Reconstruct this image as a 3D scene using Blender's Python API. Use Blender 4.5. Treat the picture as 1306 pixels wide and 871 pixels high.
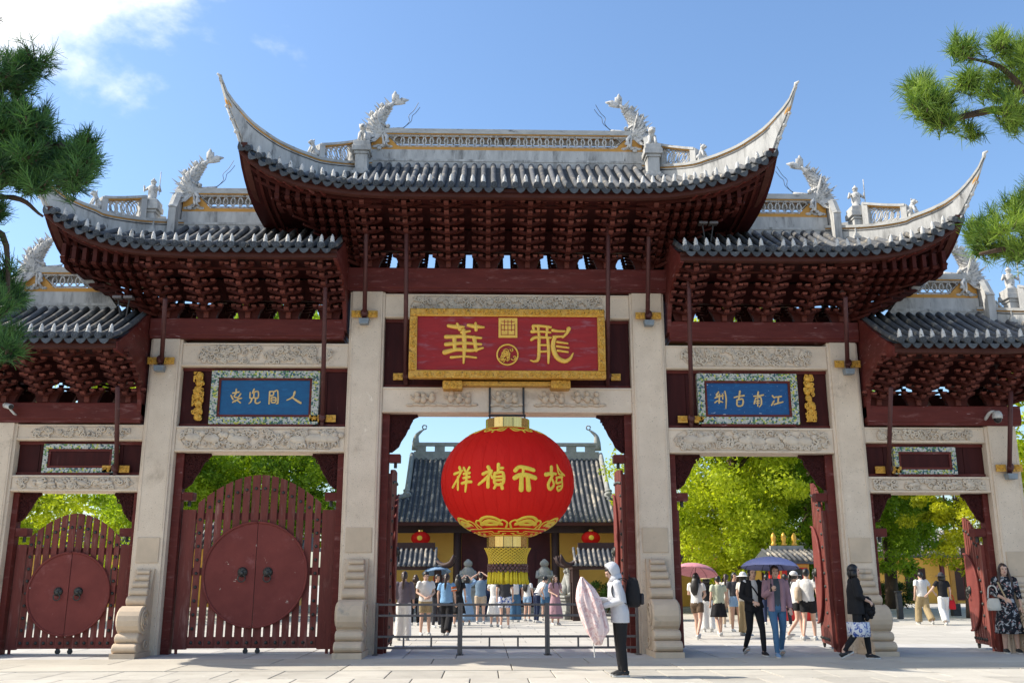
import bpy, math, random
import numpy as np
from mathutils import Vector, Matrix
random.seed(7)
RNG = np.random.default_rng(7)
R = math.radians
PI = math.pi
scn = bpy.context.scene
COL = scn.collection
for ob in list(bpy.data.objects):
    bpy.data.objects.remove(ob, do_unlink=True)

# ------------------------------------------------------------------ camera
PW, PH = 1306.0, 871.0                      # size of the photograph, for reading positions off it
F_PX, PITCH, YAW, ROLL = 1222.8, 0.2455, 0.0279, 0.0010
CAM = np.array([-0.463, -19.942, 1.42])
cam = bpy.data.cameras.new('camera')
cam.sensor_width = 36.0
cam.lens = 36.0 * F_PX / PW
cam.clip_end = 3000.0
cam.clip_start = 0.1
camo = bpy.data.objects.new('camera', cam)
COL.objects.link(camo)
camo.location = CAM
camo.rotation_mode = 'XYZ'
camo.matrix_world = (Matrix.Translation(Vector(CAM)) @ Matrix.Rotation(-YAW, 4, 'Z') @
                     Matrix.Rotation(PI / 2 + PITCH, 4, 'X') @ Matrix.Rotation(-ROLL, 4, 'Z'))
scn.camera = camo

# ------------------------------------------------------------------ sun, sky, exposure
TO_SUN = Vector((-8.9, 1.15, 8.0)).normalized()
SUN_EL = math.asin(TO_SUN.z)
SUN_AZ = math.atan2(TO_SUN.x, TO_SUN.y)     # clockwise from +Y
sun = bpy.data.lights.new('sun', 'SUN')
sun.energy = 4.6
sun.angle = R(0.53)
sun.color = (1.0, 0.92, 0.80)
suno = bpy.data.objects.new('sun', sun)
COL.objects.link(suno)
suno.location = (-30, 5, 30)
suno.rotation_mode = 'QUATERNION'
suno.rotation_quaternion = TO_SUN.to_track_quat('Z', 'Y')

world = bpy.data.worlds.new('World')
scn.world = world
world.use_nodes = True
wt = world.node_tree
wt.nodes.clear()
def wn(t, **k):
    n = wt.nodes.new(t)
    for a, b in k.items():
        setattr(n, a, b)
    return n
w_out = wn('ShaderNodeOutputWorld')
w_bg = wn('ShaderNodeBackground')
sky = wn('ShaderNodeTexSky', sky_type='NISHITA')
sky.sun_disc = False
sky.sun_elevation = SUN_EL
sky.sun_rotation = SUN_AZ
sky.altitude = 10
sky.air_density = 1.25
sky.dust_density = 1.0
sky.ozone_density = 6.0
w_bg.inputs['Strength'].default_value = 0.15
# fair-weather clouds: noise on a cloud layer seen in perspective
tc = wn('ShaderNodeTexCoord')
sep = wn('ShaderNodeSeparateXYZ')
wt.links.new(tc.outputs['Generated'], sep.inputs[0])
def wmath(op, a, b=None):
    n = wn('ShaderNodeMath', operation=op)
    for i, s in enumerate((a, b)):
        if s is None: continue
        if isinstance(s, (int, float)): n.inputs[i].default_value = s
        else: wt.links.new(s, n.inputs[i])
    return n.outputs[0]
CLO = 0.94
CLOUD_SEED = 20.5
vm = wn('ShaderNodeVectorMath', operation='MULTIPLY'); vm.inputs[1].default_value = (1.0, 1.0, 1.7)
wt.links.new(tc.outputs['Generated'], vm.inputs[0])
va = wn('ShaderNodeVectorMath', operation='ADD'); va.inputs[1].default_value = (CLOUD_SEED, CLOUD_SEED * .7, 0)
wt.links.new(vm.outputs[0], va.inputs[0])
nz = wn('ShaderNodeTexNoise'); nz.inputs['Scale'].default_value = 3.2
nz.inputs['Detail'].default_value = 8.0; nz.inputs['Roughness'].default_value = 0.56
nz.inputs['Distortion'].default_value = 0.15
wt.links.new(va.outputs[0], nz.inputs['Vector'])
# clouds gather high up towards the sun's side (west), the east is clear
west = wmath('MULTIPLY', sep.outputs[0], -0.50)
high = wmath('MULTIPLY', wmath('MINIMUM', wmath('MAXIMUM', sep.outputs[2], 0.0), 0.6), 0.6)
cov = wmath('ADD', wmath('ADD', nz.outputs['Fac'], west), high)
ramp = wn('ShaderNodeMapRange'); ramp.interpolation_type = 'SMOOTHSTEP'
ramp.inputs['From Min'].default_value = CLO; ramp.inputs['From Max'].default_value = CLO + .16
ramp.inputs['To Max'].default_value = 0.92
wt.links.new(cov, ramp.inputs['Value'])
cmix = wn('ShaderNodeMixRGB')
cmix.inputs[2].default_value = (7.5, 7.4, 7.2, 1)
wt.links.new(ramp.outputs[0], cmix.inputs[0])
wt.links.new(sky.outputs[0], cmix.inputs[1])
wt.links.new(cmix.outputs[0], w_bg.inputs['Color'])
wt.links.new(w_bg.outputs[0], w_out.inputs['Surface'])

scn.view_settings.view_transform = 'Standard'
scn.view_settings.look = 'None'
scn.view_settings.exposure = 0.62
scn.view_settings.gamma = 1.0
scn.view_settings.use_curve_mapping = False
scn.render.engine = 'CYCLES'
scn.cycles.max_bounces = 7
scn.cycles.diffuse_bounces = 5
scn.cycles.transparent_max_bounces = 8
scn.cycles.use_denoising = True

# ------------------------------------------------------------------ reading positions off the photograph
def ray(px, py):
    u, w = px - PW / 2, py - PH / 2
    c, s = math.cos(-ROLL), math.sin(-ROLL)
    u, w = u * c - w * s, u * s + w * c
    x, yc = u / F_PX, -w / F_PX
    cp, sp = math.cos(PITCH), math.sin(PITCH)
    y, z = cp - yc * sp, sp + yc * cp
    cy, sy = math.cos(YAW), math.sin(YAW)
    return np.array([x * cy + y * sy, -x * sy + y * cy, z])
def at(px, py, Y):
    r = ray(px, py)
    return CAM + r * (Y - CAM[1]) / r[1]
def gnd(px, py, Z=0.0):
    r = ray(px, py)
    return CAM + r * (Z - CAM[2]) / r[2]

# ------------------------------------------------------------------ materials
MATS = {}
def new_mat(name):
    m = bpy.data.materials.new(name)
    m.use_nodes = True
    nt = m.node_tree
    nt.nodes.clear()
    out = nt.nodes.new('ShaderNodeOutputMaterial')
    b = nt.nodes.new('ShaderNodeBsdfPrincipled')
    nt.links.new(b.outputs[0], out.inputs[0])
    MATS[name] = m
    return m, nt, b, out
def coords(nt, scale=(1, 1, 1), obj_random=True):
    tcn = nt.nodes.new('ShaderNodeTexCoord')
    mp = nt.nodes.new('ShaderNodeMapping')
    mp.inputs['Scale'].default_value = scale
    nt.links.new(tcn.outputs['Object'], mp.inputs[0])
    oi = nt.nodes.new('ShaderNodeObjectInfo')
    if obj_random:
        mu = nt.nodes.new('ShaderNodeVectorMath'); mu.operation = 'SCALE'
        mu.inputs[0].default_value = (37.0, 53.0, 71.0)
        nt.links.new(oi.outputs['Random'], mu.inputs['Scale'])
        nt.links.new(mu.outputs[0], mp.inputs['Location'])
    return mp.outputs[0], oi
def noise(nt, vec, scale, detail=5, rough=0.6, dist=0.0):
    n = nt.nodes.new('ShaderNodeTexNoise')
    n.inputs['Scale'].default_value = scale
    n.inputs['Detail'].default_value = detail
    n.inputs['Roughness'].default_value = rough
    n.inputs['Distortion'].default_value = dist
    nt.links.new(vec, n.inputs['Vector'])
    return n.outputs['Fac']
def mrange(nt, val, a, b, c=0.0, d=1.0):
    n = nt.nodes.new('ShaderNodeMapRange'); n.interpolation_type = 'SMOOTHSTEP'
    n.inputs['From Min'].default_value = a; n.inputs['From Max'].default_value = b
    n.inputs['To Min'].default_value = c; n.inputs['To Max'].default_value = d
    nt.links.new(val, n.inputs['Value'])
    return n.outputs[0]
def mix(nt, fac, c1, c2, mode='MIX'):
    n = nt.nodes.new('ShaderNodeMixRGB'); n.blend_type = mode
    for i, s in ((0, fac), (1, c1), (2, c2)):
        if isinstance(s, (int, float)): n.inputs[i].default_value = s
        elif isinstance(s, tuple): n.inputs[i].default_value = (*s[:3], 1)
        else: nt.links.new(s, n.inputs[i])
    return n.outputs[0]
def bump(nt, b, h, strength=0.3, dist=0.02):
    n = nt.nodes.new('ShaderNodeBump')
    n.inputs['Strength'].default_value = strength
    n.inputs['Distance'].default_value = dist
    nt.links.new(h, n.inputs['Height'])
    nt.links.new(n.outputs[0], b.inputs['Normal'])
def surf(name, col, col2=None, rough=0.7, scale=3.0, stretch=(1, 1, 1), var=0.5, wear=None, wear_scale=2.5,
         wear_lo=0.58, wear_hi=0.75, wear2=None, fine=40.0, bstr=0.25, bdist=0.01, metallic=0.0, obj_var=0.0, spec=0.4, speck=None, speck_scale=90, speck_lo=.64):
    """mottled surface: two tones, a wear colour in patches, an optional second one, fine relief"""
    m, nt, b, out = new_mat(name)
    vec, oi = coords(nt, stretch)
    n1 = noise(nt, vec, scale, 6, 0.62)
    c = mix(nt, mrange(nt, n1, 0.5 - var * .35, 0.5 + var * .35), col, col2 or tuple(x * 0.7 for x in col))
    if wear:
        n2 = noise(nt, vec, wear_scale, 8, 0.68, 0.3)
        c = mix(nt, mrange(nt, n2, wear_lo, wear_hi), c, wear)
    if wear2:
        n4 = noise(nt, vec, wear_scale * 2.7, 8, 0.7, 0.6)
        c = mix(nt, mrange(nt, n4, 0.60, 0.72), c, wear2)
    if speck:
        n5 = noise(nt, vec, speck_scale, 3, 0.6, 0.4)
        c = mix(nt, mrange(nt, n5, speck_lo, speck_lo + .06), c, speck)
    if obj_var:
        hs = nt.nodes.new('ShaderNodeHueSaturation')
        nt.links.new(mrange(nt, oi.outputs['Random'], 0, 1, 1 - obj_var, 1 + obj_var), hs.inputs['Value'])
        nt.links.new(c, hs.inputs['Color'])
        c = hs.outputs[0]
    nt.links.new(c, b.inputs['Base Color'])
    b.inputs['Roughness'].default_value = rough
    b.inputs['Metallic'].default_value = metallic
    b.inputs['Specular IOR Level'].default_value = spec
    if bstr:
        n3 = noise(nt, vec, fine, 4, 0.65)
        bump(nt, b, n3, bstr, bdist)
    return m
surf('stone', (0.72, 0.60, 0.47), (0.61, 0.50, 0.385), 0.82, 2.2, var=.9, wear=(0.42, 0.33, 0.245), wear_scale=1.5,
     wear_lo=.56, wear_hi=.78, wear2=(0.78, 0.67, 0.54), fine=55, bstr=.5, bdist=.015, speck=(0.25, 0.20, 0.15), speck_scale=42, speck_lo=.64)
surf('stone_carved', (0.66, 0.57, 0.455), (0.50, 0.42, 0.335), 0.85, 3.5, var=.7, wear=(0.22, 0.20, 0.17), wear_scale=2.6,
     wear_lo=.60, wear_hi=.80, fine=45, bstr=.5, bdist=.015)
surf('stone_warm', (0.62, 0.49, 0.355), (0.50, 0.40, 0.295), 0.85, 2.5, var=.8, wear=(0.33, 0.29, 0.24), wear_scale=2,
     fine=60, bstr=.4, bdist=.012)
surf('stone_grey', (0.36, 0.36, 0.34), (0.24, 0.25, 0.24), 0.85, 4, var=.8, wear=(0.15, 0.16, 0.15), wear_scale=3, fine=40, bstr=.5)
surf('red_beam', (0.135, 0.028, 0.022), (0.088, 0.018, 0.015), 0.5, 2.0, (0.6, 1, 3), .8, wear=(0.27, 0.13, 0.12), wear_scale=3.0,
     wear_lo=.53, wear_hi=.80, speck=(0.33, 0.20, 0.20), speck_scale=5, speck_lo=.68, fine=30, bstr=.12, spec=.15)
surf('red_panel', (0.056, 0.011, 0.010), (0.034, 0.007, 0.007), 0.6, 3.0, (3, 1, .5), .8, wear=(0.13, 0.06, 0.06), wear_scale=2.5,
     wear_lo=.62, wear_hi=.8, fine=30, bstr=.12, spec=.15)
surf('red_door', (0.200, 0.054, 0.043), (0.135, 0.036, 0.029), 0.6, 3.0, (3, 3, .5), .8, wear=(0.30, 0.15, 0.125), wear_scale=3.0,
     wear_lo=.50, wear_hi=.78, wear2=(0.085, 0.022, 0.018), fine=30, bstr=.25, obj_var=.16, spec=.15)
surf('red_disc', (0.205, 0.050, 0.042), (0.150, 0.036, 0.031), 0.6, 2.2, (1, 1, 1), .8, wear=(0.27, 0.10, 0.095), wear_scale=2.6,
     wear_lo=.56, wear_hi=.78, wear2=(0.12, 0.024, 0.022), fine=30, bstr=.15, speck=(0.55, 0.46, 0.38), speck_scale=7, speck_lo=.70, spec=.15)
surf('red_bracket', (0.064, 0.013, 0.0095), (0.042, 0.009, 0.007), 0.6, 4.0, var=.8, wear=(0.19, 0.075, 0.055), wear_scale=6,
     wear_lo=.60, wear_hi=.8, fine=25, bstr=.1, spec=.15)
surf('red_worn_highlight', (0.21, 0.070, 0.052), (0.13, 0.036, 0.028), 0.6, 5.0, var=.9, wear=(0.30, 0.15, 0.12), wear_scale=8, fine=25, bstr=.1, obj_var=.25, spec=.15)
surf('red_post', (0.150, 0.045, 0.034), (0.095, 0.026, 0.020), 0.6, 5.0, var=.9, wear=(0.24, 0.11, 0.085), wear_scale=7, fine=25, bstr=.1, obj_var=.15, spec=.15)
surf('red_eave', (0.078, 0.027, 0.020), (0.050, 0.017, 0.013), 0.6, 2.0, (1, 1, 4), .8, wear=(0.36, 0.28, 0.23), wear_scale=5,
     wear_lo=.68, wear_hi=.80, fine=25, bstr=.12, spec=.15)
surf('tile', (0.125, 0.132, 0.143), (0.080, 0.085, 0.094), 0.7, 6.0, var=.9, wear=(0.44, 0.39, 0.31), wear_scale=4.0,
     wear_lo=.50, wear_hi=.74, fine=30, bstr=.3, obj_var=.22, spec=.15)
surf('tile_deck', (0.10, 0.11, 0.12), (0.06, 0.065, 0.07), 0.8, 8.0, var=.9, wear=(0.24, 0.225, 0.19), wear_scale=6, fine=30, bstr=.4, spec=.15)
surf('tile_end', (0.090, 0.102, 0.118), (0.055, 0.063, 0.072), 0.7, 12.0, var=.9, wear=(0.28, 0.28, 0.27), wear_scale=9,
     wear_lo=.60, wear_hi=.8, fine=30, bstr=.3, obj_var=.25, spec=.15)
surf('plaster', (0.54, 0.54, 0.525), (0.36, 0.36, 0.355), 0.85, 5.0, (1.4, 1.4, .35), var=.9, wear=(0.19, 0.19, 0.185), wear_scale=2.6,
     wear_lo=.48, wear_hi=.70, wear2=(0.09, 0.09, 0.09), fine=40, bstr=.35, bdist=.012)
surf('plaster_clean', (0.62, 0.61, 0.59), (0.44, 0.44, 0.43), 0.85, 9.0, var=.9, wear=(0.20, 0.20, 0.195), wear_scale=7,
     wear_lo=.50, wear_hi=.66, speck=(0.10, 0.10, 0.10), speck_scale=16, speck_lo=.62, fine=40, bstr=.4, bdist=.012)
surf('plaster_cap', (0.50, 0.50, 0.48), (0.33, 0.33, 0.32), 0.85, 3.0, (1, 1, 3), .9, wear=(0.12, 0.12, 0.12), wear_scale=4,
     wear_lo=.55, wear_hi=.72, fine=40, bstr=.35)
surf('ochre', (0.60, 0.31, 0.07), (0.50, 0.25, 0.06), 0.75, 4.0, var=.8, wear=(0.40, 0.26, 0.13), wear_scale=4, fine=30, bstr=.2)
surf('gold', (0.78, 0.46, 0.07), (0.60, 0.31, 0.035), 0.38, 9.0, var=.8, wear=(0.32, 0.15, 0.03), wear_scale=10,
     wear_lo=.58, wear_hi=.75, fine=60, bstr=.35, metallic=.35, spec=.6)
surf('gold_carved', (0.72, 0.41, 0.06), (0.46, 0.22, 0.03), 0.42, 22.0, var=.9, wear=(0.16, 0.075, 0.02), wear_scale=16,
     wear_lo=.55, wear_hi=.66, fine=28, bstr=.9, bdist=.02, metallic=.3, spec=.6)
surf('gold_glyph', (0.80, 0.50, 0.08), (0.70, 0.40, 0.06), 0.4, 10.0, var=.7, fine=60, bstr=.2, metallic=.2, spec=.5)
surf('gold_pale', (0.72, 0.52, 0.24), (0.60, 0.40, 0.15), 0.5, 10.0, var=.7, fine=60, bstr=.2, metallic=.1)
surf('sign_red', (0.33, 0.028, 0.030), (0.23, 0.020, 0.024), 0.55, 3.0, (.6, 1, 3), .9, wear=(0.30, 0.10, 0.12), wear_scale=3,
     wear_lo=.52, wear_hi=.75, wear2=(0.42, 0.02, 0.02), fine=30, bstr=.12, spec=.15)
surf('sign_blue', (0.004, 0.105, 0.25), (0.003, 0.065, 0.18), 0.5, 4.0, (1, 1, 3), .9, wear=(0.01, 0.13, 0.30), wear_scale=4,
     wear_lo=.55, wear_hi=.75, fine=40, bstr=.15)
surf('sign_blue_worn', (0.004, 0.085, 0.25), (0.003, 0.050, 0.17), 0.5, 4.0, (1, 1, 3), .9, wear=(0.01, 0.13, 0.32), wear_scale=4,
     wear_lo=.52, wear_hi=.7, wear2=(0.006, 0.04, 0.12), fine=40, bstr=.15, speck=(0.60, 0.62, 0.64), speck_scale=9, speck_lo=.655)
surf('iron', (0.06, 0.062, 0.065), (0.035, 0.035, 0.037), 0.55, 8.0, var=.8, wear=(0.11, 0.06, 0.035), wear_scale=6, fine=50, bstr=.25, metallic=.4)
surf('bronze', (0.075, 0.078, 0.072), (0.045, 0.045, 0.042), 0.5, 12.0, var=.8, wear=(0.10, 0.13, 0.11), wear_scale=9, fine=50, bstr=.25, metallic=.5)
surf('rod_red', (0.085, 0.024, 0.022), (0.06, 0.017, 0.016), 0.55, 8.0, var=.8, wear=(0.14, 0.07, 0.06), wear_scale=7, fine=50, bstr=.15)
surf('barrier_metal', (0.16, 0.14, 0.135), (0.11, 0.095, 0.09), 0.45, 6.0, var=.8, wear=(0.22, 0.20, 0.19), wear_scale=5, fine=50, bstr=.15, metallic=.4)
surf('box_grey', (0.24, 0.28, 0.31), None, 0.5, 6.0, fine=40, bstr=.1)
surf('camera_white', (0.62, 0.62, 0.60), None, 0.4, 6.0, fine=40, bstr=.05)
surf('black_plastic', (0.02, 0.02, 0.022), None, 0.35, 6.0, fine=40, bstr=.05)
surf('wall_yellow', (0.86, 0.50, 0.11), (0.78, 0.44, 0.09), 0.85, 1.2, var=.8, wear=(0.42, 0.24, 0.08), wear_scale=.8, fine=30, bstr=.2)
surf('wood_dark', (0.045, 0.020, 0.017), (0.028, 0.013, 0.012), 0.65, 4.0, (1, 1, .4), .8, fine=30, bstr=.15)
surf('hall_red', (0.10, 0.016, 0.018), (0.07, 0.011, 0.013), 0.55, 3.0, var=.8, fine=30, bstr=.1)
surf('bright_red', (0.62, 0.022, 0.018), (0.50, 0.016, 0.014), 0.55, 3.0, var=.8, fine=30, bstr=.1)
surf('hall_tile', (0.115, 0.120, 0.130), (0.075, 0.080, 0.088), 0.8, 2.5, var=.9, wear=(0.44, 0.39, 0.32), wear_scale=1.6,
     wear_lo=.46, wear_hi=.68, fine=20, bstr=.3, spec=.15)
surf('bark', (0.10, 0.065, 0.045), (0.055, 0.038, 0.028), 0.9, 6.0, (1, 1, .3), .9, fine=18, bstr=.9, bdist=.03)
surf('slab', (0.50, 0.475, 0.415), (0.42, 0.395, 0.345), 0.8, 1.4, var=.8, wear=(0.30, 0.275, 0.235), wear_scale=1.3,
     wear_lo=.48, wear_hi=.78, wear2=(0.62, 0.595, 0.54), fine=70, bstr=.4, bdist=.006, obj_var=.11, speck=(0.22, 0.20, 0.17), speck_scale=14, speck_lo=.70)
surf('slab_passage', (0.50, 0.49, 0.47), (0.43, 0.42, 0.405), 0.75, 1.4, var=.8, wear=(0.36, 0.35, 0.33), wear_scale=1.1,
     fine=70, bstr=.3, bdist=.006, obj_var=.10)
surf('threshold', (0.51, 0.475, 0.40), (0.43, 0.395, 0.335), 0.8, 1.2, var=.8, wear=(0.36, 0.33, 0.28), wear_scale=1.1, wear_lo=.50, wear_hi=.78,
     fine=60, bstr=.45, bdist=.006, obj_var=.08, speck=(0.22, 0.20, 0.17), speck_scale=12, speck_lo=.69)
surf('joint', (0.11, 0.10, 0.085), (0.08, 0.07, 0.06), 0.95, 5.0, fine=60, bstr=.4)
# far paving: joints drawn by a brick pattern (too far to tell the slabs apart)
m, nt, b, out = new_mat('paving_far')
vec, oi = coords(nt, (1, 1, 1), False)
br = nt.nodes.new('ShaderNodeTexBrick')
br.inputs['Scale'].default_value = 1.0
br.inputs['Brick Width'].default_value = 1.1; br.inputs['Row Height'].default_value = .9
br.inputs['Mortar Size'].default_value = .012
br.inputs['Color1'].default_value = (.52, .49, .44, 1); br.inputs['Color2'].default_value = (.44, .415, .37, 1)
br.inputs['Mortar'].default_value = (.22, .20, .18, 1)
nt.links.new(vec, br.inputs['Vector'])
c = mix(nt, mrange(nt, noise(nt, vec, .7, 7, .65), .4, .7), br.outputs[0], mix(nt, .5, br.outputs[0], (.36, .34, .30)))
nt.links.new(c, b.inputs['Base Color']); b.inputs['Roughness'].default_value = .8
bump(nt, b, noise(nt, vec, 50, 4), .25, .006)

# porcelain shard mosaic round the blue plaques
m, nt, b, out = new_mat('mosaic')
vec, oi = coords(nt)
vo = nt.nodes.new('ShaderNodeTexVoronoi'); vo.inputs['Scale'].default_value = 30
nt.links.new(vec, vo.inputs['Vector'])
wv = nt.nodes.new('ShaderNodeSeparateColor'); nt.links.new(vo.outputs['Color'], wv.inputs[0])
cr = nt.nodes.new('ShaderNodeValToRGB'); cr.color_ramp.interpolation = 'CONSTANT'
els = cr.color_ramp.elements
pal = [(0, (.46, .46, .41)), (.30, (.05, .14, .13)), (.42, (.35, .37, .34)), (.58, (.10, .22, .06)), (.70, (.52, .50, .08)),
       (.80, (.55, .55, .50)), (.90, (.03, .08, .11))]
els[0].position = 0; els[0].color = (*pal[0][1], 1)
els[1].position = pal[1][0]; els[1].color = (*pal[1][1], 1)
for p_, c_ in pal[2:]:
    e = els.new(p_); e.color = (*c_, 1)
nt.links.new(wv.outputs[0], cr.inputs[0])
nt.links.new(cr.outputs[0], b.inputs['Base Color']); b.inputs['Roughness'].default_value = .3
bump(nt, b, vo.outputs['Distance'], .8, .02)

def leaf_mat(name, dark, light, trans=0.45, rough=.55):
    m, nt, b, out = new_mat(name)
    a = nt.nodes.new('ShaderNodeAttribute'); a.attribute_name = 'tint'
    c = mix(nt, a.outputs['Fac'], dark, light)
    nt.links.new(c, b.inputs['Base Color'])
    b.inputs['Roughness'].default_value = rough
    b.inputs['Specular IOR Level'].default_value = .35
    tr = nt.nodes.new('ShaderNodeBsdfTranslucent')
    c2 = mix(nt, 1.0, c, (1.0, 1.0, .45), 'MULTIPLY')
    nt.links.new(c2, tr.inputs['Color'])
    ms = nt.nodes.new('ShaderNodeMixShader'); ms.inputs[0].default_value = trans
    nt.links.new(b.outputs[0], ms.inputs[1]); nt.links.new(tr.outputs[0], ms.inputs[2])
    nt.links.new(ms.outputs[0], out.inputs[0])
    return m
leaf_mat('leaf_bright', (.28, .37, .014), (.68, .75, .045), .55)
leaf_mat('leaf_yellow', (.30, .34, .012), (.58, .58, .02), .5)
leaf_mat('leaf_mid', (.10, .21, .014), (.35, .50, .03), .52)
leaf_mat('leaf_fresh', (.18, .30, .014), (.46, .60, .035), .55)
leaf_mat('leaf_dark', (.020, .055, .012), (.075, .14, .02), .35)
leaf_mat('needle_shaded', (.014, .055, .022), (.11, .25, .06), .3)  # needle colours carry the shade on one pine and sunlight on the other
leaf_mat('needle_sunlit', (.05, .12, .020), (.30, .43, .07), .4)

def cloth(name, col, col2=None, scale=8, rough=.85, pattern=None):
    m, nt, b, out = new_mat(name)
    vec, oi = coords(nt)
    n1 = noise(nt, vec, scale, 3, .6)
    if pattern == 'floral':
        c = mix(nt, mrange(nt, noise(nt, vec, 13, 3, .55, .8), .54, .60), col, col2)
        c = mix(nt, mrange(nt, noise(nt, vec, 21, 3, .5, .5), .62, .66), c, (.45, .25, .24))
    elif pattern == 'splash':
        c = mix(nt, mrange(nt, noise(nt, vec, 11, 4, .6, 1.2), .50, .56), col, col2)
    else:
        c = mix(nt, n1, col, col2 or tuple(x * .82 for x in col))
    nt.links.new(c, b.inputs['Base Color'])
    b.inputs['Roughness'].default_value = rough
    b.inputs['Specular IOR Level'].default_value = .2
    bump(nt, b, noise(nt, vec, 14, 3, .6, .6), .55, .03)
    return m
for nm, c in dict(white=(.74, .73, .71), offwhite=(.62, .60, .54), black=(.018, .018, .021), charcoal=(.05, .05, .058), navy=(.02, .03, .07),
                  denim=(.07, .16, .28), lightblue=(.25, .38, .55), greyblue=(.17, .25, .34), khaki=(.36, .28, .16), beige=(.48, .38, .28),
                  pink=(.62, .44, .46), mauve=(.38, .23, .27), dusk=(.16, .14, .17), palegreen=(.52, .56, .42), brown=(.13, .09, .06),
                  red=(.55, .02, .03), orange=(.65, .17, .05), violet=(.32, .34, .60), grey=(.56, .57, .61), slate=(.07, .09, .11),
                  skyblue=(.22, .42, .68), straw=(.58, .46, .28), rose=(.60, .27, .32), teal=(.10, .28, .30)).items():
    cloth('cloth_' + nm, c)
cloth('cloth_floral', (.014, .016, .022), (.34, .36, .38), pattern='floral')
cloth('cloth_splash', (.66, .68, .72), (.05, .10, .36), pattern='splash')
cloth('cloth_pinkprint', (.74, .60, .59), (.62, .42, .42), pattern='splash')
for nm, c in dict(hair_black=(.012, .010, .010), hair_brown=(.045, .022, .014)).items():
    surf(nm, c, None, .42, 20, (1, 1, .2), fine=60, bstr=.4, spec=.5)
m = surf('skin', (.60, .385, .29), (.54, .335, .25), .55, 6, fine=80, bstr=.05)
m = surf('skin_tan', (.50, .30, .21), (.45, .26, .18), .55, 6, fine=80, bstr=.05)
surf('sole_white', (.62, .62, .60), None, .7, 8, fine=40, bstr=.1)
surf('shoe_black', (.02, .02, .022), None, .6, 8, fine=40, bstr=.1)
surf('shoe_blue', (.22, .36, .55), None, .7, 8, fine=40, bstr=.1)
surf('lip', (.42, .12, .11), None, .5, 8, bstr=0)
surf('eye_dark', (.012, .010, .010), None, .2, 8, bstr=0)

# lantern cloth: thin red fabric, lets light through
m, nt, b, out = new_mat('lantern_red')
vec, oi = coords(nt)
c = mix(nt, noise(nt, vec, 2.0, 4), (.80, .026, .016), (.70, .016, .013))
nt.links.new(c, b.inputs['Base Color']); b.inputs['Roughness'].default_value = .6; b.inputs['Specular IOR Level'].default_value = .2
bump(nt, b, noise(nt, coords(nt, (3, 3, .8))[0], 1.6, 4, .55, .4), .7, .06)
tr = nt.nodes.new('ShaderNodeBsdfTranslucent'); tr.inputs['Color'].default_value = (.85, .02, .015, 1)
ms = nt.nodes.new('ShaderNodeMixShader'); ms.inputs[0].default_value = .38
nt.links.new(b.outputs[0], ms.inputs[1]); nt.links.new(tr.outputs[0], ms.inputs[2]); nt.links.new(ms.outputs[0], out.inputs[0])
surf('lantern_yellow', (.80, .58, .06), (.72, .50, .05), .6, 10, fine=40, bstr=.1)
surf('brass', (.80, .56, .22), (.62, .40, .12), .22, 6, (6, 6, .3), .9, fine=40, bstr=.1, metallic=.9, spec=.6)
surf('tassel', (.78, .62, .03), (.62, .46, .02), .6, 30, (1, 1, .05), .9, fine=60, bstr=.4)
surf('bead', (.20, .10, .09), (.10, .05, .05), .3, 30, fine=60, bstr=.2)

# ------------------------------------------------------------------ mesh building helpers
def wloc(o):
    v = Vector((0, 0, 0))
    while o is not None:
        v = v + o.location
        o = o.parent
    return v
def tag(o, label=None, cat=None, group=None, kind=None):
    if label: o['label'] = label
    if cat: o['category'] = cat
    if group: o['group'] = group
    if kind: o['kind'] = kind
    return o
def empty(name, loc, label=None, cat=None, group=None, rz=0.0):
    o = bpy.data.objects.new(name, None)
    COL.objects.link(o)
    o.location = loc
    o.rotation_euler = (0, 0, rz)
    o.empty_display_size = .2
    return tag(o, label, cat, group)
def put(name, mesh, parent=None, loc=(0, 0, 0), rz=0.0, rot=None):
    o = bpy.data.objects.new(name, mesh)
    COL.objects.link(o)
    o.parent = parent
    o.location = loc
    o.rotation_euler = rot if rot else (0, 0, rz)
    return o
def copy_tree(o, parent=None):
    c = o.copy()
    COL.objects.link(c)
    c.parent = parent
    for ch in o.children:
        copy_tree(ch, c)
    return c
def catmull(pts, n):
    pts = [np.array(p, float) for p in pts]
    if len(pts) < 3:
        return [pts[0] + (pts[-1] - pts[0]) * t for t in np.linspace(0, 1, n)]
    P = [2 * pts[0] - pts[1]] + pts + [2 * pts[-1] - pts[-2]]
    out = []
    m = len(pts) - 1
    for k in range(n):
        t = k / (n - 1) * m
        i = min(int(t), m - 1)
        u = t - i
        a, b, c, d = P[i], P[i + 1], P[i + 2], P[i + 3]
        out.append(.5 * ((2 * b) + (c - a) * u + (2 * a - 5 * b + 4 * c - d) * u * u + (3 * b - a - 3 * c + d) * u ** 3))
    return out
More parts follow.
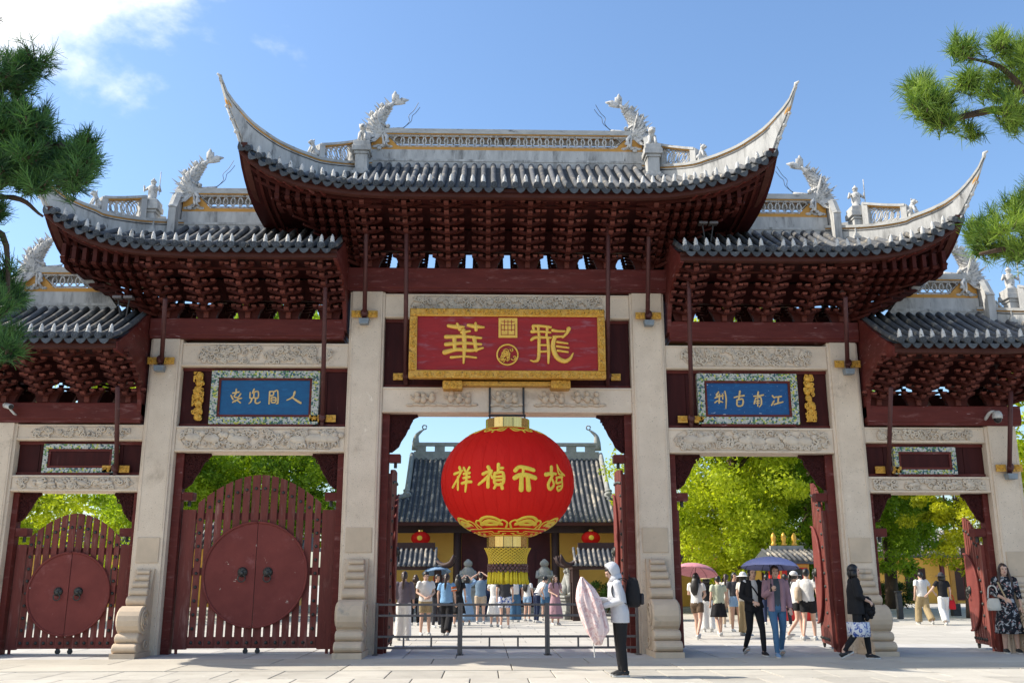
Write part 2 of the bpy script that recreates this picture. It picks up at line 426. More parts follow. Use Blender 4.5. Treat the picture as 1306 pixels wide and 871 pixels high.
class MB:
    def __init__(s):
        s.v = []; s.f = []
    def add(s, V, F):
        o = len(s.v)
        s.v.extend([tuple(map(float, p)) for p in V])
        s.f.extend([tuple(i + o for i in f) for f in F])
        return s
    def box(s, x0, x1, y0, y1, z0, z1):
        return s.add([(x0, y0, z0), (x1, y0, z0), (x1, y1, z0), (x0, y1, z0), (x0, y0, z1), (x1, y0, z1), (x1, y1, z1), (x0, y1, z1)],
                     [(0, 3, 2, 1), (4, 5, 6, 7), (0, 1, 5, 4), (1, 2, 6, 5), (2, 3, 7, 6), (3, 0, 4, 7)])
    def prism(s, poly, axis, a0, a1):
        """poly in the two other axes (in x,y,z order), extruded along axis from a0 to a1"""
        n = len(poly)
        def P(q, a):
            return {'x': (a, q[0], q[1]), 'y': (q[0], a, q[1]), 'z': (q[0], q[1], a)}[axis]
        V = [P(q, a0) for q in poly] + [P(q, a1) for q in poly]
        F = [tuple(range(n))[::-1], tuple(range(n, 2 * n))] + [(i, (i + 1) % n, n + (i + 1) % n, n + i) for i in range(n)]
        return s.add(V, F)
    def loft(s, rings, caps=True, close=True):
        n = len(rings[0])
        V = [p for r in rings for p in r]
        F = []
        for k in range(len(rings) - 1):
            for i in range(n if close else n - 1):
                j = (i + 1) % n
                F.append((k * n + i, k * n + j, (k + 1) * n + j, (k + 1) * n + i))
        if caps:
            F.append(tuple(range(n))[::-1])
            F.append(tuple(range((len(rings) - 1) * n, len(rings) * n)))
        return s.add(V, F)
    def tube(s, pts, rad, n=8, ref=(1, 0, 0), cap=True, sup=False):
        """rad: number, list of numbers or list of (side, other)"""
        pts = [np.array(p, float) for p in pts]
        m = len(pts)
        if np.isscalar(rad): rad = [rad] * m
        rings = []
        ref = np.array(ref, float)
        for i, p in enumerate(pts):
            t = pts[min(i + 1, m - 1)] - pts[max(i - 1, 0)]
            t = t / (np.linalg.norm(t) + 1e-9)
            a = ref - t * (ref @ t)
            if np.linalg.norm(a) < .05:
                r2 = np.array([.3, .9, .2]); a = r2 - t * (r2 @ t)
            a /= np.linalg.norm(a)
            b = np.cross(t, a)
            r = rad[i]
            ra, rb = (r, r) if np.isscalar(r) else r
            rings.append([p + a * ra * math.cos(q) + b * rb * math.sin(q) for q in np.linspace(0, 2 * PI, n, endpoint=False)])
        return s.loft(rings, cap)
    def ball(s, c, r, n=10, m=6, fn=None):
        rx, ry, rz = (r, r, r) if np.isscalar(r) else r
        V = [(c[0], c[1], c[2] - rz)]
        for k in range(1, m):
            a = -PI / 2 + PI * k / m
            for i in range(n):
                q = 2 * PI * i / n
                V.append((c[0] + rx * math.cos(a) * math.cos(q), c[1] + ry * math.cos(a) * math.sin(q), c[2] + rz * math.sin(a)))
        V.append((c[0], c[1], c[2] + rz))
        F = []
        for i in range(n):
            j = (i + 1) % n
            F.append((0, 1 + j, 1 + i))
            for k in range(m - 2):
                F.append((1 + k * n + i, 1 + k * n + j, 1 + (k + 1) * n + j, 1 + (k + 1) * n + i))
            F.append((1 + (m - 2) * n + i, 1 + (m - 2) * n + j, len(V) - 1))
        if fn: V = [fn(v) for v in V]
        return s.add(V, F)
    def lathe(s, prof, c=(0, 0, 0), n=16, caps=True):
        return s.loft([[(c[0] + r * math.cos(q), c[1] + r * math.sin(q), c[2] + z) for q in np.linspace(0, 2 * PI, n, endpoint=False)]
                       for r, z in prof], caps)
    def disc_y(s, cx, cz, r, y0, y1, n=24, a0=0, a1=2 * PI):
        full = abs(a1 - a0 - 2 * PI) < 1e-6
        ang = np.linspace(a0, a1, n, endpoint=not full)
        return s.prism([(cx + r * math.cos(a), cz + r * math.sin(a)) for a in ang], 'y', y0, y1)
    def tf(s, fn):
        s.v = [tuple(map(float, fn(p))) for p in s.v]
        return s
    def mesh(s, name, mat, smooth=False, center=None):
        me = bpy.data.meshes.new(name)
        V = np.array(s.v, float)
        c = np.zeros(3) if center is None else np.array(center, float)
        me.from_pydata([tuple(p) for p in V - c], [], s.f)
        if mat: me.materials.append(MATS[mat])
        if smooth:
            me.polygons.foreach_set('use_smooth', [True] * len(me.polygons))
        me.update()
        return me
    def build(s, name, mat, parent=None, smooth=False, bevel=0.0, world=True):
        """one mesh object with its origin in the middle of it; coordinates are world ones (or the parent's if world is False)"""
        V = np.array(s.v, float)
        c = (V.min(0) + V.max(0)) / 2
        c[2] = V[:, 2].min()
        me = s.mesh(name, mat, smooth, c)
        o = bpy.data.objects.new(name, me)
        COL.objects.link(o)
        o.parent = parent
        o.location = Vector(c) - (wloc(parent) if (parent is not None and world) else Vector((0, 0, 0)))
        if bevel:
            md = o.modifiers.new('bevel', 'BEVEL'); md.width = bevel; md.segments = 2; md.limit_method = 'ANGLE'; md.angle_limit = R(40)
        return o
def lerp(a, b, t): return a + (b - a) * t
def tab(x, T):
    return float(np.interp(x, [q[0] for q in T], [q[1] for q in T]))
def smoothtab(T, n=40):
    """smooth (x, z) table through points"""
    P = catmull([(a, b, 0) for a, b in T], n)
    return [(p[0], p[1]) for p in P]
def stroke(mb, pts, w, normal, thick=.02, n=8):
    """a raised brush stroke: flattened tube along pts (3-D), w wide"""
    pts = [np.array(p, float) for p in pts]
    L = sum(np.linalg.norm(pts[i + 1] - pts[i]) for i in range(len(pts) - 1))
    k = max(5, min(16, int(L / (np.mean(w) * .6)) + 3))
    P = catmull(pts, k)
    W = [float(np.interp(i / (k - 1), np.linspace(0, 1, len(w)), w)) if not np.isscalar(w) else w for i in range(k)]
    d0 = P[1] - P[0]; d0 = d0 / (np.linalg.norm(d0) + 1e-9)
    d1 = P[-1] - P[-2]; d1 = d1 / (np.linalg.norm(d1) + 1e-9)
    P = [P[0] - d0 * W[0] * .45, P[0] - d0 * W[0] * .3] + P + [P[-1] + d1 * W[-1] * .3, P[-1] + d1 * W[-1] * .45]
    W = [W[0] * .35, W[0] * .8] + W + [W[-1] * .8, W[-1] * .35]
    rings = []
    for i, p in enumerate(P):
        t = P[min(i + 1, len(P) - 1)] - P[max(i - 1, 0)]
        t = t / (np.linalg.norm(t) + 1e-9)
        nn = normal(p) if callable(normal) else np.array(normal, float)
        sd = np.cross(t, nn); sd /= (np.linalg.norm(sd) + 1e-9)
        h = W[i] / 2
        rings.append([p + sd * h * math.cos(q) + nn * min(thick, h * .8) * math.sin(q) for q in np.linspace(0, 2 * PI, n, endpoint=False)])
    mb.loft(rings)
def curls(mb, x0, x1, z0, z1, y, seed, n, rmin=.04, rmax=.09, inside=None, tr=.012, leafs=1.0, figures=0):
    """carved scrollwork: spirals, leaves and rounded bodies standing proud of the plane y (facing -y)"""
    rg = np.random.default_rng(seed)
    k = 0
    tries = 0
    while k < n and tries < n * 20:
        tries += 1
        cx, cz = rg.uniform(x0, x1), rg.uniform(z0, z1)
        if inside and not inside(cx, cz): continue
        k += 1
        r = rg.uniform(rmin, rmax); a0 = rg.uniform(0, 2 * PI); dr = rg.choice([-1, 1]); turns = rg.uniform(.7, 1.6)
        P = []
        for t in np.linspace(0, 1, 11):
            q = a0 + dr * turns * 2 * PI * t
            rr = r * (1 - .85 * t)
            P.append((min(max(cx + rr * math.cos(q), x0), x1), y - .004 - .012 * t, min(max(cz + rr * math.sin(q), z0), z1)))
        mb.tube(P, [tr * (1.1 - .4 * t) for t in np.linspace(0, 1, 11)], 5, (0, 1, 0))
        if rg.random() < leafs:
            q = a0 + PI / 2
            L = r * rg.uniform(.8, 1.3)
            e = (min(max(cx + L * math.cos(q), x0), x1), y - .012, min(max(cz + L * math.sin(q), z0), z1))
            mb.tube([(cx, y - .006, cz), ((cx + e[0]) / 2 + .01, y - .02, (cz + e[2]) / 2), e], [(.01, .008), (.022, .014), (.004, .004)], 5, (0, 1, 0))
    for _ in range(figures):
        cx = rg.uniform(x0 + .1, x1 - .1); cz = (z0 + z1) / 2 + rg.uniform(-.03, .03)
        if inside and not inside(cx, cz): continue
        h = (z1 - z0)
        sg = rg.choice([-1, 1])
        mb.ball((cx, y - .015, cz), (.13 * h / .3, .035, .065 * h / .3), 10, 6)
        mb.ball((cx + sg * .15 * h / .3, y - .02, cz + .06 * h / .3), (.05 * h / .3, .035, .045 * h / .3), 8, 6)
        for d in (-.09, -.04, .05, .1):
            mb.tube([(cx + d * h / .3, y - .01, cz - .03), (cx + (d + .02) * h / .3, y - .012, cz - .13 * h / .3)], [.018, .011], 5, (0, 1, 0))
def mirror_x(mb):
    m2 = MB(); m2.v = [(-a, b_, c) for a, b_, c in mb.v]; m2.f = [f[::-1] for f in mb.f]
    return m2

# ------------------------------------------------------------------ the ground
SEEN_DIR = None
gm = MB()
gm.add([(-260, -120, 0), (260, -120, 0), (260, 420, 0), (-260, 420, 0)], [(0, 1, 2, 3)])
ground = gm.build('ground', 'paving_far')
tag(ground, 'pale stone paving of the temple square and courtyard', kind='structure')
pave = empty('pavement', (0, -5, 0))
tag(pave, 'sunlit stone slab pavement in front of the gateway', kind='structure')
jb = MB(); jb.box(-14.2, 14.2, -10.2, 2.92, .004, .010)
jb.build('bedding', 'joint', pave)
def slab_field(x0, x1, y0, y1, sx, sy, mat, name='paving_slab', stagger=.5, z=.026, g=.018):
    me = {}
    r = 0
    y = y0
    while y < y1 - .05:
        yy = min(y + sy, y1)
        x = x0 - (stagger * sx if r % 2 else 0)
        while x < x1 - .05:
            a, b2 = max(x, x0), min(x + sx, x1)
            if b2 - a > .1:
                w, d = b2 - a - g, yy - y - g
                key = (round(w, 3), round(d, 3))
                if key not in me:
                    mb = MB(); c = .008
                    mb.loft([[(-w / 2, -d / 2, -.02), (w / 2, -d / 2, -.02), (w / 2, d / 2, -.02), (-w / 2, d / 2, -.02)],
                             [(-w / 2, -d / 2, -.004), (w / 2, -d / 2, -.004), (w / 2, d / 2, -.004), (-w / 2, d / 2, -.004)],
                             [(-w / 2 + c, -d / 2 + c, 0), (w / 2 - c, -d / 2 + c, 0), (w / 2 - c, d / 2 - c, 0), (-w / 2 + c, d / 2 - c, 0)]])
                    me[key] = mb.mesh(name, mat)
                put(name, me[key], pave, Vector(((a + b2) / 2, (y + yy) / 2, z + random.uniform(-.002, .002))) - pave.location)
            x += sx
        y = yy
        r += 1
slab_field(-14, 14, -10, -3.5, .86, 1.3, 'slab')
slab_field(-14, 14, -3.5, -1.0, 2.8, 1.25, 'threshold', z=.034)
slab_field(-11, 11, -1.0, 2.9, 1.0, 1.3, 'slab_passage', stagger=0, z=.030)
GZ = .028          # walking level in front of and under the gate

# ------------------------------------------------------------------ the gateway
gate = empty('temple_gateway', (0, .35, 0),
             'five-bay memorial gateway of pale stone pillars, dark red timber and grey tiled upturned roofs', 'gateway')
YC = .35
PIL = [(2.65, 3.40, 7.52), (6.91, 7.58, 6.44), (10.16, 10.84, 4.63)]
DRUM = [(1.15, 1.88), (.92, 1.68), (.75, 1.4)]
for sg in (-1, 1):
    for (a, b_, zt), (dd, dh) in zip(PIL, DRUM):
        e = .05
        prof = [(a + e, 0), (b_ - e, 0), (b_ - e, .05), (b_, .05), (b_, .65), (b_ - e, .65), (b_ - e, .7), (a + e, .7), (a + e, .65), (a, .65), (a, .05), (a + e, .05)]
        mb = MB()
        zsp = dh + .75
        mb.prism([(x, y) for x, y in prof], 'z', .0, zt)
        if sg < 0: mb = mirror_x(mb)
        pl = mb.build('pillar', 'stone', gate, bevel=.012)
        # framed panel above the drum stone
        mb = MB()
        mb.box(a + .11, b_ - .11, -.022, .01, dh + .12, dh + .62)
        if sg < 0: mb = mirror_x(mb)
        mb.build('panel', 'stone_warm', pl, bevel=.01)
        mb = MB()
        for s in (a + .085, b_ - .095):
            mb.box(s, s + .01, -.008, .01, dh + .75, zt - .35)
        if sg < 0: mb = mirror_x(mb)
        mb.build('moulding', 'stone', pl)
        # drum stone: stacked scrolls stepping back towards the pillar
        w0, w1 = a + .10, b_ - .10
        k = dh / 1.80
        xm, hw0 = (w0 + w1) / 2, (w1 - w0) / 2
        mb = MB()
        mb.box(w0, w1, -dd, .02, 0, .13 * k)                                  # foot
        # solid body stepping back
        core = [(.02, .12 * k), (-dd * .84, .12 * k), (-dd * .74, .5 * k), (-dd * .60, .95 * k), (-dd * .30, 1.12 * k), (-dd * .16, 1.55 * k), (-.06, dh), (.02, dh)]
        mb.prism(core, 'x', xm - hw0 * .80, xm + hw0 * .80)
        # rolled scrolls: (height, depth of the axis, roll height, roll depth, width)
        for (zc_, yc_, rz_, ry_, wf) in ((.22, .80, .105, .17, .98), (.41, .72, .10, .15, .95), (.76, .56, .29, .30, .97), (1.14, .34, .11, .15, .84), (1.32, .26, .09, .13, .76), (1.47, .19, .08, .12, .68), (1.61, .13, .075, .11, .60), (1.73, .08, .06, .10, .54)):
            rings = []
            for t in (-1, -.97, -.88, .88, .97, 1):
                q = {1: .80, .97: .94, .88: 1.0}[abs(t)]
                rings.append([(xm + t * hw0 * wf, -dd * yc_ + dd * ry_ * q * math.cos(a_), (zc_ + rz_ * q * math.sin(a_)) * k) for a_ in np.linspace(0, 2 * PI, 18, endpoint=False)])
            mb.loft(rings)
        if sg < 0: mb = mirror_x(mb)
        ds = mb.build('drum_stone', 'stone_warm', gate)
        mb = MB()
        for xx, s2 in ((w0, -1), (w1, 1)):
            cy, cz = -dd * .56, .76 * k
            P = [(xx + s2 * .004, cy + .24 * k * (1 - .8 * t) * math.cos(4.5 * PI * t + .5), cz + .24 * k * (1 - .8 * t) * math.sin(4.5 * PI * t + .5)) for t in np.linspace(0, 1, 40)]
            mb.tube(P, .016, 5, (1, 0, 0))
            P = [(xx + s2 * .004, cy * .75 + .10 * k * math.cos(q), .28 * k + .08 * k * math.sin(q)) for q in np.linspace(0, 2 * PI, 14)]
            mb.tube(P, .012, 5, (1, 0, 0))
        if sg < 0: mb = mirror_x(mb)
        mb.build('scroll_carving', 'stone_warm', ds, smooth=True)['kind'] = 'stuff'

def lozenge(x0, x1, z0, z1):
    def f(x, z):
        h = (z1 - z0) / 2
        d = min(x - x0, x1 - x) / h
        return d > 0 and abs(z - (z0 + z1) / 2) < h * min(1, .35 + d * .75)
    return f
def lintel(x0, x1, z0, z1, seed, mat, figures, ins):
    mb = MB()
    mb.box(x0 + .001, x1 - .001, .075, .62, z0, z1)
    lt = mb.build('lintel', 'stone', gate, bevel=.015)
    # moulded edge fillets
    fb = MB()
    fb.box(x0 + .004, x1 - .004, .055, .08, z0 + .015, z0 + .05)
    fb.box(x0 + .004, x1 - .004, .055, .08, z1 - .045, z1 - .012)
    fb.build('fillet', 'stone', lt)
    cx0, cx1 = x0 + ins, x1 - ins
    zz0, zz1 = z0 + .07, z1 - .065
    rb = MB()
    n = int((cx1 - cx0) * (zz1 - zz0) * 120)
    curls(rb, cx0, cx1, zz0, zz1, .058, seed, n, .03, .085, lozenge(cx0, cx1, zz0, zz1), .021, .9, figures)
    # the rim line of the carved field
    h = (zz1 - zz0) / 2; zc = (zz0 + zz1) / 2
    rim = [(cx0, .07, zc), (cx0 + .08, .07, zc + h * .6), (cx0 + .22, .07, zz1), (cx1 - .22, .07, zz1), (cx1 - .08, .07, zc + h * .6), (cx1, .07, zc),
           (cx1 - .08, .07, zc - h * .6), (cx1 - .22, .07, zz0), (cx0 + .22, .07, zz0), (cx0 + .08, .07, zc - h * .6), (cx0, .07, zc)]
    rb.tube(rim, .010, 5, (0, 1, 0))
    c = rb.build('carved_relief', mat, lt, smooth=True); c['kind'] = 'stuff'
    return lt
lintel(-2.65, 2.65, 6.95, 7.49, 11, 'stone_carved', 0, .55)
lt = lintel(-2.65, 2.65, 4.88, 5.43, 12, 'stone_carved', 0, 2.55)
# cloud-and-child groups standing proud of the central lower lintel
rg = np.random.default_rng(5)
for cx, w in ((-1.75, .42), (-1.02, .42), (-.02, .42), (.95, .42), (1.7, .42)):
    mb = MB()
    for k in range(3):
        x = cx + (k - 1) * w * .42 + rg.uniform(-.03, .03)
        mb.ball((x, .05, 5.15 + rg.uniform(-.01, .03)), (.075, .06, .085), 9, 6)
        mb.ball((x + rg.uniform(-.02, .02), .035, 5.28 + rg.uniform(-.03, .02)), (.055, .05, .058), 9, 6)
        mb.tube([(x - .05, .04, 5.17), (x - .12, .03, 5.20), (x - .14, .03, 5.26)], [.028, .02, .012], 6)
    for k in range(6):
        x = cx + (k - 2.5) * w * .30
        mb.ball((x, .06, 5.04 + .015 * (k % 2)), (.085, .03, .035), 8, 5)
    mb.build('cloud_figure_carving', 'stone_warm', lt, smooth=True)
for sg in (-1, 1):
    for k, (x0, x1, z0, z1, fig, ins) in enumerate([(3.40, 6.91, 5.85, 6.37, 0, .35), (3.40, 6.91, 4.04, 4.58, 9, .10), (7.58, 10.16, 4.27, 4.61, 0, .28), (7.58, 10.16, 3.22, 3.56, 7, .10)]):
        xs = sorted((sg * x0, sg * x1))
        lintel(xs[0], xs[1], z0, z1, 20 + k + (5 if sg > 0 else 0), 'stone_carved', fig, ins)

# dark red boards between the lintels
def boards(x0, x1, z0, z1, n):
    fr = MB()
    fr.box(x0 + .002, x1 - .002, .26, .42, z0 + .002, z1 - .002)
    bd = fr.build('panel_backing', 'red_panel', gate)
    w = (x1 - x0) / n
    me = None
    for k in range(n):
        mb = MB(); mb.box(-w / 2 + .006, w / 2 - .006, .235, .262, 0, z1 - z0 - .03)
        me = me or mb.mesh('board', 'red_panel')
        put('board', me, bd, Vector((x0 + (k + .5) * w, 0, z0 + .015)) - wloc(bd))
    tr = MB()
    tr.box(x0 + .004, x1 - .004, .20, .24, z1 - .07, z1 - .004)
    tr.box(x0 + .004, x1 - .004, .20, .24, z0 + .004, z0 + .07)
    tr.build('trim', 'red_beam', bd)
boards(-2.65, 2.65, 5.43, 6.95, 12)
for sg in (-1, 1):
    for x0, x1, z0, z1, n in ((3.40, 6.91, 4.58, 5.85, 8), (7.58, 10.16, 3.56, 4.27, 6)):
        xs = sorted((sg * x0, sg * x1)); boards(xs[0], xs[1], z0, z1, n)
# red tie beams under the brackets
def tie_beam(x0, x1, z0, z1):
    mb = MB()
    xs = sorted((x0, x1))
    mb.box(xs[0], xs[1], -.05, .75, z0 + .05, z1)
    b2 = mb.build('tie_beam', 'red_beam', gate, bevel=.02)
    l = MB(); l.box(xs[0] + .02, xs[1] - .02, -.03, .73, z0 - .005, z0 + .049)
    l.build('beam_lip', 'red_beam', b2)
tie_beam(-3.48, 3.48, 7.53, 8.05)
for sg in (-1, 1):
    tie_beam(sg * 3.49, sg * 7.62, 6.45, 6.88)
    tie_beam(sg * 7.63, sg * 10.95, 4.64, 5.05)

# ------------------------------------------------------------------ bracket sets (dougong)
def arm_mesh(wl, ws, key):
    mb = MB()
    def boat(w, z0, z1, y0, y1):
        h = w / 2
        rings = []
        for t in np.linspace(-1, 1, 9):
            dz_ = .075 * abs(t) ** 2.2
            rings.append([(t * h, y0, z0 + dz_), (t * h, y1, z0 + dz_), (t * h, y1, z1 + dz_ * .55), (t * h, y0, z1 + dz_ * .55)])
        mb.loft(rings)
        for s in (-1, 1):
            c = s * (h - .05)
            mb.prism([(c - .034, z1 + .03), (c + .034, z1 + .03), (c + .05, z1 + .055), (c + .05, z1 + .08), (c - .05, z1 + .08), (c - .05, z1 + .055)], 'y', y0 - .012, y1 + .012)
    boat(ws, -.005, .058, -.075, -.01)
    boat(wl, .045, .108, .045, .11)
    return mb
def nose(mb, x, y, z):
    """the projecting arm of one tier with its beak"""
    mb.prism([(y - .20, z + .03), (y - .16, z - .012), (y - .06, z - .03), (y + .22, z - .03), (y + .22, z + .05), (y - .10, z + .05), (y - .15, z + .06)], 'x', x - .048, x + .048)
    mb.prism([(x - .035, y - .10), (x + .035, y - .10), (x + .035, y - .03), (x - .035, y - .03)], 'z', z + .05, z + .10)
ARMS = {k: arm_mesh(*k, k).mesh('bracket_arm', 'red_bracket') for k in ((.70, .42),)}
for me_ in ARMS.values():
    me_.materials.append(MATS['red_worn_highlight'])  # paler worn red on the end blocks, with highlights painted into the colour
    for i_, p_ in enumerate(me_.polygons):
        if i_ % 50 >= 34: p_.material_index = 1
def set_column(n, dy, dz):
    mb = MB()
    # flared base block over the beam
    mb.prism([(-.20, 0), (.20, 0), (.21, .06), (.23, .12), (.28, .22), (.31, .30), (-.31, .30), (-.28, .22), (-.23, .12), (-.21, .06)], 'y', -.02, .10)
    mb.box(-.05, .05, -.08, .0, .0, .16)
    for i in range(n):
        nose(mb, 0, -.04 - (i + .5) * dy, .14 + i * dz)
    mb.box(-.045, .045, -.04 - (n + .3) * dy, -.04 - (n - .4) * dy, .14 + (n - .3) * dz, .30 + n * dz)
    return mb
def brackets(us, zb, n, dy, dz, sgs, bk=1.0):
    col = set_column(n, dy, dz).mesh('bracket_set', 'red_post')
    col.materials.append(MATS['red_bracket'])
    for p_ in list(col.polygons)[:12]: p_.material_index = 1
    arm = ARMS[(.70, .42)]
    back = MB(); tmp = set_column(n, dy, dz); back.add(tmp.v, tmp.f)
    for i in range(n):
        a = arm_mesh(.70, .42, 0); a.tf(lambda p, i=i: (p[0], p[1] - .06 - (i + .5) * dy, p[2] + .10 + i * dz)); back.add(a.v, a.f)
    back.tf(lambda p: (p[0], p[1] * bk, p[2]))
    bme = back.mesh('bracket_set', 'red_bracket')
    for i in range(n):        # tier boards running behind the arms from set to set
        lo, hi = (-max(us) - .2, max(us) + .2) if min(us) < 1 else (min(us) - .3, max(us) + .2)
        for sg in ((1,) if min(us) < 1 else sgs):
            xs = sorted((sg * lo, sg * hi))
            tb = MB()
            y = -.02 - .06 - (i + .5) * dy + .20; z = zb + .10 + i * dz
            tb.box(xs[0], xs[1], y, y + .03, z + .085, z + .120)
            if i in (n - 1,): tb.build('tier_board', 'red_bracket', gate)
    for sg in sgs:
        for u in us:
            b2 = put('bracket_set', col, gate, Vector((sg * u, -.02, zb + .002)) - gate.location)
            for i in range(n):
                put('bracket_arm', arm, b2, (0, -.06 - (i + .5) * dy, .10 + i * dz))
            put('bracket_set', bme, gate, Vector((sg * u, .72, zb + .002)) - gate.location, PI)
def inner_wall(x0, x1, zb, z1, us):
    """boards between the sets, open just above the beam"""
    xs = sorted((x0, x1))
    mb = MB()
    mb.box(xs[0], xs[1], .30, .40, zb + .50, z1)
    # stepped boards carrying the tiers outwards, front and back
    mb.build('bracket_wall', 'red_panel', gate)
DYM, DZM = .232, .114
brackets([.43, 1.29, 2.15, 3.0], 8.05, 7, DYM, DZM, (-1, 1), .5)
inner_wall(-3.3, 3.3, 8.05, 9.05, None)
brackets([3.82, 4.69, 5.55, 6.43, 7.25], 6.88, 6, .225, .114, (-1, 1), .7)
brackets([7.9, 8.75, 9.6, 10.45], 5.05, 6, .225, .112, (-1, 1), .7)
for sg in (-1, 1):
    inner_wall(sg * 3.5, sg * 7.4, 6.88, 7.85, None)
    inner_wall(sg * 7.65, sg * 10.7, 5.05, 6.0, None)

def corner_cluster(u0, uend, zb, n, dy, dz, rise):
    """closely set stepped brackets turning the corner, with the diagonal arm"""
    mb = MB()
    for k in range(8):
        x = u0 + .24 + .21 * k
        for i in range(min(k, n - 2), n):
            y = -.06 - (i + .5) * dy
            z = zb + .12 + i * dz + rise * (k * .02 + max(0, k - 4) ** 2 * .018)
            nose(mb, x, y, z)
            mb.prism([(x - .085, z + .04), (x - .06, z + .015), (x + .06, z + .015), (x + .085, z + .04), (x + .085, z + .07), (x - .085, z + .07)], 'y', y - .02, y + .04)
        i = n
        mb.box(x - .04, x + .04, -.04 - (n + .3) * dy, -.04 - (n - .6) * dy, zb + .10 + (n - .2) * dz, zb + .32 + n * dz + rise * (k * .02 + max(0, k - 4) ** 2 * .018))
    for k in range(4):
        y = -.06 + .24 * k
        for i in range(0, n):
            x = u0 + .30 + (i + .5) * dy
            z = zb + .12 + i * dz
            mb.prism([(x + .20, z + .03), (x + .16, z - .012), (x + .06, z - .03), (x - .22, z - .03), (x - .22, z + .05), (x + .15, z + .06)], 'y', y - .04, y + .04)
            mb.box(x - .02, x + .04, y - .09, y + .09, z + .02, z + .07)
    for i in range(n + 1):     # diagonal arms
        d = (i + .7) * dy * .80
        z = zb + .08 + i * dz
        a = np.array([u0 + .18, .08, z]); e = np.array([u0 + .20 + d + .20, -.04 - d - .18, z + .045])
        mb.tube([a, (a + e) / 2 - np.array([0, 0, .01]), e], [(.05, .045)] * 2 + [(.03, .02)], 4, (0, 0, 1))
    return mb
for u0, zb, n, dy, dz in ((3.0, 8.05, 7, DYM, DZM), (7.25, 6.88, 6, .225, .114), (10.45, 5.05, 6, .225, .112)):
    mb = corner_cluster(u0, 0, zb, n, dy, dz, .5)
    bk = .5 if u0 == 3.0 else .7
    back = MB(); back.v = [(x, YC + (YC - y) * bk, z) for x, y, z in mb.v]; back.f = mb.f
    for m2 in (mb, mirror_x(mb), back, mirror_x(back)):
        m2.build('corner_bracket', 'red_bracket', gate)

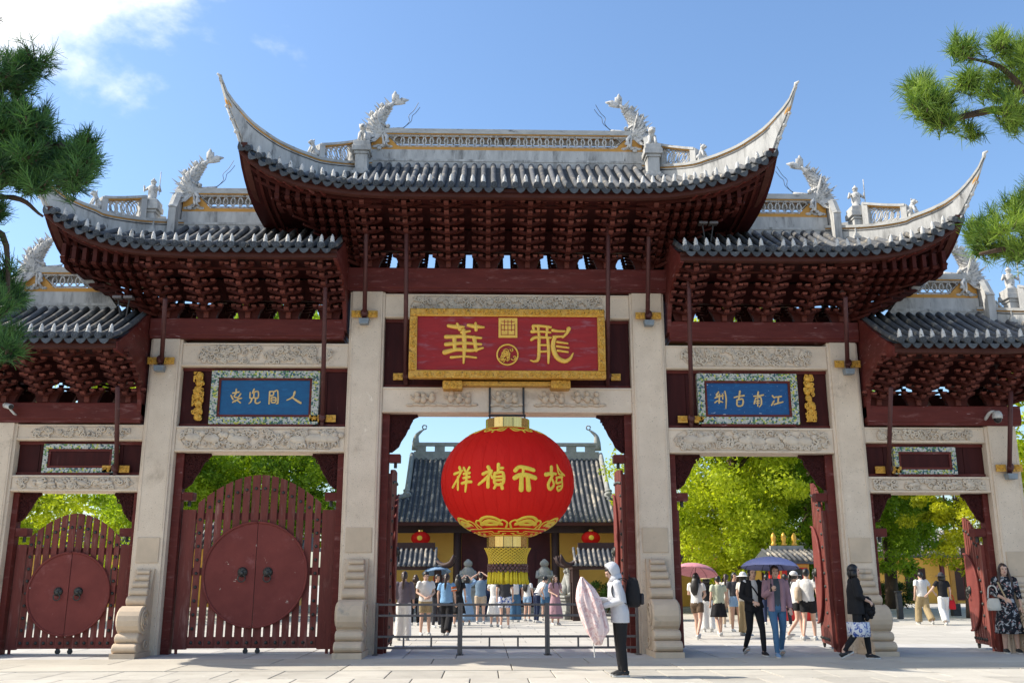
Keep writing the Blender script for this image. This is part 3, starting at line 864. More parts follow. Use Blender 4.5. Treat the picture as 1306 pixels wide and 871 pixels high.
# ------------------------------------------------------------------ roofs
def make_roof(P, sg, half):
    """P in u = |x| from the bay side to the corner.  half: True for one half of the main roof (u from 0)"""
    u0, ur, uc, ye, yec = P['u0'], P['ur'], P['uc'], P['ye'], P['yec']
    z0, zr = P['z0'], P['zr']
    EZ = smoothtab(P['eave'], 40)
    HB = smoothtab(P['hipb'], 40)
    HT = smoothtab(P['hipt'], 60)
    sgx = lambda p: (sg * p[0], p[1], p[2])
    def eave(u):
        t = max(0, (u - ur) / (uc - ur))
        return np.array([u, lerp(ye, yec, t ** 1.5), tab(u, EZ) if u > EZ[0][0] else z0])
    def top(u):
        if u <= ur: return np.array([u, YC - .10, zr])
        s = (u - ur) / (uc - ur)
        return np.array([u, lerp(YC - .10, yec, s), min(tab(s, HB), zr) if s > 0 else zr])
    def S(u, t):
        e, p = eave(u), top(u)
        q = e + (p - e) * t
        q[2] = e[2] + (p[2] - e[2]) * (t ** 1.18)
        return q
    def Sx(y, t):           # end slope, front half: y from ye corner to YC
        s = (y - YC) / (yec - YC)
        uu = lerp(ur, uc, s)
        e = np.array([uc - .10 * (1 - s), y, tab(lerp(ur - .6, uc, s), EZ) if lerp(ur - .6, uc, s) > EZ[0][0] else z0])
        p = np.array([uu, y, tab(s, HB)])
        q = e + (p - e) * t
        q[2] = e[2] + (p[2] - e[2]) * (t ** 1.18)
        return q
    bk = P.get('bk', 1.0)
    back = lambda p: np.array([p[0], YC + (YC - p[1]) * bk, p[2]])
    # deck
    mb = MB()
    U = np.concatenate([np.linspace(u0, ur, 12, endpoint=False), np.linspace(ur, uc, 16)])
    T = np.linspace(0, 1, 7)
    off = np.array([0, 0, -.035])
    def grid(fn, A, tr=lambda p: p):
        V = [sgx(tr(fn(a, t) + off)) for a in A for t in T]
        n = len(T)
        F = [(i * n + j, (i + 1) * n + j, (i + 1) * n + j + 1, i * n + j + 1) for i in range(len(A) - 1) for j in range(n - 1)]
        mb.add(V, F)
    grid(S, U); grid(S, U, back)
    Y = np.linspace(yec, YC, 14)
    grid(Sx, Y); grid(Sx, Y, back)
    roof = mb.build('roof', 'tile_deck', gate, smooth=True)
    # barrel tile rows, front
    sp = P['sp']
    rr = sp * .275
    n = int((uc - .02 - u0) / sp)
    start = (sp / 2) if half else (u0 + .09)
    dcache = {}
    k = 0
    u = start
    while u < uc - .04:
        e = S(u, 0); p = S(u, 1)
        m = 7
        L = np.linalg.norm(p - e)
        if L > .12:
            tb = MB()
            pts = [S(u, t) + np.array([0, 0, .012]) for t in np.linspace(0, .985, m)]
            pts[0] = pts[0] + (pts[0] - pts[1]) * (.05 / max(np.linalg.norm(pts[0] - pts[1]), .01))
            rings = []
            for i, q in enumerate(pts):
                t_ = pts[min(i + 1, m - 1)] - pts[max(i - 1, 0)]; t_ /= np.linalg.norm(t_)
                up = np.cross(np.array([1., 0, 0]), t_); up /= np.linalg.norm(up)
                if up[2] < 0: up = -up
                jj = 1 + .06 * math.sin(i * 2.1 + k)
                rings.append([sgx(q + np.array([1., 0, 0]) * rr * jj * math.cos(a) + up * rr * jj * 1.15 * math.sin(a)) for a in np.linspace(-.25, PI + .25, 9)])
            tb.loft(rings, caps=True)
            tb.build('barrel_tile_row', 'tile', roof, smooth=True)
            tb.f = []
        # round end tile, drip tile and finial
        q = S(u, 0) + np.array([0, -.055, .02])
        if 'disc' not in dcache:
            d = MB()
            d.disc_y(0, 0, rr * 1.12, -.012, .03, 16)
            d.tube([(rr * .86 * math.cos(a), -.013, rr * .86 * math.sin(a)) for a in np.linspace(0, 2 * PI, 17)], .009, 5, (0, 1, 0))
            d.ball((0, -.012, 0), (rr * .45, .012, rr * .45), 8, 5)
            dcache['disc'] = d.mesh('round_end_tile', 'tile_end')
            w = sp * .5
            d = MB()
            d.prism([(-w, .02), (-w * .9, -.035), (-w * .6, -.085), (-w * .25, -.115), (0, -.125), (w * .25, -.115), (w * .6, -.085), (w * .9, -.035), (w, .02), (w * .6, -.012), (0, -.03), (-w * .6, -.012)], 'y', -.008, .012)
            dcache['drip'] = d.mesh('drip_tile', 'tile_end')
            d = MB()
            d.lathe([(.044, 0), (.050, .02), (.040, .05), (.046, .08), (.034, .105), (.036, .13), (.024, .155), (.016, .175), (.004, .19)], n=8)
            d.tube([(0, .0, .06), (0, -.035, .08), (0, -.05, .06)], [.014, .012, .004], 5)
            dcache['fin'] = d.mesh('tile_finial', 'plaster_clean', True)
        ql = Vector(sgx(q))
        put('round_end_tile', dcache['disc'], roof, ql - wloc(roof))
        if not (u > uc - .35) and random.random() > .04:
            put('tile_finial', dcache['fin'], roof, ql + Vector((0, .05, rr * .9)) - wloc(roof), rot=(random.uniform(-.08, .08), random.uniform(-.08, .08), random.uniform(-.4, .4)))
        u2 = u + sp / 2
        if u2 < uc - .05:
            q2 = S(u2, 0) + np.array([0, -.03, -.02])
            slope = math.atan2(S(u2 + .05, 0)[2] - S(u2 - .05, 0)[2], .10)
            put('drip_tile', dcache['drip'], roof, Vector(sgx(q2)) - wloc(roof), rot=(0, -slope * sg, 0))
        k += 1
        u += sp
    # rows of the back and of the end slope (hardly seen from the square): one mesh
    st = MB()
    u = start
    while u < uc - .06:
        pts = [back(S(u, t)) for t in np.linspace(0, .985, 5)]
        if np.linalg.norm(pts[0] - pts[-1]) > .12:
            st.tube([sgx(q) for q in pts], rr, 6)
        u += sp
    y = yec + .1
    while y < 2 * YC - yec - .1:
        yy = y if y <= YC else 2 * YC - y
        pts = [Sx(yy, t) for t in np.linspace(0, .985, 5)]
        if y > YC: pts = [back(q) for q in pts]
        if np.linalg.norm(pts[0] - pts[-1]) > .12:
            st.tube([sgx(q) for q in pts], rr, 6, (0, 1, 0))
        y += sp
    o = st.build('rear_tile_rows', 'tile', roof, smooth=True); o['kind'] = 'stuff'
    # eave boards and soffit
    eb = MB(); fh = 1.0
    def fascia(fn, A, tr, dirn):
        rings = []
        for a in A:
            q = fn(a, 0)
            d = np.array(dirn)
            rings.append([sgx(tr(q + d * .05 + np.array([0, 0, -.03]))), sgx(tr(q + d * .05 + np.array([0, 0, -.205 * fh]))),
                          sgx(tr(q + d * .09 + np.array([0, 0, -.215 * fh]))), sgx(tr(q + d * .18 + np.array([0, 0, -.215 * fh]))), sgx(tr(q + d * .18 + np.array([0, 0, -.03])))])
        eb.loft(rings)
    idt = lambda p: p
    fascia(S, np.concatenate([np.linspace(u0, ur, 6, endpoint=False), np.linspace(ur, uc, 18)]), idt, (0, 1, 0))
    fascia(S, np.concatenate([np.linspace(u0, ur, 6, endpoint=False), np.linspace(ur, uc, 18)]), back, (0, 1, 0))
    fh = .55
    fascia(Sx, np.linspace(yec, YC, 14), idt, (-1, 0, 0))
    fascia(Sx, np.linspace(yec, YC, 14), back, (-1, 0, 0))
    eb.build('eave_board', 'red_eave', roof)
    sb = MB()
    upl = P['upl']
    zi = z0 - .06
    def soff(fn, A, inner, tr):
        V, F = [], []
        m = 5
        for a in A:
            q = fn(a, 0)
            e = q + np.array([0, 0, -.13])
            i_ = inner(a)
            for t in np.linspace(0, 1, m):
                c = e + (i_ - e) * t
                c[2] = lerp(e[2], zi, min(1, t * 1.0)) 
                V.append(sgx(tr(c)))
        for i in range(len(A) - 1):
            for j in range(m - 1):
                F.append((i * m + j, (i + 1) * m + j, (i + 1) * m + j + 1, i * m + j + 1))
        sb.add(V, F)
    A = np.concatenate([np.linspace(u0, ur, 5, endpoint=False), np.linspace(ur, uc - .02, 14)])
    inn = lambda a: np.array([min(a, upl), .2, zi])
    soff(S, A, inn, idt); soff(S, A, inn, back)
    inn2 = lambda y: np.array([upl, max(y, .0), zi])
    soff(Sx, np.linspace(yec + .02, YC, 10), inn2, idt); soff(Sx, np.linspace(yec + .02, YC, 10), inn2, back)
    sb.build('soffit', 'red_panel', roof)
    # layered curved boards stepping in below the upturned corner
    for j in range(1, 3):
        cb_ = MB(); rings = []
        for u in np.linspace(ur - .5, uc - .12 * j, 14):
            q = eave(u) + np.array([0, .14 + .17 * j, -.17 - .060 * j])
            lift = max(0, (u - ur) / (uc - ur)) ** 2 * .10 * j
            q[2] -= lift * .6
            rings.append([sgx(q), sgx(q + np.array([0, .06, 0])), sgx(q + np.array([0, .06, .06])), sgx(q + np.array([0, 0, .06]))])
        cb_.loft(rings); cb_.build('corner_board', 'red_bracket', roof)
        cb_ = MB(); rings = []
        for y in np.linspace(yec + .12 * j, YC, 12):
            q = Sx(y, 0) + np.array([-.14 - .17 * j, 0, -.17 - .060 * j])
            rings.append([sgx(q), sgx(q + np.array([-.06, 0, 0])), sgx(q + np.array([-.06, 0, .06])), sgx(q + np.array([0, 0, .06]))])
        cb_.loft(rings); cb_.build('corner_board', 'red_bracket', roof)
    # hip beam under the corner and rafters fanning out
    hb = MB()
    for tr in (idt, back):
        a = np.array([upl, .1, zi - .08]); c = eave(uc) + np.array([-.06, .06, -.16])
        mid = (a + c) / 2 + np.array([0, 0, -.10])
        hb.tube([sgx(tr(q)) for q in catmull([a, mid, c], 7)], [(.07, .10)] * 5 + [(.06, .08), (.04, .05)], 4, (0, 0, 1))
        for t in np.linspace(.15, .9, 7):
            q = eave(lerp(ur + .4, uc, t)) + np.array([0, .1, -.20])
            b_ = np.array([lerp(upl, uc, t * .5), lerp(-.3, -1.0, t), zi - .04 + .25 * t * t])
            hb.tube([sgx(tr(b_)), sgx(tr(q))], .035, 5)
    hb.build('corner_rafters', 'red_beam', roof)
    # hip ridge: white plaster wall sweeping up into the horn, capped, with an ochre line
    A0 = np.array([ur, YC - .02]); B0 = np.array([uc, yec])
    dirv = (B0 - A0); 
    nrm = np.array([dirv[1], -dirv[0]]); nrm /= np.linalg.norm(nrm)
    smax = P['hipt'][-1][0]
    s_bot = lambda s: tab(s, HB) - .06 if s <= 1 else None
    samples = list(np.linspace(.02, smax, 26))
    def wall(mbx, zlo, zhi, wfun, tr):
        rings = []
        for s in samples:
            c = A0 + dirv * s
            w = wfun(s)
            a, b2 = c + nrm * w, c - nrm * w
            zl, zh = zlo(s), zhi(s)
            rings.append([sgx(tr(np.array([a[0], a[1], zl]))), sgx(tr(np.array([b2[0], b2[1], zl]))), sgx(tr(np.array([b2[0], b2[1], zh]))), sgx(tr(np.array([a[0], a[1], zh])))])
        mbx.loft(rings)
    zt = lambda s: tab(s, HT)
    taper = lambda s: 1.0 if s < .85 else max(.30, 1 - (s - .85) / (smax - .85) * .70)
    def zb_(s):
        if s <= .97: return min(tab(s, HB) - .08, zt(s) - .10)
        t = (s - .97) / (smax - .97)
        zc = tab(.97, HB) - .08
        return min(zt(s) - .05, lerp(zc + (zt(s) - zt(.97)) * .80, zt(s) - .05, t ** .7))
    for tr in (idt, back):
        hw = MB(); hc = MB(); ho = MB(); hk = MB()
        wall(hw, zb_, lambda s: zt(s) - .085, lambda s: .10 * taper(s), tr)
        wall(hc, lambda s: zt(s) - .06, zt, lambda s: .135 * taper(s), tr)
        full = samples[:]
        samples[:] = [s for s in full if s < 1.04]
        wall(ho, lambda s: zt(s) - .084, lambda s: zt(s) - .061, lambda s: .112 * taper(s), tr)
        samples[:] = [s for s in full if s < .97]
        wall(hk, lambda s: zt(s) - .135, lambda s: zt(s) - .115, lambda s: .107 * taper(s), tr)
        samples[:] = full
        hw.build('hip_ridge', 'plaster', roof)
        hc.build('hip_cap', 'plaster_cap', roof)
        ho.build('hip_line', 'ochre', roof)
        hk.build('hip_line', 'iron', roof)
    # carved cloud knobs under the horn, ochre patch below the tip
    for tr in (idt, back):
        kb = MB(); ob_ = MB()
        kp = []
        for i, s in enumerate(np.linspace(.93, 1.0 + (smax - 1) * .55, 5)):
            c = A0 + dirv * (s + .01)
            kp.append(sgx(tr(np.array([c[0], c[1], zb_(s) - .03 + .012 * i]))))
            kb.ball(kp[-1], (.075 - .008 * i, .075 - .008 * i, .06 - .005 * i), 8, 6)
        c = A0 + dirv * smax
        tip = np.array([c[0], c[1], zt(smax)])
        kb2 = MB(); kb2.tube([sgx(tr(tip + np.array([-.02, .02, -.10]))), sgx(tr(tip + np.array([0, 0, .01]))), sgx(tr(tip + np.array([.05, -.05, .03])))], [(.035, .05), (.038, .045), (.02, .02)], 7); kb2.build('horn_tip', 'plaster_clean', roof, smooth=True)
        s = lerp(1, smax, .55)
        pts = [np.array([*(A0 + dirv * q), lerp(zb_(q), zt(q), .35)]) for q in np.linspace(lerp(1, smax, .35), lerp(1, smax, .70), 5)]
        ob_.tube([sgx(tr(q)) for q in pts], [(.02, .02), (.05, .055), (.055, .06), (.045, .05), (.02, .02)], 8)
        kb.tube(kp, .03, 6)
        kb.build('horn_carving', 'plaster_clean', roof, smooth=True)
        ob_.build('horn_patch', 'ochre', roof, smooth=True)
    # lattice parapet on the upper hip, on its plinth
    s0, s1 = P['lat']
    N = 6
    zlat = lambda s: zt(s) + P['lath'] * (1.0 + .55 * (1 - (s - s0) / (s1 - s0)))
    for tr in (idt, back):
        lb = MB(); lc = MB(); lo = MB()
        for i in range(N + 1):
            s = lerp(s0, s1, (i + .0) / N)
            c = A0 + dirv * s
            if i < N:
                cs = A0 + dirv * lerp(s0, s1, (i + .5) / N)
                sm = lerp(s0, s1, (i + .5) / N)
                h = (zlat(sm) - zt(sm)) * .5
                rad = h * .82
                du = dirv / np.linalg.norm(dirv)
                for off_ in (-.45, .45):
                    ring = [np.array([cs[0] + du[0] * (rad * math.cos(q) + off_ * .1), cs[1] + du[1] * (rad * math.cos(q) + off_ * .1), zt(sm) + h * .95 + rad * math.sin(q)]) for q in np.linspace(0, 2 * PI, 11)]
                    lb.tube([sgx(tr(q)) for q in ring], .016, 4, (.6, .6, .2))
        saved = samples[:]
        samples[:] = list(np.linspace(s0 - .02, s1 + .02, 10))
        wall(lc, zlat, lambda s: zlat(s) + .055, lambda s: .11, tr)
        wall(lo, lambda s: zlat(s) - .022, lambda s: zlat(s) - .001, lambda s: .085, tr)
        for sa, sb_ in ((s0 - .03, s0 + .012), (s1 - .012, s1 + .03)):
            samples[:] = [sa, sb_]
            wall(lc, lambda s: zt(s) - .01, lambda s: zlat(s) + .04, lambda s: .095, tr)
        samples[:] = saved
        lb.build('hip_lattice', 'plaster_clean', roof)
        lc.build('hip_parapet', 'plaster', roof)
        lo.build('hip_line', 'ochre', roof)
    return roof, S, (A0, dirv, zt, zlat)

MAIN = dict(bk=.5, u0=0, ur=3.1, uc=5.45, ye=-2.05, yec=-2.12, z0=9.10, zr=10.58, sp=.214, upl=3.3,
            eave=[(2.4, 9.10), (3.1, 9.13), (3.75, 9.21), (4.39, 9.35), (5.0, 9.63), (5.35, 9.90), (5.45, 10.0)],
            hipb=[(0, 10.50), (.14, 10.22), (.33, 9.99), (.53, 9.87), (.70, 9.82), (.86, 9.92), (1.0, 10.02)],
            hipt=[(0, 10.72), (.18, 10.47), (.41, 10.28), (.52, 10.26), (.64, 10.26), (.78, 10.31), (.93, 10.48), (1.04, 10.74), (1.10, 10.92), (1.15, 11.22)],
            lat=(.17, .41), lath=.30)
SIDE = dict(bk=.7, u0=3.46, ur=7.2, uc=9.32, ye=-1.70, yec=-1.76, z0=7.92, zr=9.02, sp=.222, upl=7.45,
            eave=[(6.4, 7.92), (7.12, 7.95), (7.6, 8.0), (8.05, 8.08), (8.48, 8.22), (8.9, 8.44), (9.12, 8.59), (9.32, 8.74)],
            hipb=[(0, 8.92), (.32, 8.64), (.53, 8.57), (.68, 8.60), (.81, 8.66), (1.0, 8.74)],
            hipt=[(0, 9.22), (.33, 8.99), (.59, 8.90), (.67, 8.94), (.78, 8.98), (.89, 9.06), (.99, 9.22), (1.06, 9.40), (1.13, 9.63), (1.18, 9.90)],
            lat=(.34, .60), lath=.30)
dU, dZ = 3.24, -1.88
OUT = dict(SIDE, u0=7.66, ur=7.2 + dU, uc=9.32 + dU, z0=7.92 + dZ, zr=9.02 + dZ, upl=10.68,
           eave=[(a + dU, b_ + dZ) for a, b_ in SIDE['eave']], hipb=[(a, b_ + dZ) for a, b_ in SIDE['hipb']], hipt=[(a, b_ + dZ) for a, b_ in SIDE['hipt']])
ROOFS = {}
for sg in (-1, 1):
    ROOFS['main', sg] = make_roof(MAIN, sg, True)
    ROOFS['side', sg] = make_roof(SIDE, sg, False)
    ROOFS['out', sg] = make_roof(OUT, sg, False)

# curved red end boards where the lower roofs meet the taller bay's pillar
for sg in (-1, 1):
    for (u, zb, z0, zr) in ((3.50, 6.88, 7.92, 9.02), (7.68, 5.05, 6.04, 7.14)):
        poly = [(.2, zb - .25), (-.04, zb - .25), (-.09, zb + .05), (-.22, zb + .28), (-.45, zb + .52), (-.85, zb + .72), (-1.25, z0 - .26), (-1.62, z0 - .24), (-1.64, z0 - .08),
                (-1.2, z0 + .17), (-.7, z0 + .48), (-.25, z0 + .80), (.2, zr - .05)]
        back = [(2 * YC - a, b_) for a, b_ in poly][::-1]
        mb = MB(); xs = sorted((sg * (u - .05), sg * (u + .03)))
        mb.prism(poly + back, 'x', xs[0], xs[1])
        mb.build('end_board', 'red_beam', gate)

# ------------------------------------------------------------------ main ridges with lattice, ochre band, cap
def ridge(u_lo, u_hi, ztop, zbase, sg, half, cut):
    """ridge wall along x from u_lo to u_hi; cut: how far the inner end slants (top starts further out)"""
    H = ztop - zbase
    lv = [0, .42, .50, .82, .86, 1.0]
    z = [zbase + H * t for t in lv]
    def ui(t): return u_lo + cut * t
    def slab(t0, t1, y0, y1, du=0.0):
        mb = MB()
        V = []
        for (t, zz) in ((t0, zbase + H * t0), (t1, zbase + H * t1)):
            for uu in (ui(t) if not half else u_lo, u_hi + du):
                for y in (y0, y1):
                    V.append((sg * uu, y, zz))
        mb.add(V, [(0, 1, 3, 2), (4, 6, 7, 5), (0, 2, 6, 4), (1, 5, 7, 3), (0, 4, 5, 1), (2, 3, 7, 6)])
        return mb
    rd = slab(-.12, .40, YC - .13, YC + .13).build('ridge', 'plaster', gate)
    slab(.06, .12, YC - .145, YC + .145, .01).build('ridge_fillet', 'plaster', rd)
    slab(.40, .50, YC - .11, YC + .11).build('ridge_band', 'ochre', rd)
    slab(.842, .866, YC - .14, YC + .14, .01).build('ridge_band', 'ochre', rd)
    slab(.868, 1.0, YC - .155, YC + .155, .02).build('ridge_cap', 'plaster_cap', rd)
    zl0, zl1 = zbase + H * .501, zbase + H * .841
    le = u_hi - .62                     # lattice ends, solid ochre field beyond it
    li = (ui(.5) + .38) if not half else 0
    mb = MB(); xs = sorted((sg * (le + .10), sg * (u_hi - .002)))
    V = []
    fld = MB(); fld.prism([(sg * le, zl0), (sg * (u_hi - .003), zl0), (sg * (u_hi - .003), zl1), (sg * (le + .30), zl1)], 'y', YC - .105, YC + .105)
    fld.build('ridge_field', 'ochre', rd)
    fr = MB()
    for yy in (YC - .115, YC + .115):
        P = [(sg * li, yy, zl0 + .02), (sg * (le - .03), yy, zl0 + .02), (sg * (le + .25), yy, zl1 - .02), (sg * ((li - .0) if half else li + .02), yy, zl1 - .02)]
        fr.tube(P[:3] + [P[3]], .02, 4, (0, 1, 0))
        if not half:
            fr.tube([(sg * (li - .02), yy, zl0 + .02), (sg * (li + .22), yy, zl1 - .02)], .022, 4, (0, 1, 0))
    fr.build('lattice_frame', 'plaster_clean', rd)
    if not half:
        q = MB(); q.prism([(sg * ui(.5), zl0), (sg * (li - .04), zl0), (sg * (li + .20), zl1), (sg * ui(.841), zl1)], 'y', YC - .10, YC + .10)
        q.build('ridge_field', 'plaster', rd)
    lb = MB()
    h = (zl1 - zl0) / 2
    zc = (zl0 + zl1) / 2
    st = .165
    u = li + (.0 if half else .12)
    while u < le + .14:
        for dz in (0,):
            ring = [(sg * (u + h * .86 * math.cos(q)), YC - .09, zc + h * .86 * math.sin(q)) for q in np.linspace(0, 2 * PI, 13)]
            lb.tube(ring, .017, 5, (0, 1, 0))
        u += st
    lb.build('ridge_lattice', 'plaster_clean', rd)
    bb_ = MB(); xs = sorted((sg * (li + .001), sg * (le + .29)))
    bb_.box(xs[0], xs[1], YC + .06, YC + .10, zc + .01, zl1 - .002); bb_.build('lattice_shade_strip', 'plaster_cap', rd)  # added strip whose dark colour stands for shade and dirt under the cap
    # white cloud on the ochre field
    cb = MB()
    for i in range(5):
        cb.ball((sg * (le + .20 + .085 * i), YC - .112, zl0 - .01 + .025 * (i % 2)), (.07, .02, .035), 8, 5)
    cb.build('ridge_cloud', 'plaster_clean', rd, smooth=True)
    return rd
for sg in (-1, 1):
    ridge(0, 3.10, 11.47, 10.62, sg, True, 0)
    ridge(4.86, 7.24, 9.96, 9.04, sg, False, .72)
    ridge(8.42, 7.24 + dU, 9.96 + dZ, 9.04 + dZ, sg, False, .72)

# ------------------------------------------------------------------ ridge creatures and figures
def dragon_fish():
    """head down biting the ridge (facing -u), body arching up, tail flicking back; local origin at the ridge top, +x outwards"""
    body = MB()
    P = catmull([(-.16, 0, .12), (.02, 0, .10), (.20, 0, .18), (.28, 0, .42), (.16, 0, .66), (-.02, 0, .88), (-.20, 0, 1.06)], 22)
    r = np.interp(np.linspace(0, 1, 22), [0, .12, .3, .5, .7, .88, 1], [.09, .18, .24, .235, .17, .085, .04])
    body.tube(P, [(a * .75, a) for a in r], 12, (0, 1, 0))
    # jaws, brow, snout
    body.tube([(-.05, 0, .16), (-.22, 0, .20), (-.40, 0, .24), (-.46, 0, .29)], [(.15, .10), (.13, .08), (.09, .06), (.03, .03)], 8, (0, 1, 0))
    body.tube([(-.05, 0, .04), (-.22, 0, .03), (-.36, 0, .06)], [(.13, .09), (.11, .06), (.05, .03)], 8, (0, 1, 0))
    for s in (-1, 1):
        body.ball((-.06, s * .15, .27), .06, 8, 6)
        body.tube([(.0, s * .10, .30), (.12, s * .15, .36), (.24, s * .17, .46)], [.03, .022, .005], 6)
    fin = MB()
    # dorsal spines along the outside of the arch
    for i in range(3, 20):
        p = np.array(P[i]); t = np.array(P[i + 1]) - np.array(P[i - 1]); t /= np.linalg.norm(t)
        nn = np.array([t[2], 0, -t[0]])
        L = .20 + .08 * math.sin(i * 1.7)
        a = p + nn * r[i] * .8
        fin.add([a - t * .05 + np.array([0, .012, 0]), a + t * .05 + np.array([0, .012, 0]), a + nn * L + t * .05, a - t * .05 - np.array([0, .012, 0]), a + t * .05 - np.array([0, .012, 0])],
                [(0, 1, 2), (3, 2, 4), (0, 2, 3), (1, 4, 2)])
        if i % 4 == 1:
            fin.ball(tuple(a + nn * .09), .07, 7, 5)
    # scales
    for i in range(3, 19):
        p = np.array(P[i]); t = np.array(P[i + 1]) - np.array(P[i - 1]); t /= np.linalg.norm(t)
        b0 = np.array([t[2], 0, -t[0]])
        for j in range(11):
            q = 2 * PI * (j + .5 * (i % 2)) / 11
            d = np.array([0, 1., 0]) * math.sin(q) * .75 + b0 * math.cos(q)
            c = p + d * r[i] * .98
            w = np.cross(t, d); w = w / np.linalg.norm(w) * .05
            fin.add([c - w - t * .03, c + w - t * .03, c + t * .055 + d * .035, c - t * .05 - d * .03], [(0, 1, 2), (0, 2, 3), (1, 3, 2), (0, 3, 1)])
    # mane and side fins sweeping outwards from the cheek
    for k, (ang, L) in enumerate([(-.75, .44), (-.45, .52), (-.15, .56), (.15, .52), (.45, .44), (.8, .36), (-1.1, .36)]):
        b0 = np.array([.12, 0, .12 + .03 * k]); d = np.array([math.cos(ang), 0, math.sin(ang)])
        for s in (-1, 1):
            fin.tube([b0 + np.array([0, s * .07, 0]), b0 + d * L * .5 + np.array([0, s * .13, -.02]), b0 + d * L + np.array([0, s * .10, .05])], [(.07, .025), (.06, .02), (.005, .005)], 5, (0, 0, 1))
    rgd = np.random.default_rng(4)
    for k in range(44):
        ang = rgd.uniform(-2.0, 1.4); L = rgd.uniform(.28, .62); s = 1 if k % 2 else -1
        b0 = np.array([.10, s * .08, .12]); d = np.array([math.cos(ang), s * .35, math.sin(ang)])
        fin.tube([b0, b0 + d * L * .6 + np.array([0, 0, -.03]), b0 + d * L + np.array([0, 0, .05])], [(.05, .03), (.04, .02), (.004, .004)], 5, (0, 0, 1))
    tail = MB()
    e = np.array(P[-1])
    for ang, L, w in ((3.25, .30, .09), (2.95, .40, .10), (2.0, .26, .09), (1.6, .34, .10), (2.5, .16, .08)):
        d = np.array([math.cos(ang), 0, math.sin(ang)])
        tail.tube([e + np.array([.03, 0, -.05]), e + d * L * .55 + np.array([0, 0, .02]), e + d * L], [(.03, .05), (.022, w), (.008, .015)], 6, (0, 1, 0))
    paw = MB()
    for s in (-1, 1):
        paw.tube([(.06, s * .1, .08), (-.04, s * .16, -.06), (.0, s * .17, -.26), (-.10, s * .18, -.34)], [.06, .055, .045, .02], 7)
        for k in range(4):
            paw.ball((-.05 + .07 * k, s * .165, -.18 - .07 * k), (.07, .03, .05), 7, 5)
    return body, fin, tail, paw
bd, fn_, tl, pw = dragon_fish()
wires = []
for k in range(2):
    w = MB()
    P = [(-.36 - .05 * k, 0, .24), (-.52 - .03 * k, .01, .36 + .02 * k), (-.62 - .05 * k, 0, .50), (-.60 - .10 * k, 0, .66), (-.72 - .06 * k, 0, .80 - .06 * k), (-.80 - .05 * k, 0, .94 - .1 * k), (-.86 - .04 * k, 0, 1.06 - .14 * k)]
    w.tube(catmull(P, 24), .008, 4)
    wires.append(w)
DF = {}
for sg in (-1, 1):
    f = (lambda m: m) if sg > 0 else mirror_x
    DF[sg] = [(n, f(m_).mesh(n, mt, sm)) for n, m_, mt, sm in (('body', bd, 'plaster_clean', True), ('fins', fn_, 'plaster_clean', False), ('tail', tl, 'plaster_clean', True), ('claws', pw, 'plaster_clean', True),
                                                            ('whisker', wires[0], 'iron', False), ('whisker', wires[1], 'iron', False))]
def place_fish(u, z, sg, sc):
    n0, m0 = DF[sg][0]
    o = put('dragon_fish', m0, gate, Vector((sg * u, YC - .02, z)) - gate.location)
    o.scale = (sc, sc, sc)
    for n, m_ in DF[sg][1:]:
        put(n, m_, o)
for sg in (-1, 1):
    place_fish(2.78, 11.30, sg, .84)
    place_fish(6.93, 9.80, sg, .84)
    place_fish(6.93 + dU, 9.80 + dZ, sg, .84)

def guardian(kind):
    mb = MB()
    if kind == 'warrior':
        mb.lathe([(.13, 0), (.14, .05), (.10, .10), (.12, .2), (.115, .30), (.13, .36), (.10, .42), (.045, .45)], n=10)
        mb.ball((0, 0, .51), (.065, .065, .075), 9, 6)
        mb.lathe([(.08, .53), (.07, .57), (.03, .61), (.01, .65)], n=8)
        for s in (-1, 1):
            mb.tube([(s * .11, 0, .38), (s * .20, -.04, .28), (s * .19, -.10, .40)], [.045, .04, .025], 7)
        mb.tube([(.20, -.10, .15), (.20, -.10, .78)], .012, 5)
    else:
        mb.tube(catmull([(0, .12, .06), (0, .08, .18), (0, .0, .30), (0, -.05, .38)], 8), [.10, .12, .11, .08, .08, .08, .08, .07], 9)
        mb.ball((0, -.08, .43), (.10, .11, .10), 9, 6)
        mb.ball((0, -.18, .40), (.055, .05, .045), 8, 5)
        for s in (-1, 1):
            mb.tube([(s * .07, -.06, .28), (s * .08, -.12, .12), (s * .08, -.16, .02)], [.045, .04, .045], 7)
            mb.ball((s * .08, -.04, .51), (.03, .02, .045), 6, 5)
            mb.ball((s * .10, .10, .08), (.06, .10, .08), 8, 5)
        mb.tube([(0, .18, .08), (0, .22, .25), (0, .16, .38)], [.03, .045, .02], 6)
    return mb
GU = {k: guardian(k).mesh('figurine', 'plaster_clean', True) for k in ('warrior', 'lion')}
def post_and_figure(u, y, z0, h, sg, kind, w=.17):
    mb = MB()
    c = (sg * u, y)
    for a, b_, ww in ((0, .10, 1.15), (.10, .18, .95), (.18, .62, .80), (.62, .70, .95), (.70, .86, 1.2), (.86, 1.0, 1.05)):
        mb.box(c[0] - w * ww, c[0] + w * ww, y - w * ww, y + w * ww, z0 + h * a, z0 + h * b_ - .001)
    p = mb.build('ridge_post', 'plaster', gate, bevel=.012)
    put('figurine', GU[kind], p, Vector((sg * u, y, z0 + h)) - wloc(p), 0).scale = (.85, .85, .85)
    # slanted buttress between post and main ridge
    return p
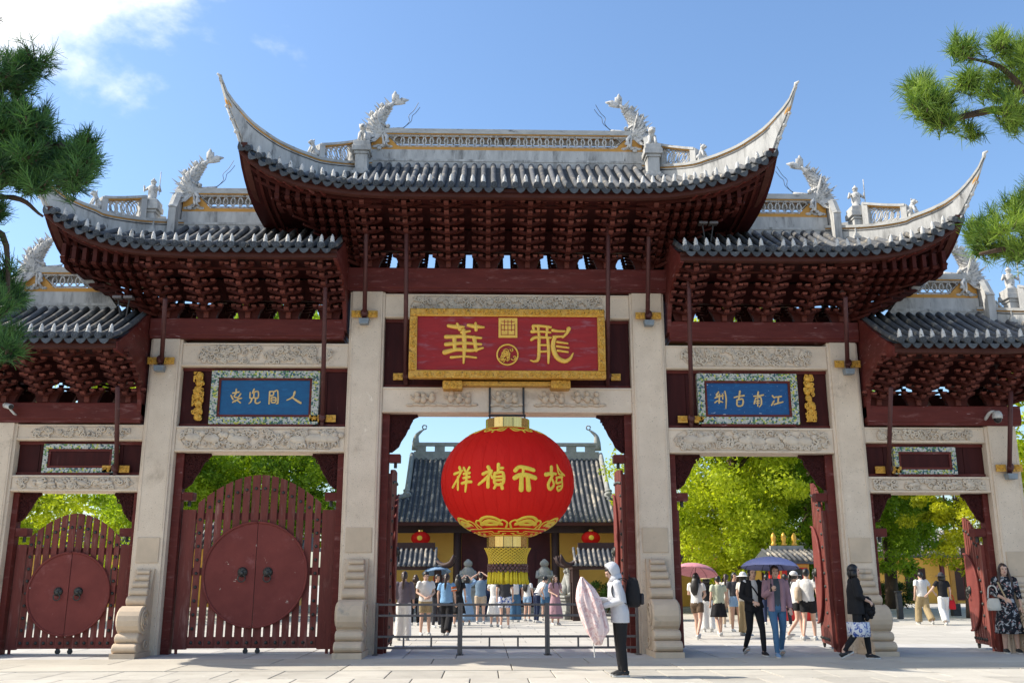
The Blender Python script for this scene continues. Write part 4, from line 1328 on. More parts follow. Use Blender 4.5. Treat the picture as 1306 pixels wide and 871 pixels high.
for sg in (-1, 1):
    post_and_figure(3.24, -.18, 10.10, .80, sg, 'lion')
    post_and_figure(7.78, -.15, 8.70, .78, sg, 'warrior')
    post_and_figure(7.78 + dU, -.15, 8.70 + dZ, .78, sg, 'warrior')
    for key, kind in (('main', 'lion'), ('side', 'lion'), ('out', 'lion')):
        roof, S, (A0, dv, zt, zlat) = ROOFS[key, sg]
        s = .47 if key == 'main' else .66
        c = A0 + dv * s
        fg = put('figurine', GU[kind], gate, Vector((sg * c[0], c[1], zt(s) + .06)) - gate.location, sg * R(40))
        fg.scale = (.62, .62, .62)
        mb = MB(); mb.box(sg * c[0] - .10, sg * c[0] + .10, c[1] - .10, c[1] + .10, zt(s) - .05, zt(s) + .06)
        mb.build('figurine_plinth', 'plaster', gate, bevel=.01)
    # the stepped buttress closing the ridge end
    for ur, zt_, zb_ in ((3.12, 11.30, 10.3), (7.26, 9.80, 8.75), (7.26 + dU, 9.80 + dZ, 8.75 + dZ)):
        mb = MB()
        xs = sorted((sg * ur, sg * (ur + .16)))
        mb.prism([(-.12, zb_), (YC + .12, zb_), (YC + .12, zt_ + .1), (YC - .14, zt_ + .1), (YC - .22, zt_ - .05), (-.06, zt_ - .38), (-.12, zt_ - .42)], 'x', xs[0], xs[1])
        bt = mb.build('ridge_buttress', 'plaster', gate)
        mb = MB()
        mb.tube([(xs[0] + .08, YC - .24, zt_ - .04), (xs[0] + .08, -.08, zt_ - .36), (xs[0] + .08, -.13, zt_ - .42)], [(.10, .03)] * 3, 4, (1, 0, 0))
        mb.build('buttress_cap', 'plaster_cap', bt)

# ------------------------------------------------------------------ jambs, carved corner brackets, doors
def spandrel(cx, z, w, h, sg, seed):
    """pierced carved corner piece; cx at the jamb, reaching w towards the middle of the bay (direction sg)"""
    mb = MB()
    out = [(0, 0), (w, 0), (w * 1.05, -.05), (w * .86, -.09), (w * .80, -.22 * h), (w * .66, -.42 * h), (w * .58, -.55 * h), (w * .42, -.72 * h), (w * .34, -.86 * h), (w * .10, -h), (0, -h)]
    mb.prism([(cx + sg * a, z + b_) for a, b_ in out], 'y', .30, .36)
    sp = mb.build('carved_spandrel', 'red_panel', gate)
    rl = MB()
    pts = [(cx + sg * a, z + b_) for a, b_ in out]
    def inside(x, zz):
        u = (x - cx) * sg; v = (z - zz) / h
        return 0.02 < u < w * (1 - .9 * v) and .06 < v < .95
    xs = sorted((cx, cx + sg * w))
    curls(rl, xs[0], xs[1], z - h, z - .04, .295, seed, int(70 * w * h / .35), .03, .08, inside, .014, .9)
    rim = [(cx + sg * a, .30, z + b_) for a, b_ in out[1:]]
    rl.tube(rim, .018, 5, (0, 1, 0))
    rl.build('scroll_carving', 'red_panel', sp, smooth=True)['kind'] = 'stuff'
def jamb(x0, x1, z1, zhb, sg):
    mb = MB(); xs = sorted((x0, x1))
    mb.box(xs[0], xs[1], .22, .44, GZ, z1 - .003)
    j = mb.build('door_jamb', 'red_beam', gate, bevel=.008)
    hb = MB()          # hinge block holding the pivot of the leaf
    a = x1; xs = sorted((a, a + sg * .24))
    hb.box(xs[0], xs[1], .24, .50, zhb, zhb + .17)
    hb.build('hinge_block', 'red_beam', j, bevel=.01)
    pv = MB(); pv.lathe([(.035, 0), (.035, .12)], (a + sg * .13, .40, zhb - .11), 8)
    pv.build('pivot', 'iron', j)
BAYS = [(-2.65, 2.65, 4.88, .56, .78, 3.95, 0), (3.40, 6.91, 4.04, .62, .74, 3.08, 1), (7.58, 10.16, 3.22, .46, .60, 2.36, 2)]
for sg in (-1, 1):
    jamb(sg * 2.649, sg * 2.49, 4.88, 3.86, -sg)
    spandrel(sg * 2.49, 4.878, .56, .80, -sg, 40 + sg)
    jamb(sg * 3.401, sg * 3.55, 4.04, 3.06, sg)
    jamb(sg * 6.909, sg * 6.74, 4.04, 3.06, -sg)
    spandrel(sg * 3.55, 4.038, .52, .72, sg, 50 + sg)
    spandrel(sg * 6.74, 4.038, .52, .72, -sg, 60 + sg)
    jamb(sg * 7.581, sg * 7.70, 3.22, 2.33, sg)
    jamb(sg * 10.159, sg * 10.04, 3.22, 2.33, -sg)
    spandrel(sg * 7.70, 3.218, .40, .58, sg, 70 + sg)
    spandrel(sg * 10.04, 3.218, .40, .58, -sg, 80 + sg)

def knocker_mesh(k):
    mb = MB()
    mb.lathe([(.105 * k, 0), (.10 * k, .02), (.07 * k, .05), (.03 * k, .065)], n=14)
    mb.tf(lambda p: (p[0], -p[2], p[1]))
    mb.ball((0, -.06, -.02 * k), (.05 * k, .035, .05 * k), 8, 6)
    for s in (-1, 1): mb.ball((s * .04 * k, -.05, .05 * k), .022 * k, 6, 5)
    mb.tube([(.075 * k * math.cos(q), -.06, -.12 * k + .075 * k * math.sin(q)) for q in np.linspace(0, 2 * PI, 17)], .014 * k, 6, (0, 1, 0))
    return mb
STUD = {}
def door_leaf(sg, W, zb, ze, zt, disc_r, disc_z, np_, plw):
    """leaf hung at local x=0 reaching to x = sg*W (the meeting edge); faces -y; zt height at the meeting edge, ze at the hinge"""
    rz = lambda u: ze + (zt - ze) * math.sin(PI / 2 * max(0, (u - plw) / (W - plw))) ** .9
    f = MB()
    def bx(m, u0, u1, *a):
        xs = sorted((sg * u0, sg * u1)); m.box(xs[0], xs[1], *a)
    bx(f, 0.0, plw, -.045, .045, zb - .02, ze - .10)                     # hinge stile
    f.lathe([(.032, 0), (.032, .16)], (sg * .07, 0, zb - .14), 8)
    leaf = f.build('door_leaf', 'red_door', None)
    leaf.location = (0, 0, leaf.location.z)
    V = [(v.co.x, v.co.y, v.co.z) for v in leaf.data.vertices]
    # keep the origin on the hinge line, at the ground
    me = f.mesh('door_leaf', 'red_door'); leaf.data = me; leaf.location = (0, 0, 0)
    for (y0, y1, z0_, z1_) in ((-.030, .03, zb, zb + .22), (.012, .05, (zb + ze) * .5, (zb + ze) * .5 + .16), (.012, .05, ze - .30, ze - .16)):
        r = MB()
        bx(r, plw, W - .001, y0, y1, z0_, z1_)
        put('rail', r.mesh('rail', 'red_door'), leaf)
    n = np_
    gap = .046
    w = (W - plw - .01) / n
    if 'm' not in STUD:
        sb_ = MB(); sb_.ball((0, 0, 0), (.034, .032, .034), 8, 6); STUD['m'] = sb_.mesh('stud', 'bronze', True)
    for k in range(n):
        u0 = plw + k * w + gap * (.5 if k else .8); u1 = plw + (k + 1) * w - (gap * .5 if k < n - 1 else .004)
        p = MB()
        xs = sorted((sg * u0, sg * u1))
        za, zc = rz(u0), rz(u1)
        left, right = (za, zc) if sg > 0 else (zc, za)
        p.prism([(xs[0], zb + .04), (xs[1], zb + .04), (xs[1], right), (xs[0], left)], 'y', -.040, .010)
        put('plank', p.mesh('plank', 'red_door'), leaf)
        um = (u0 + u1) / 2
        pts = [rz(um) - .28] + [zb + .11]
        if k == 0:
            pts = list(np.arange(zb + .11, rz(um) - .15, (.27 if W > 1.2 else .24)))
        for z in pts:
            put('stud', STUD['m'], leaf, (sg * um, -.045, z))
    # half of the great round panel
    d = MB()
    ca = [(PI / 2 + PI * t) if sg > 0 else (PI / 2 - PI * t) for t in np.linspace(0, 1, 28)]
    pts = [(sg * (W - .006) + disc_r * math.cos(a), disc_z + disc_r * math.sin(a)) for a in ca]
    pts = [(min(x, sg * W - .006) if sg > 0 else max(x, sg * W + .006), z) for x, z in pts]
    d.prism(pts if sg < 0 else pts, 'y', -.085, -.041)
    dp = put('round_panel', d.mesh('round_panel', 'red_disc'), leaf)
    rm = MB(); rm.tube([(x, -.088, z) for x, z in pts], .026, 6, (0, 1, 0))
    put('rim', rm.mesh('rim', 'red_disc', True), dp)
    kn = MB(); kk = disc_r / 1.06
    km = knocker_mesh(1.0 * kk ** .5).mesh('knocker', 'bronze', True)
    put('knocker', km, leaf, (sg * (W - .26 * kk), -.085, disc_z + .04))
    c = MB()
    c.tube([(sg * (W - .12), -.02, zb - .055), (sg * (W - .12), .02, zb - .055)], .05, 12, (1, 0, 0))
    bx(c, W - .15, W - .09, -.03, .03, zb - .06, zb + .01)
    put('caster', c.mesh('caster', 'iron'), leaf)
    return leaf
YD = .40
def hang(leaf, x, ang):
    leaf.parent = gate
    leaf.location = Vector((x, YD, 0)) - gate.location
    leaf.rotation_euler = (0, 0, ang)
ZB = .135
def pair(x0, x1, args, open_):
    W = (x1 - x0) / 2 - .001
    l = door_leaf(1, W, *args); r_ = door_leaf(-1, W, *args)
    hang(l, x0, R(open_) if open_ else 0)
    hang(r_, x1, -R(open_ + 1.5) if open_ else 0)
    return l, r_
A_SIDE = (ZB, 2.98, 3.60, 1.04, 1.58, 7, .27)
A_OUT = (ZB, 2.27, 2.80, .81, 1.20, 6, .20)
A_MAIN = (ZB, 3.74, 3.92, 1.35, 2.05, 10, .30)
pair(-6.72, -3.57, A_SIDE, False)
pair(-10.02, -7.72, A_OUT, False)
pair(3.57, 6.72, A_SIDE, 99)
pair(7.72, 10.02, A_OUT, 99)
pair(-2.47, 2.47, A_MAIN, 92.5)

# ------------------------------------------------------------------ tie rods with gilt plates and lamp boxes
def rod(top, bot, plate, lamp, ztop_y=-1.15, yb=-.10, half=None):
    a = at(top[0], top[1], ztop_y); b_ = at(bot[0], bot[1], yb)
    mb = MB()
    mb.tube([a, lerp(a, b_, .5), b_], .048, 8)
    r_ = mb.build('tie_rod', 'rod_red', gate, smooth=True)
    c = at(plate[0], plate[1], yb)
    k = MB(); k.ball(tuple(c + np.array([0, -.05, .02])), (.08, .05, .09), 8, 6)
    k.tube([c + np.array([0, 0, .02]), c + np.array([0, 0, -.18])], .045, 8)
    k.build('rod_foot', 'rod_red', r_, smooth=True)
    for s in ((-1, 1) if half is None else (half,)):
        p = MB()
        x0, x1 = sorted((c[0] + s * .07, c[0] + s * .28))
        p.box(x0, x1, c[1] - .01, c[1] + .03, c[2] - .075, c[2] + .075)
        q = p.build('gilt_plate', 'gold_carved', r_, bevel=.008)
        cv = MB(); curls(cv, x0 + .02, x1 - .02, c[2] - .06, c[2] + .06, c[1] - .012, int(abs(c[0]) * 10), 7, .02, .04, None, .008, .3)
        cv.build('carving', 'gold', q, smooth=True)['kind'] = 'stuff'
    if lamp:
        l = MB(); l.prism([(c[0] - .09, c[2] - .24), (c[0] + .09, c[2] - .24), (c[0] + .11, c[2] - .12), (c[0] - .11, c[2] - .12)], 'y', c[1] - .12, c[1] + .06)
        l.build('lamp_box', 'box_grey', r_, bevel=.008)
rod((468, 262), (465, 405), (465, 400), True)
rod((828, 262), (826, 408), (827, 403), True)
rod((519, 256), (517, 488), (518, 480), False, yb=.16, half=-1)
rod((776, 260), (775, 490), (775, 481), False, yb=.16, half=1)
rod((211, 380), (206, 462), (205, 459), True)
rod((1078, 380), (1081, 468), (1081, 465), True)
rod((416, 318), (411, 538), (411, 533), False, yb=.12)
rod((878, 330), (882, 540), (881, 535), False, yb=.12)
rod((150, 492), (148, 600), (147, 597), False, yb=.12)
rod((1136, 495), (1133, 606), (1133, 600), False, yb=.12)
rod((1289, 500), (1287, 605), (1287, 598), True, ztop_y=-.7)

# ------------------------------------------------------------------ the great signboard
def zoomer(x0, y0, k, Y):
    return lambda X, Z: at(x0 + X / k, y0 + Z / k, Y)
YS = -.30
s0 = at(523, 393, YS); s1 = at(771, 393, YS); s2 = at(523, 482, YS)
SX0, SX1, SZ1, SZ0 = s0[0], s1[0], s0[2], s2[2]
sign = empty('signboard', ((SX0 + SX1) / 2, YS + .1, SZ0), 'large dark red signboard with gilt carved frame and two gold characters over the central arch', 'signboard')
mb = MB(); mb.box(SX0 + .12, SX1 - .12, YS + .02, YS + .12, SZ0 + .12, SZ1 - .12); mb.build('panel', 'sign_red', sign)
fw = .165
for nm, (a, b_, c, d) in dict(t=(SX0, SX1, SZ1 - fw, SZ1), b=(SX0, SX1, SZ0, SZ0 + fw), l=(SX0, SX0 + fw, SZ0 + fw + .001, SZ1 - fw - .001), r=(SX1 - fw, SX1, SZ0 + fw + .001, SZ1 - fw - .001)).items():
    mb = MB()
    mb.box(a, b_, YS - .03, YS + .14, c, d)
    fr = mb.build('frame', 'gold_carved', sign, bevel=.02)
    cv = MB()
    n = int(max(b_ - a, d - c) * 26)
    curls(cv, a + .025, b_ - .025, c + .025, d - .025, YS - .032, 90 + n, n, .025, .055, None, .010, .6)
    cv.build('carving', 'gold', fr, smooth=True)['kind'] = 'stuff'
mb = MB()
il = .155
mb.tube([(SX0 + il, YS - .01, SZ0 + il), (SX1 - il, YS - .01, SZ0 + il), (SX1 - il, YS - .01, SZ1 - il), (SX0 + il, YS - .01, SZ1 - il), (SX0 + il, YS - .01, SZ0 + il)], .018, 6, (0, 1, 0))
mb.build('inner_moulding', 'gold', sign)
YG = YS + .012
def glyph(strokes, Z, name, mat, parent, k, thick=.022):
    mb = MB()
    for s in strokes:
        pts, w = s
        stroke(mb, [Z(*q) for q in pts], [x * 1.15 / k for x in w] if not np.isscalar(w) else w * 1.15 / k, (0, -1, 0), thick)
    return mb.build(name, mat, parent, smooth=True)
PXM = 60.0   # photo pixels per metre near the sign
K = 5.124 * 1223 / 20.4
Z1 = zoomer(430, 350, 5.124, YG)
hua = [([(728, 335), (780, 342), (828, 342)], (22, 28, 14)), ([(785, 322), (802, 358)], (16, 24)),
       ([(858, 332), (905, 340), (958, 345)], (22, 28, 14)), ([(905, 318), (908, 362)], (16, 22)),
       ([(815, 378), (868, 370)], (22, 14)), ([(826, 365), (832, 460), (826, 578)], (26, 28, 12)),
       ([(712, 407), (830, 405), (940, 415)], (26, 20, 16)), ([(712, 456), (830, 448), (940, 456)], (26, 20, 16)),
       ([(704, 508), (780, 490), (880, 496), (952, 480)], (32, 24, 22, 14)), ([(745, 541), (830, 535), (908, 543)], (18, 14, 14)),
       ([(766, 408), (768, 490)], (26, 22)), ([(895, 412), (908, 495)], (26, 22))]
glyph(hua, Z1, 'character', 'gold_glyph', sign, K)
Z2 = zoomer(640, 350, 5.124, YG)
lng = [([(208, 336), (260, 338), (318, 346)], (20, 18, 18)), ([(204, 340), (212, 372)], (18, 16)), ([(198, 374), (260, 374), (318, 380)], (22, 16, 14)),
       ([(238, 345), (244, 408)], (18, 16)), ([(298, 348), (292, 405)], (18, 16)), ([(194, 428), (222, 412), (320, 414)], (18, 20, 14)),
       ([(244, 415), (240, 545), (215, 568), (188, 562)], (20, 20, 16, 8)), ([(300, 418), (306, 500), (304, 580)], (18, 20, 12)),
       ([(246, 462), (300, 462)], 14), ([(246, 505), (300, 503)], 14),
       ([(334, 366), (370, 372), (410, 372)], (22, 16, 14)), ([(438, 355), (425, 385), (398, 412)], (26, 18, 14)), ([(340, 408), (402, 406)], (18, 14)),
       ([(346, 410), (334, 470), (358, 540), (410, 568), (448, 548), (466, 515)], (24, 28, 30, 28, 18, 8)),
       ([(362, 442), (430, 452)], (16, 12)), ([(362, 470), (436, 480)], (16, 12)), ([(366, 498), (432, 508)], (16, 12))]
glyph(lng, Z2, 'character', 'gold_glyph', sign, K)
a, b_ = Z1(1055, 285), Z1(1178, 415)
mb = MB(); mb.box(a[0], b_[0], YG - .015, YG + .02, b_[2], a[2]); seal = mb.build('seal', 'gold_glyph', sign, bevel=.006)
sl = MB()
cx, cz = (a[0] + b_[0]) / 2, (a[2] + b_[2]) / 2
hw, hh = (b_[0] - a[0]) / 2, (a[2] - b_[2]) / 2
for t in (-.72, -.38, 0, .38, .72):
    sl.box(cx + t * hw - .007, cx + t * hw + .007, YG - .019, YG - .014, cz - hh * (.75 if abs(t) != .38 else .35), cz + hh * (.8 if abs(t) < .5 else .4))
for t in (-.7, -.2, .25, .62):
    sl.box(cx - hw * .72, cx + hw * .72, YG - .020, YG - .0145, cz + t * hh - .006, cz + t * hh + .006)
sl.build('seal_lines', 'sign_red', seal)
c = Z1(1113, 525); rr = (Z1(1186, 525) - c)[0]
mb = MB(); mb.tube([(c[0] + rr * .93 * math.cos(q), YG - .006, c[2] + rr * .93 * math.sin(q)) for q in np.linspace(0, 2 * PI, 33)], .020, 6, (0, 1, 0))
curls(mb, c[0] - rr * .8, c[0] + rr * .8, c[2] - rr * .8, c[2] + rr * .8, YG, 17, 16, .03, .07, lambda x, z: (x - c[0]) ** 2 + (z - c[2]) ** 2 < (rr * .72) ** 2, .012, 1)
mb.build('round_emblem', 'gold_glyph', sign, smooth=True)
# gilt ledge carrying the board
l0, l1 = at(592, 489, -.12), at(702, 489, -.12)
ledge = empty('gilt_ledge', ((l0[0] + l1[0]) / 2, -.1, l0[2] - .1), 'gilt carved ledge with two bracket ends under the large red signboard', 'ledge')
mb = MB(); mb.box(l0[0] - .05, l1[0] + .05, -.14, .235, l0[2] - .05, l0[2] + .05); mb.build('strip', 'gold_carved', ledge, bevel=.008)
for px in (577, 715):
    e = at(px, 490, -.20)
    mb = MB(); mb.box(e[0] - .21, e[0] + .21, -.22, .23, e[2] - .10, e[2] + .09)
    q = mb.build('bracket_end', 'gold_carved', ledge, bevel=.03)
    cv = MB(); curls(cv, e[0] - .18, e[0] + .18, e[2] - .08, e[2] + .07, -.225, px, 14, .025, .06, None, .011, .6)
    cv.build('carving', 'gold', q, smooth=True)['kind'] = 'stuff'

# ------------------------------------------------------------------ blue plaques and the empty mosaic frames
def plaque(x0, x1, z0, z1, y, inner, name, label, cat):
    p = empty(name, ((x0 + x1) / 2, y, z0), label, cat)
    fw = .155 if inner else .10
    for (a, b_, c, d) in ((x0, x1, z1 - fw, z1), (x0, x1, z0, z0 + fw), (x0, x0 + fw, z0 + fw + .001, z1 - fw - .001), (x1 - fw, x1, z0 + fw + .001, z1 - fw - .001)):
        mb = MB(); mb.box(a, b_, y - .03, y + .10, c, d); mb.build('mosaic_border', 'mosaic', p, bevel=.006)
    i = fw
    mb = MB()
    for (a, b_, c, d) in ((x0 + i, x1 - i, z1 - i - .05, z1 - i), (x0 + i, x1 - i, z0 + i, z0 + i + .05), (x0 + i, x0 + i + .05, z0 + i + .05, z1 - i - .05), (x1 - i - .05, x1 - i, z0 + i + .05, z1 - i - .05)):
        mb.box(a + .001, b_ - .001, y - .015, y + .09, c + .001, d - .001)
    mb.build('inner_frame', 'red_beam', p)
    mb = MB(); mb.box(x0 + i + .02, x1 - i - .02, y + .01, y + .08, z0 + i + .02, z1 - i - .02)
    mb.build('panel', inner or 'red_panel', p)
    mb = MB(); mb.box(x0 + .05, x1 - .10, y - .06, y + .09, z0 - .055, z0 - .003); mb.build('sill', 'red_beam', p)
    return p
YP = .14
def rect(a, b_):
    A, B = at(*a, YP), at(*b_, YP); return A[0], B[0], B[2], A[2]
pl = plaque(*rect((271, 472), (405, 541)), YP, 'sign_blue', 'blue_plaque', 'clean blue plaque with four gold characters in mosaic border over closed round-panel doors', 'plaque')
pr_ = plaque(*rect((888, 477), (1020, 542)), YP, 'sign_blue_worn', 'blue_plaque', 'chipped blue plaque with four gold characters in mosaic border over open doorway', 'plaque')
plaque(*rect((57, 565), (147, 602)), YP, None, 'mosaic_panel', 'small blank red panel with mosaic border over the low closed doors', 'plaque')
plaque(*rect((1138, 571), (1221, 606)), YP, None, 'mosaic_panel', 'small blank red panel with mosaic border over the low open doorway', 'plaque')
ZL = zoomer(180, 400, 5.124, YP + .006)
KB = 5.124 * 1223 / 20.6
for st in ([([(622, 490), (620, 515)], 10), ([(598, 515), (640, 508)], 10), ([(622, 515), (608, 538), (638, 548), (612, 570)], 9), ([(588, 530), (600, 555)], 10), ([(650, 520), (638, 538)], 9), ([(632, 555), (655, 548)], 9), ([(598, 575), (622, 560), (648, 578)], 9)],
           [([(738, 490), (728, 515)], 10), ([(712, 512), (712, 548), (732, 546)], 9), ([(740, 508), (764, 505), (764, 545), (738, 546)], 9), ([(738, 516), (736, 546)], 9), ([(724, 552), (716, 572), (704, 584)], (11, 9, 6)), ([(748, 552), (746, 576), (762, 582), (778, 572)], (11, 10, 9, 7))],
           [([(840, 506), (836, 585)], 10), ([(842, 506), (864, 506), (862, 530), (842, 532)], 9), ([(872, 504), (892, 502), (894, 575), (884, 584)], 9), ([(850, 546), (878, 545), (878, 574), (852, 575), (850, 546)], 9), ([(852, 560), (876, 560)], 8)],
           [([(1004, 508), (990, 542), (952, 562)], (13, 11, 7)), ([(984, 542), (1010, 560), (1042, 580)], (8, 12, 14))]):
    glyph(st, ZL, 'character', 'gold_pale', pl, KB, .015)
ZR = zoomer(830, 400, 5.124, YP + .006)
for st in ([([(442, 514), (428, 536), (452, 542)], 10), ([(420, 552), (446, 544), (472, 536)], 10), ([(448, 528), (446, 586)], 10), ([(418, 584), (436, 572), (468, 580)], 9), ([(468, 528), (470, 560)], 8), ([(484, 510), (492, 560), (490, 622)], (9, 10, 6))],
           [([(545, 550), (578, 542), (608, 538)], (9, 10, 12)), ([(582, 510), (574, 562)], (12, 10)), ([(564, 566), (600, 562), (598, 600), (566, 604), (562, 568)], 10)],
           [([(674, 542), (704, 540), (735, 534)], 10), ([(702, 515), (698, 542)], 11), ([(684, 556), (676, 590)], 10), ([(684, 556), (716, 550), (722, 592), (708, 612)], (9, 10, 10, 6)), ([(690, 574), (708, 572)], 8), ([(690, 588), (708, 586)], 8), ([(699, 562), (698, 606)], 8)],
           [([(794, 540), (806, 552)], 11), ([(788, 602), (798, 585), (806, 572)], (8, 10, 8)), ([(816, 548), (852, 544)], 10), ([(834, 548), (830, 588)], 10), ([(806, 596), (832, 588), (862, 580)], (9, 10, 9))]):
    glyph(st, ZR, 'character', 'gold_pale', pr_, KB, .015)
# gilt carved figures on the boards beside the plaques
for nm, px, py0, py1, lab in (('L', 255, 474, 535, 'gilt carved figure strip on red boards beside the clean blue plaque'), ('R', 1030, 479, 538, 'gilt carved figure strip on red boards beside the chipped blue plaque')):
    a, b_ = at(px, py0, .15), at(px, py1, .15)
    g = empty('gilt_figure', (a[0], .2, b_[2]), lab, 'carving')
    rg = np.random.default_rng(int(px))
    H = a[2] - b_[2]
    mb = MB()
    for k in range(7):
        z = b_[2] + H * (k + .5) / 7
        mb.ball((a[0] + rg.uniform(-.03, .03), .17, z), (.075 + rg.uniform(0, .03), .05, H / 12), 9, 6)
    mb.build('core', 'gold', g, smooth=True)
    mb = MB(); curls(mb, a[0] - .11, a[0] + .11, b_[2], a[2], .14, int(px), 46, .03, .07, None, .015, 1)
    mb.build('scrolls', 'gold', g, smooth=True)

# ------------------------------------------------------------------ the great lantern
LY = -.55
lc = at(647, 617, LY)
RL = (at(733, 617, LY) - at(561, 617, LY))[0] / 2 * .985
ztop, zbot = at(647, 549, LY)[2], at(647, 683, LY)[2]
HL = (ztop - zbot) / 2 * 1.07
LC = np.array([lc[0], LY, (ztop + zbot) / 2])
lan = empty('lantern', (LC[0], LC[1], LC[2] - HL), 'huge red fabric lantern with yellow characters hanging in the central arch', 'lantern')
NG = 32
mb = MB()
rings = []
for k in range(25):
    a = -PI / 2 + PI * (k + .0) / 24
    a = max(min(a, 1.27), -1.27)
    a = -1.27 + 2.54 * k / 24
    ring = []
    for i in range(NG * 4):
        q = 2 * PI * i / (NG * 4)
        g = 1 - .0065 * (1 - abs(math.sin(q * NG / 2))) ** 1.0 * math.cos(a)
        ring.append((LC[0] + RL * math.cos(a) ** .92 * g * math.cos(q), LC[1] + RL * math.cos(a) ** .92 * g * math.sin(q), LC[2] + HL * math.sin(a)))
    rings.append(ring)
mb.loft(rings)
mb.build('body', 'lantern_red', lan, smooth=True)
zcap = LC[2] + HL * math.sin(1.27); rcap = RL * math.cos(1.27) ** .92
mb = MB()
for q in range(NG):
    P = []
    for a in np.linspace(-1.27, 1.27, 15):
        c_ = RL * math.cos(a) ** .92
        P.append((LC[0] + (c_ + .001) * math.cos(2 * PI * q / NG), LC[1] + (c_ + .001) * math.sin(2 * PI * q / NG), LC[2] + HL * math.sin(a)))
    mb.tube(P, .0025, 4)
mb.build('ribs', 'lantern_red', lan, smooth=True)
def rim_part(zc, r, h, nm):
    mb = MB()
    n = 14
    for i in range(n):
        q = 2 * PI * (i + .5) / n
        d = np.array([math.cos(q), math.sin(q), 0]); t = np.array([-d[1], d[0], 0]); w = r * math.tan(PI / n) * .93
        b0 = np.array([LC[0], LC[1], zc]) + d * r
        mb.add([b0 - t * w, b0 + t * w, b0 + t * w + np.array([0, 0, h]), b0 - t * w + np.array([0, 0, h]),
                b0 - t * w - d * .02, b0 + t * w - d * .02, b0 + t * w - d * .02 + np.array([0, 0, h]), b0 - t * w - d * .02 + np.array([0, 0, h])],
               [(0, 1, 2, 3), (5, 4, 7, 6), (3, 2, 6, 7), (1, 0, 4, 5), (1, 5, 6, 2), (4, 0, 3, 7)])
    mb.build(nm, 'brass', lan)
    m2 = MB(); m2.lathe([(r * .985, zc + .01), (r * .985, zc + h - .012)], (LC[0], LC[1], 0), 28); m2.build('collar_core', 'iron', lan)
rim_part(zcap - .02, rcap * 1.0, .21, 'top_collar')
zlow = LC[2] - HL * math.sin(1.27)
rim_part(zlow - .20, rcap * .92, .22, 'bottom_collar')
# net and tassel
nb = MB()
r0, r1, z0_, z1_ = rcap * 1.05, rcap * .86, zlow - .22, zlow - .52
N = 30
for i in range(N):
    for dr in (1, -1):
        P = []
        for t in np.linspace(0, 1, 7):
            q = 2 * PI * i / N + dr * t * 1.1
            r = lerp(r0, r1, t) - .03 * math.sin(PI * t)
            P.append((LC[0] + r * math.cos(q), LC[1] + r * math.sin(q), lerp(z0_, z1_, t)))
        nb.tube(P, .010, 4)
nb.build('net', 'lantern_yellow', lan)
bb = MB()
for k in range(3):
    for i in range(26):
        q = 2 * PI * (i + .5 * (k % 2)) / 26
        bb.ball((LC[0] + r1 * 1.0 * math.cos(q), LC[1] + r1 * 1.0 * math.sin(q), z1_ - .03 - .055 * k), .032, 6, 5)
bb.build('beads', 'bead', lan, smooth=True)
tb = MB()
zt_ = z1_ - .17
zlo = at(647, 745, LY)[2]
for i in range(40):
    q = 2 * PI * i / 40
    for j in range(2):
        qq = q + random.uniform(-.06, .06)
        r = r1 * (1 - .05 * j)
        sp_ = random.uniform(1.0, 1.08)
        tb.tube([(LC[0] + r * math.cos(qq), LC[1] + r * math.sin(qq), zt_ + .03), (LC[0] + r * 1.02 * math.cos(qq), LC[1] + r * 1.02 * math.sin(qq), (zt_ + zlo) / 2),
                 (LC[0] + r * sp_ * math.cos(qq), LC[1] + r * sp_ * math.sin(qq), zlo + random.uniform(0, .03))], [.016, .022, .027], 5)
tb.build('tassel', 'tassel', lan, smooth=True)
# straps up to the lintel
for px in (624.5, 669):
    mb = MB()
    t_ = at(px, 496, LY + .35); b2 = at(px, 535, LY)
    top = np.array([t_[0], .05, 5.44]); 
    xx = b2[0]
    mb.box(xx - .022, xx + .022, .035, .050, 4.86, 5.46)
    mb.tube([(xx, .04, 4.90), (xx, LY * .5, 4.78), (xx, LY, zcap + .30)], .014, 6)
    mb.tube([(xx, LY, zcap + .31), (xx, LY, zcap + .12)], .018, 6)
    mb.build('strap', 'iron', lan)
mb = MB()
xa, xb = at(624, 531, LY)[0], at(669, 531, LY)[0]
mb.tube([(xa - .02, LY, zcap + .29), (xb + .02, LY, zcap + .29)], .022, 8)
mb.build('hanger_bar', 'iron', lan)
# yellow characters and cloud borders on the fabric
def ell_n(p):
    d = np.array([(p[0] - LC[0]) / RL ** 2, (p[1] - LC[1]) / RL ** 2, (p[2] - LC[2]) / HL ** 2]); return d / np.linalg.norm(d)
def surf_pt(q, v):
    """q angle round the lantern (0 towards the square), v latitude angle"""
    c_ = RL * math.cos(v) ** .92
    return np.array([LC[0] + c_ * math.sin(q), LC[1] - c_ * math.cos(q), LC[2] + HL * math.sin(v)])
def hit(px, py):
    d = ray(px, py)
    best = None
    A = np.array([1 / RL, 1 / RL, 1 / HL])
    o_ = (CAM - LC) * A; dd = d * A
    B_ = o_ @ dd; C_ = o_ @ o_ - 1; AA = dd @ dd
    t = (-B_ - math.sqrt(max(B_ * B_ - AA * C_, 0))) / AA
    p = CAM + d * t
    v = math.asin(max(-1, min(1, (p[2] - LC[2]) / HL)))
    q = math.atan2(p[0] - LC[0], -(p[1] - LC[1]))
    return surf_pt(q, v)
ZT = lambda X, Y: hit(560 + X / 5.806, 540 + Y / 5.806)
KL = 5.806 * 1223 / 19.6
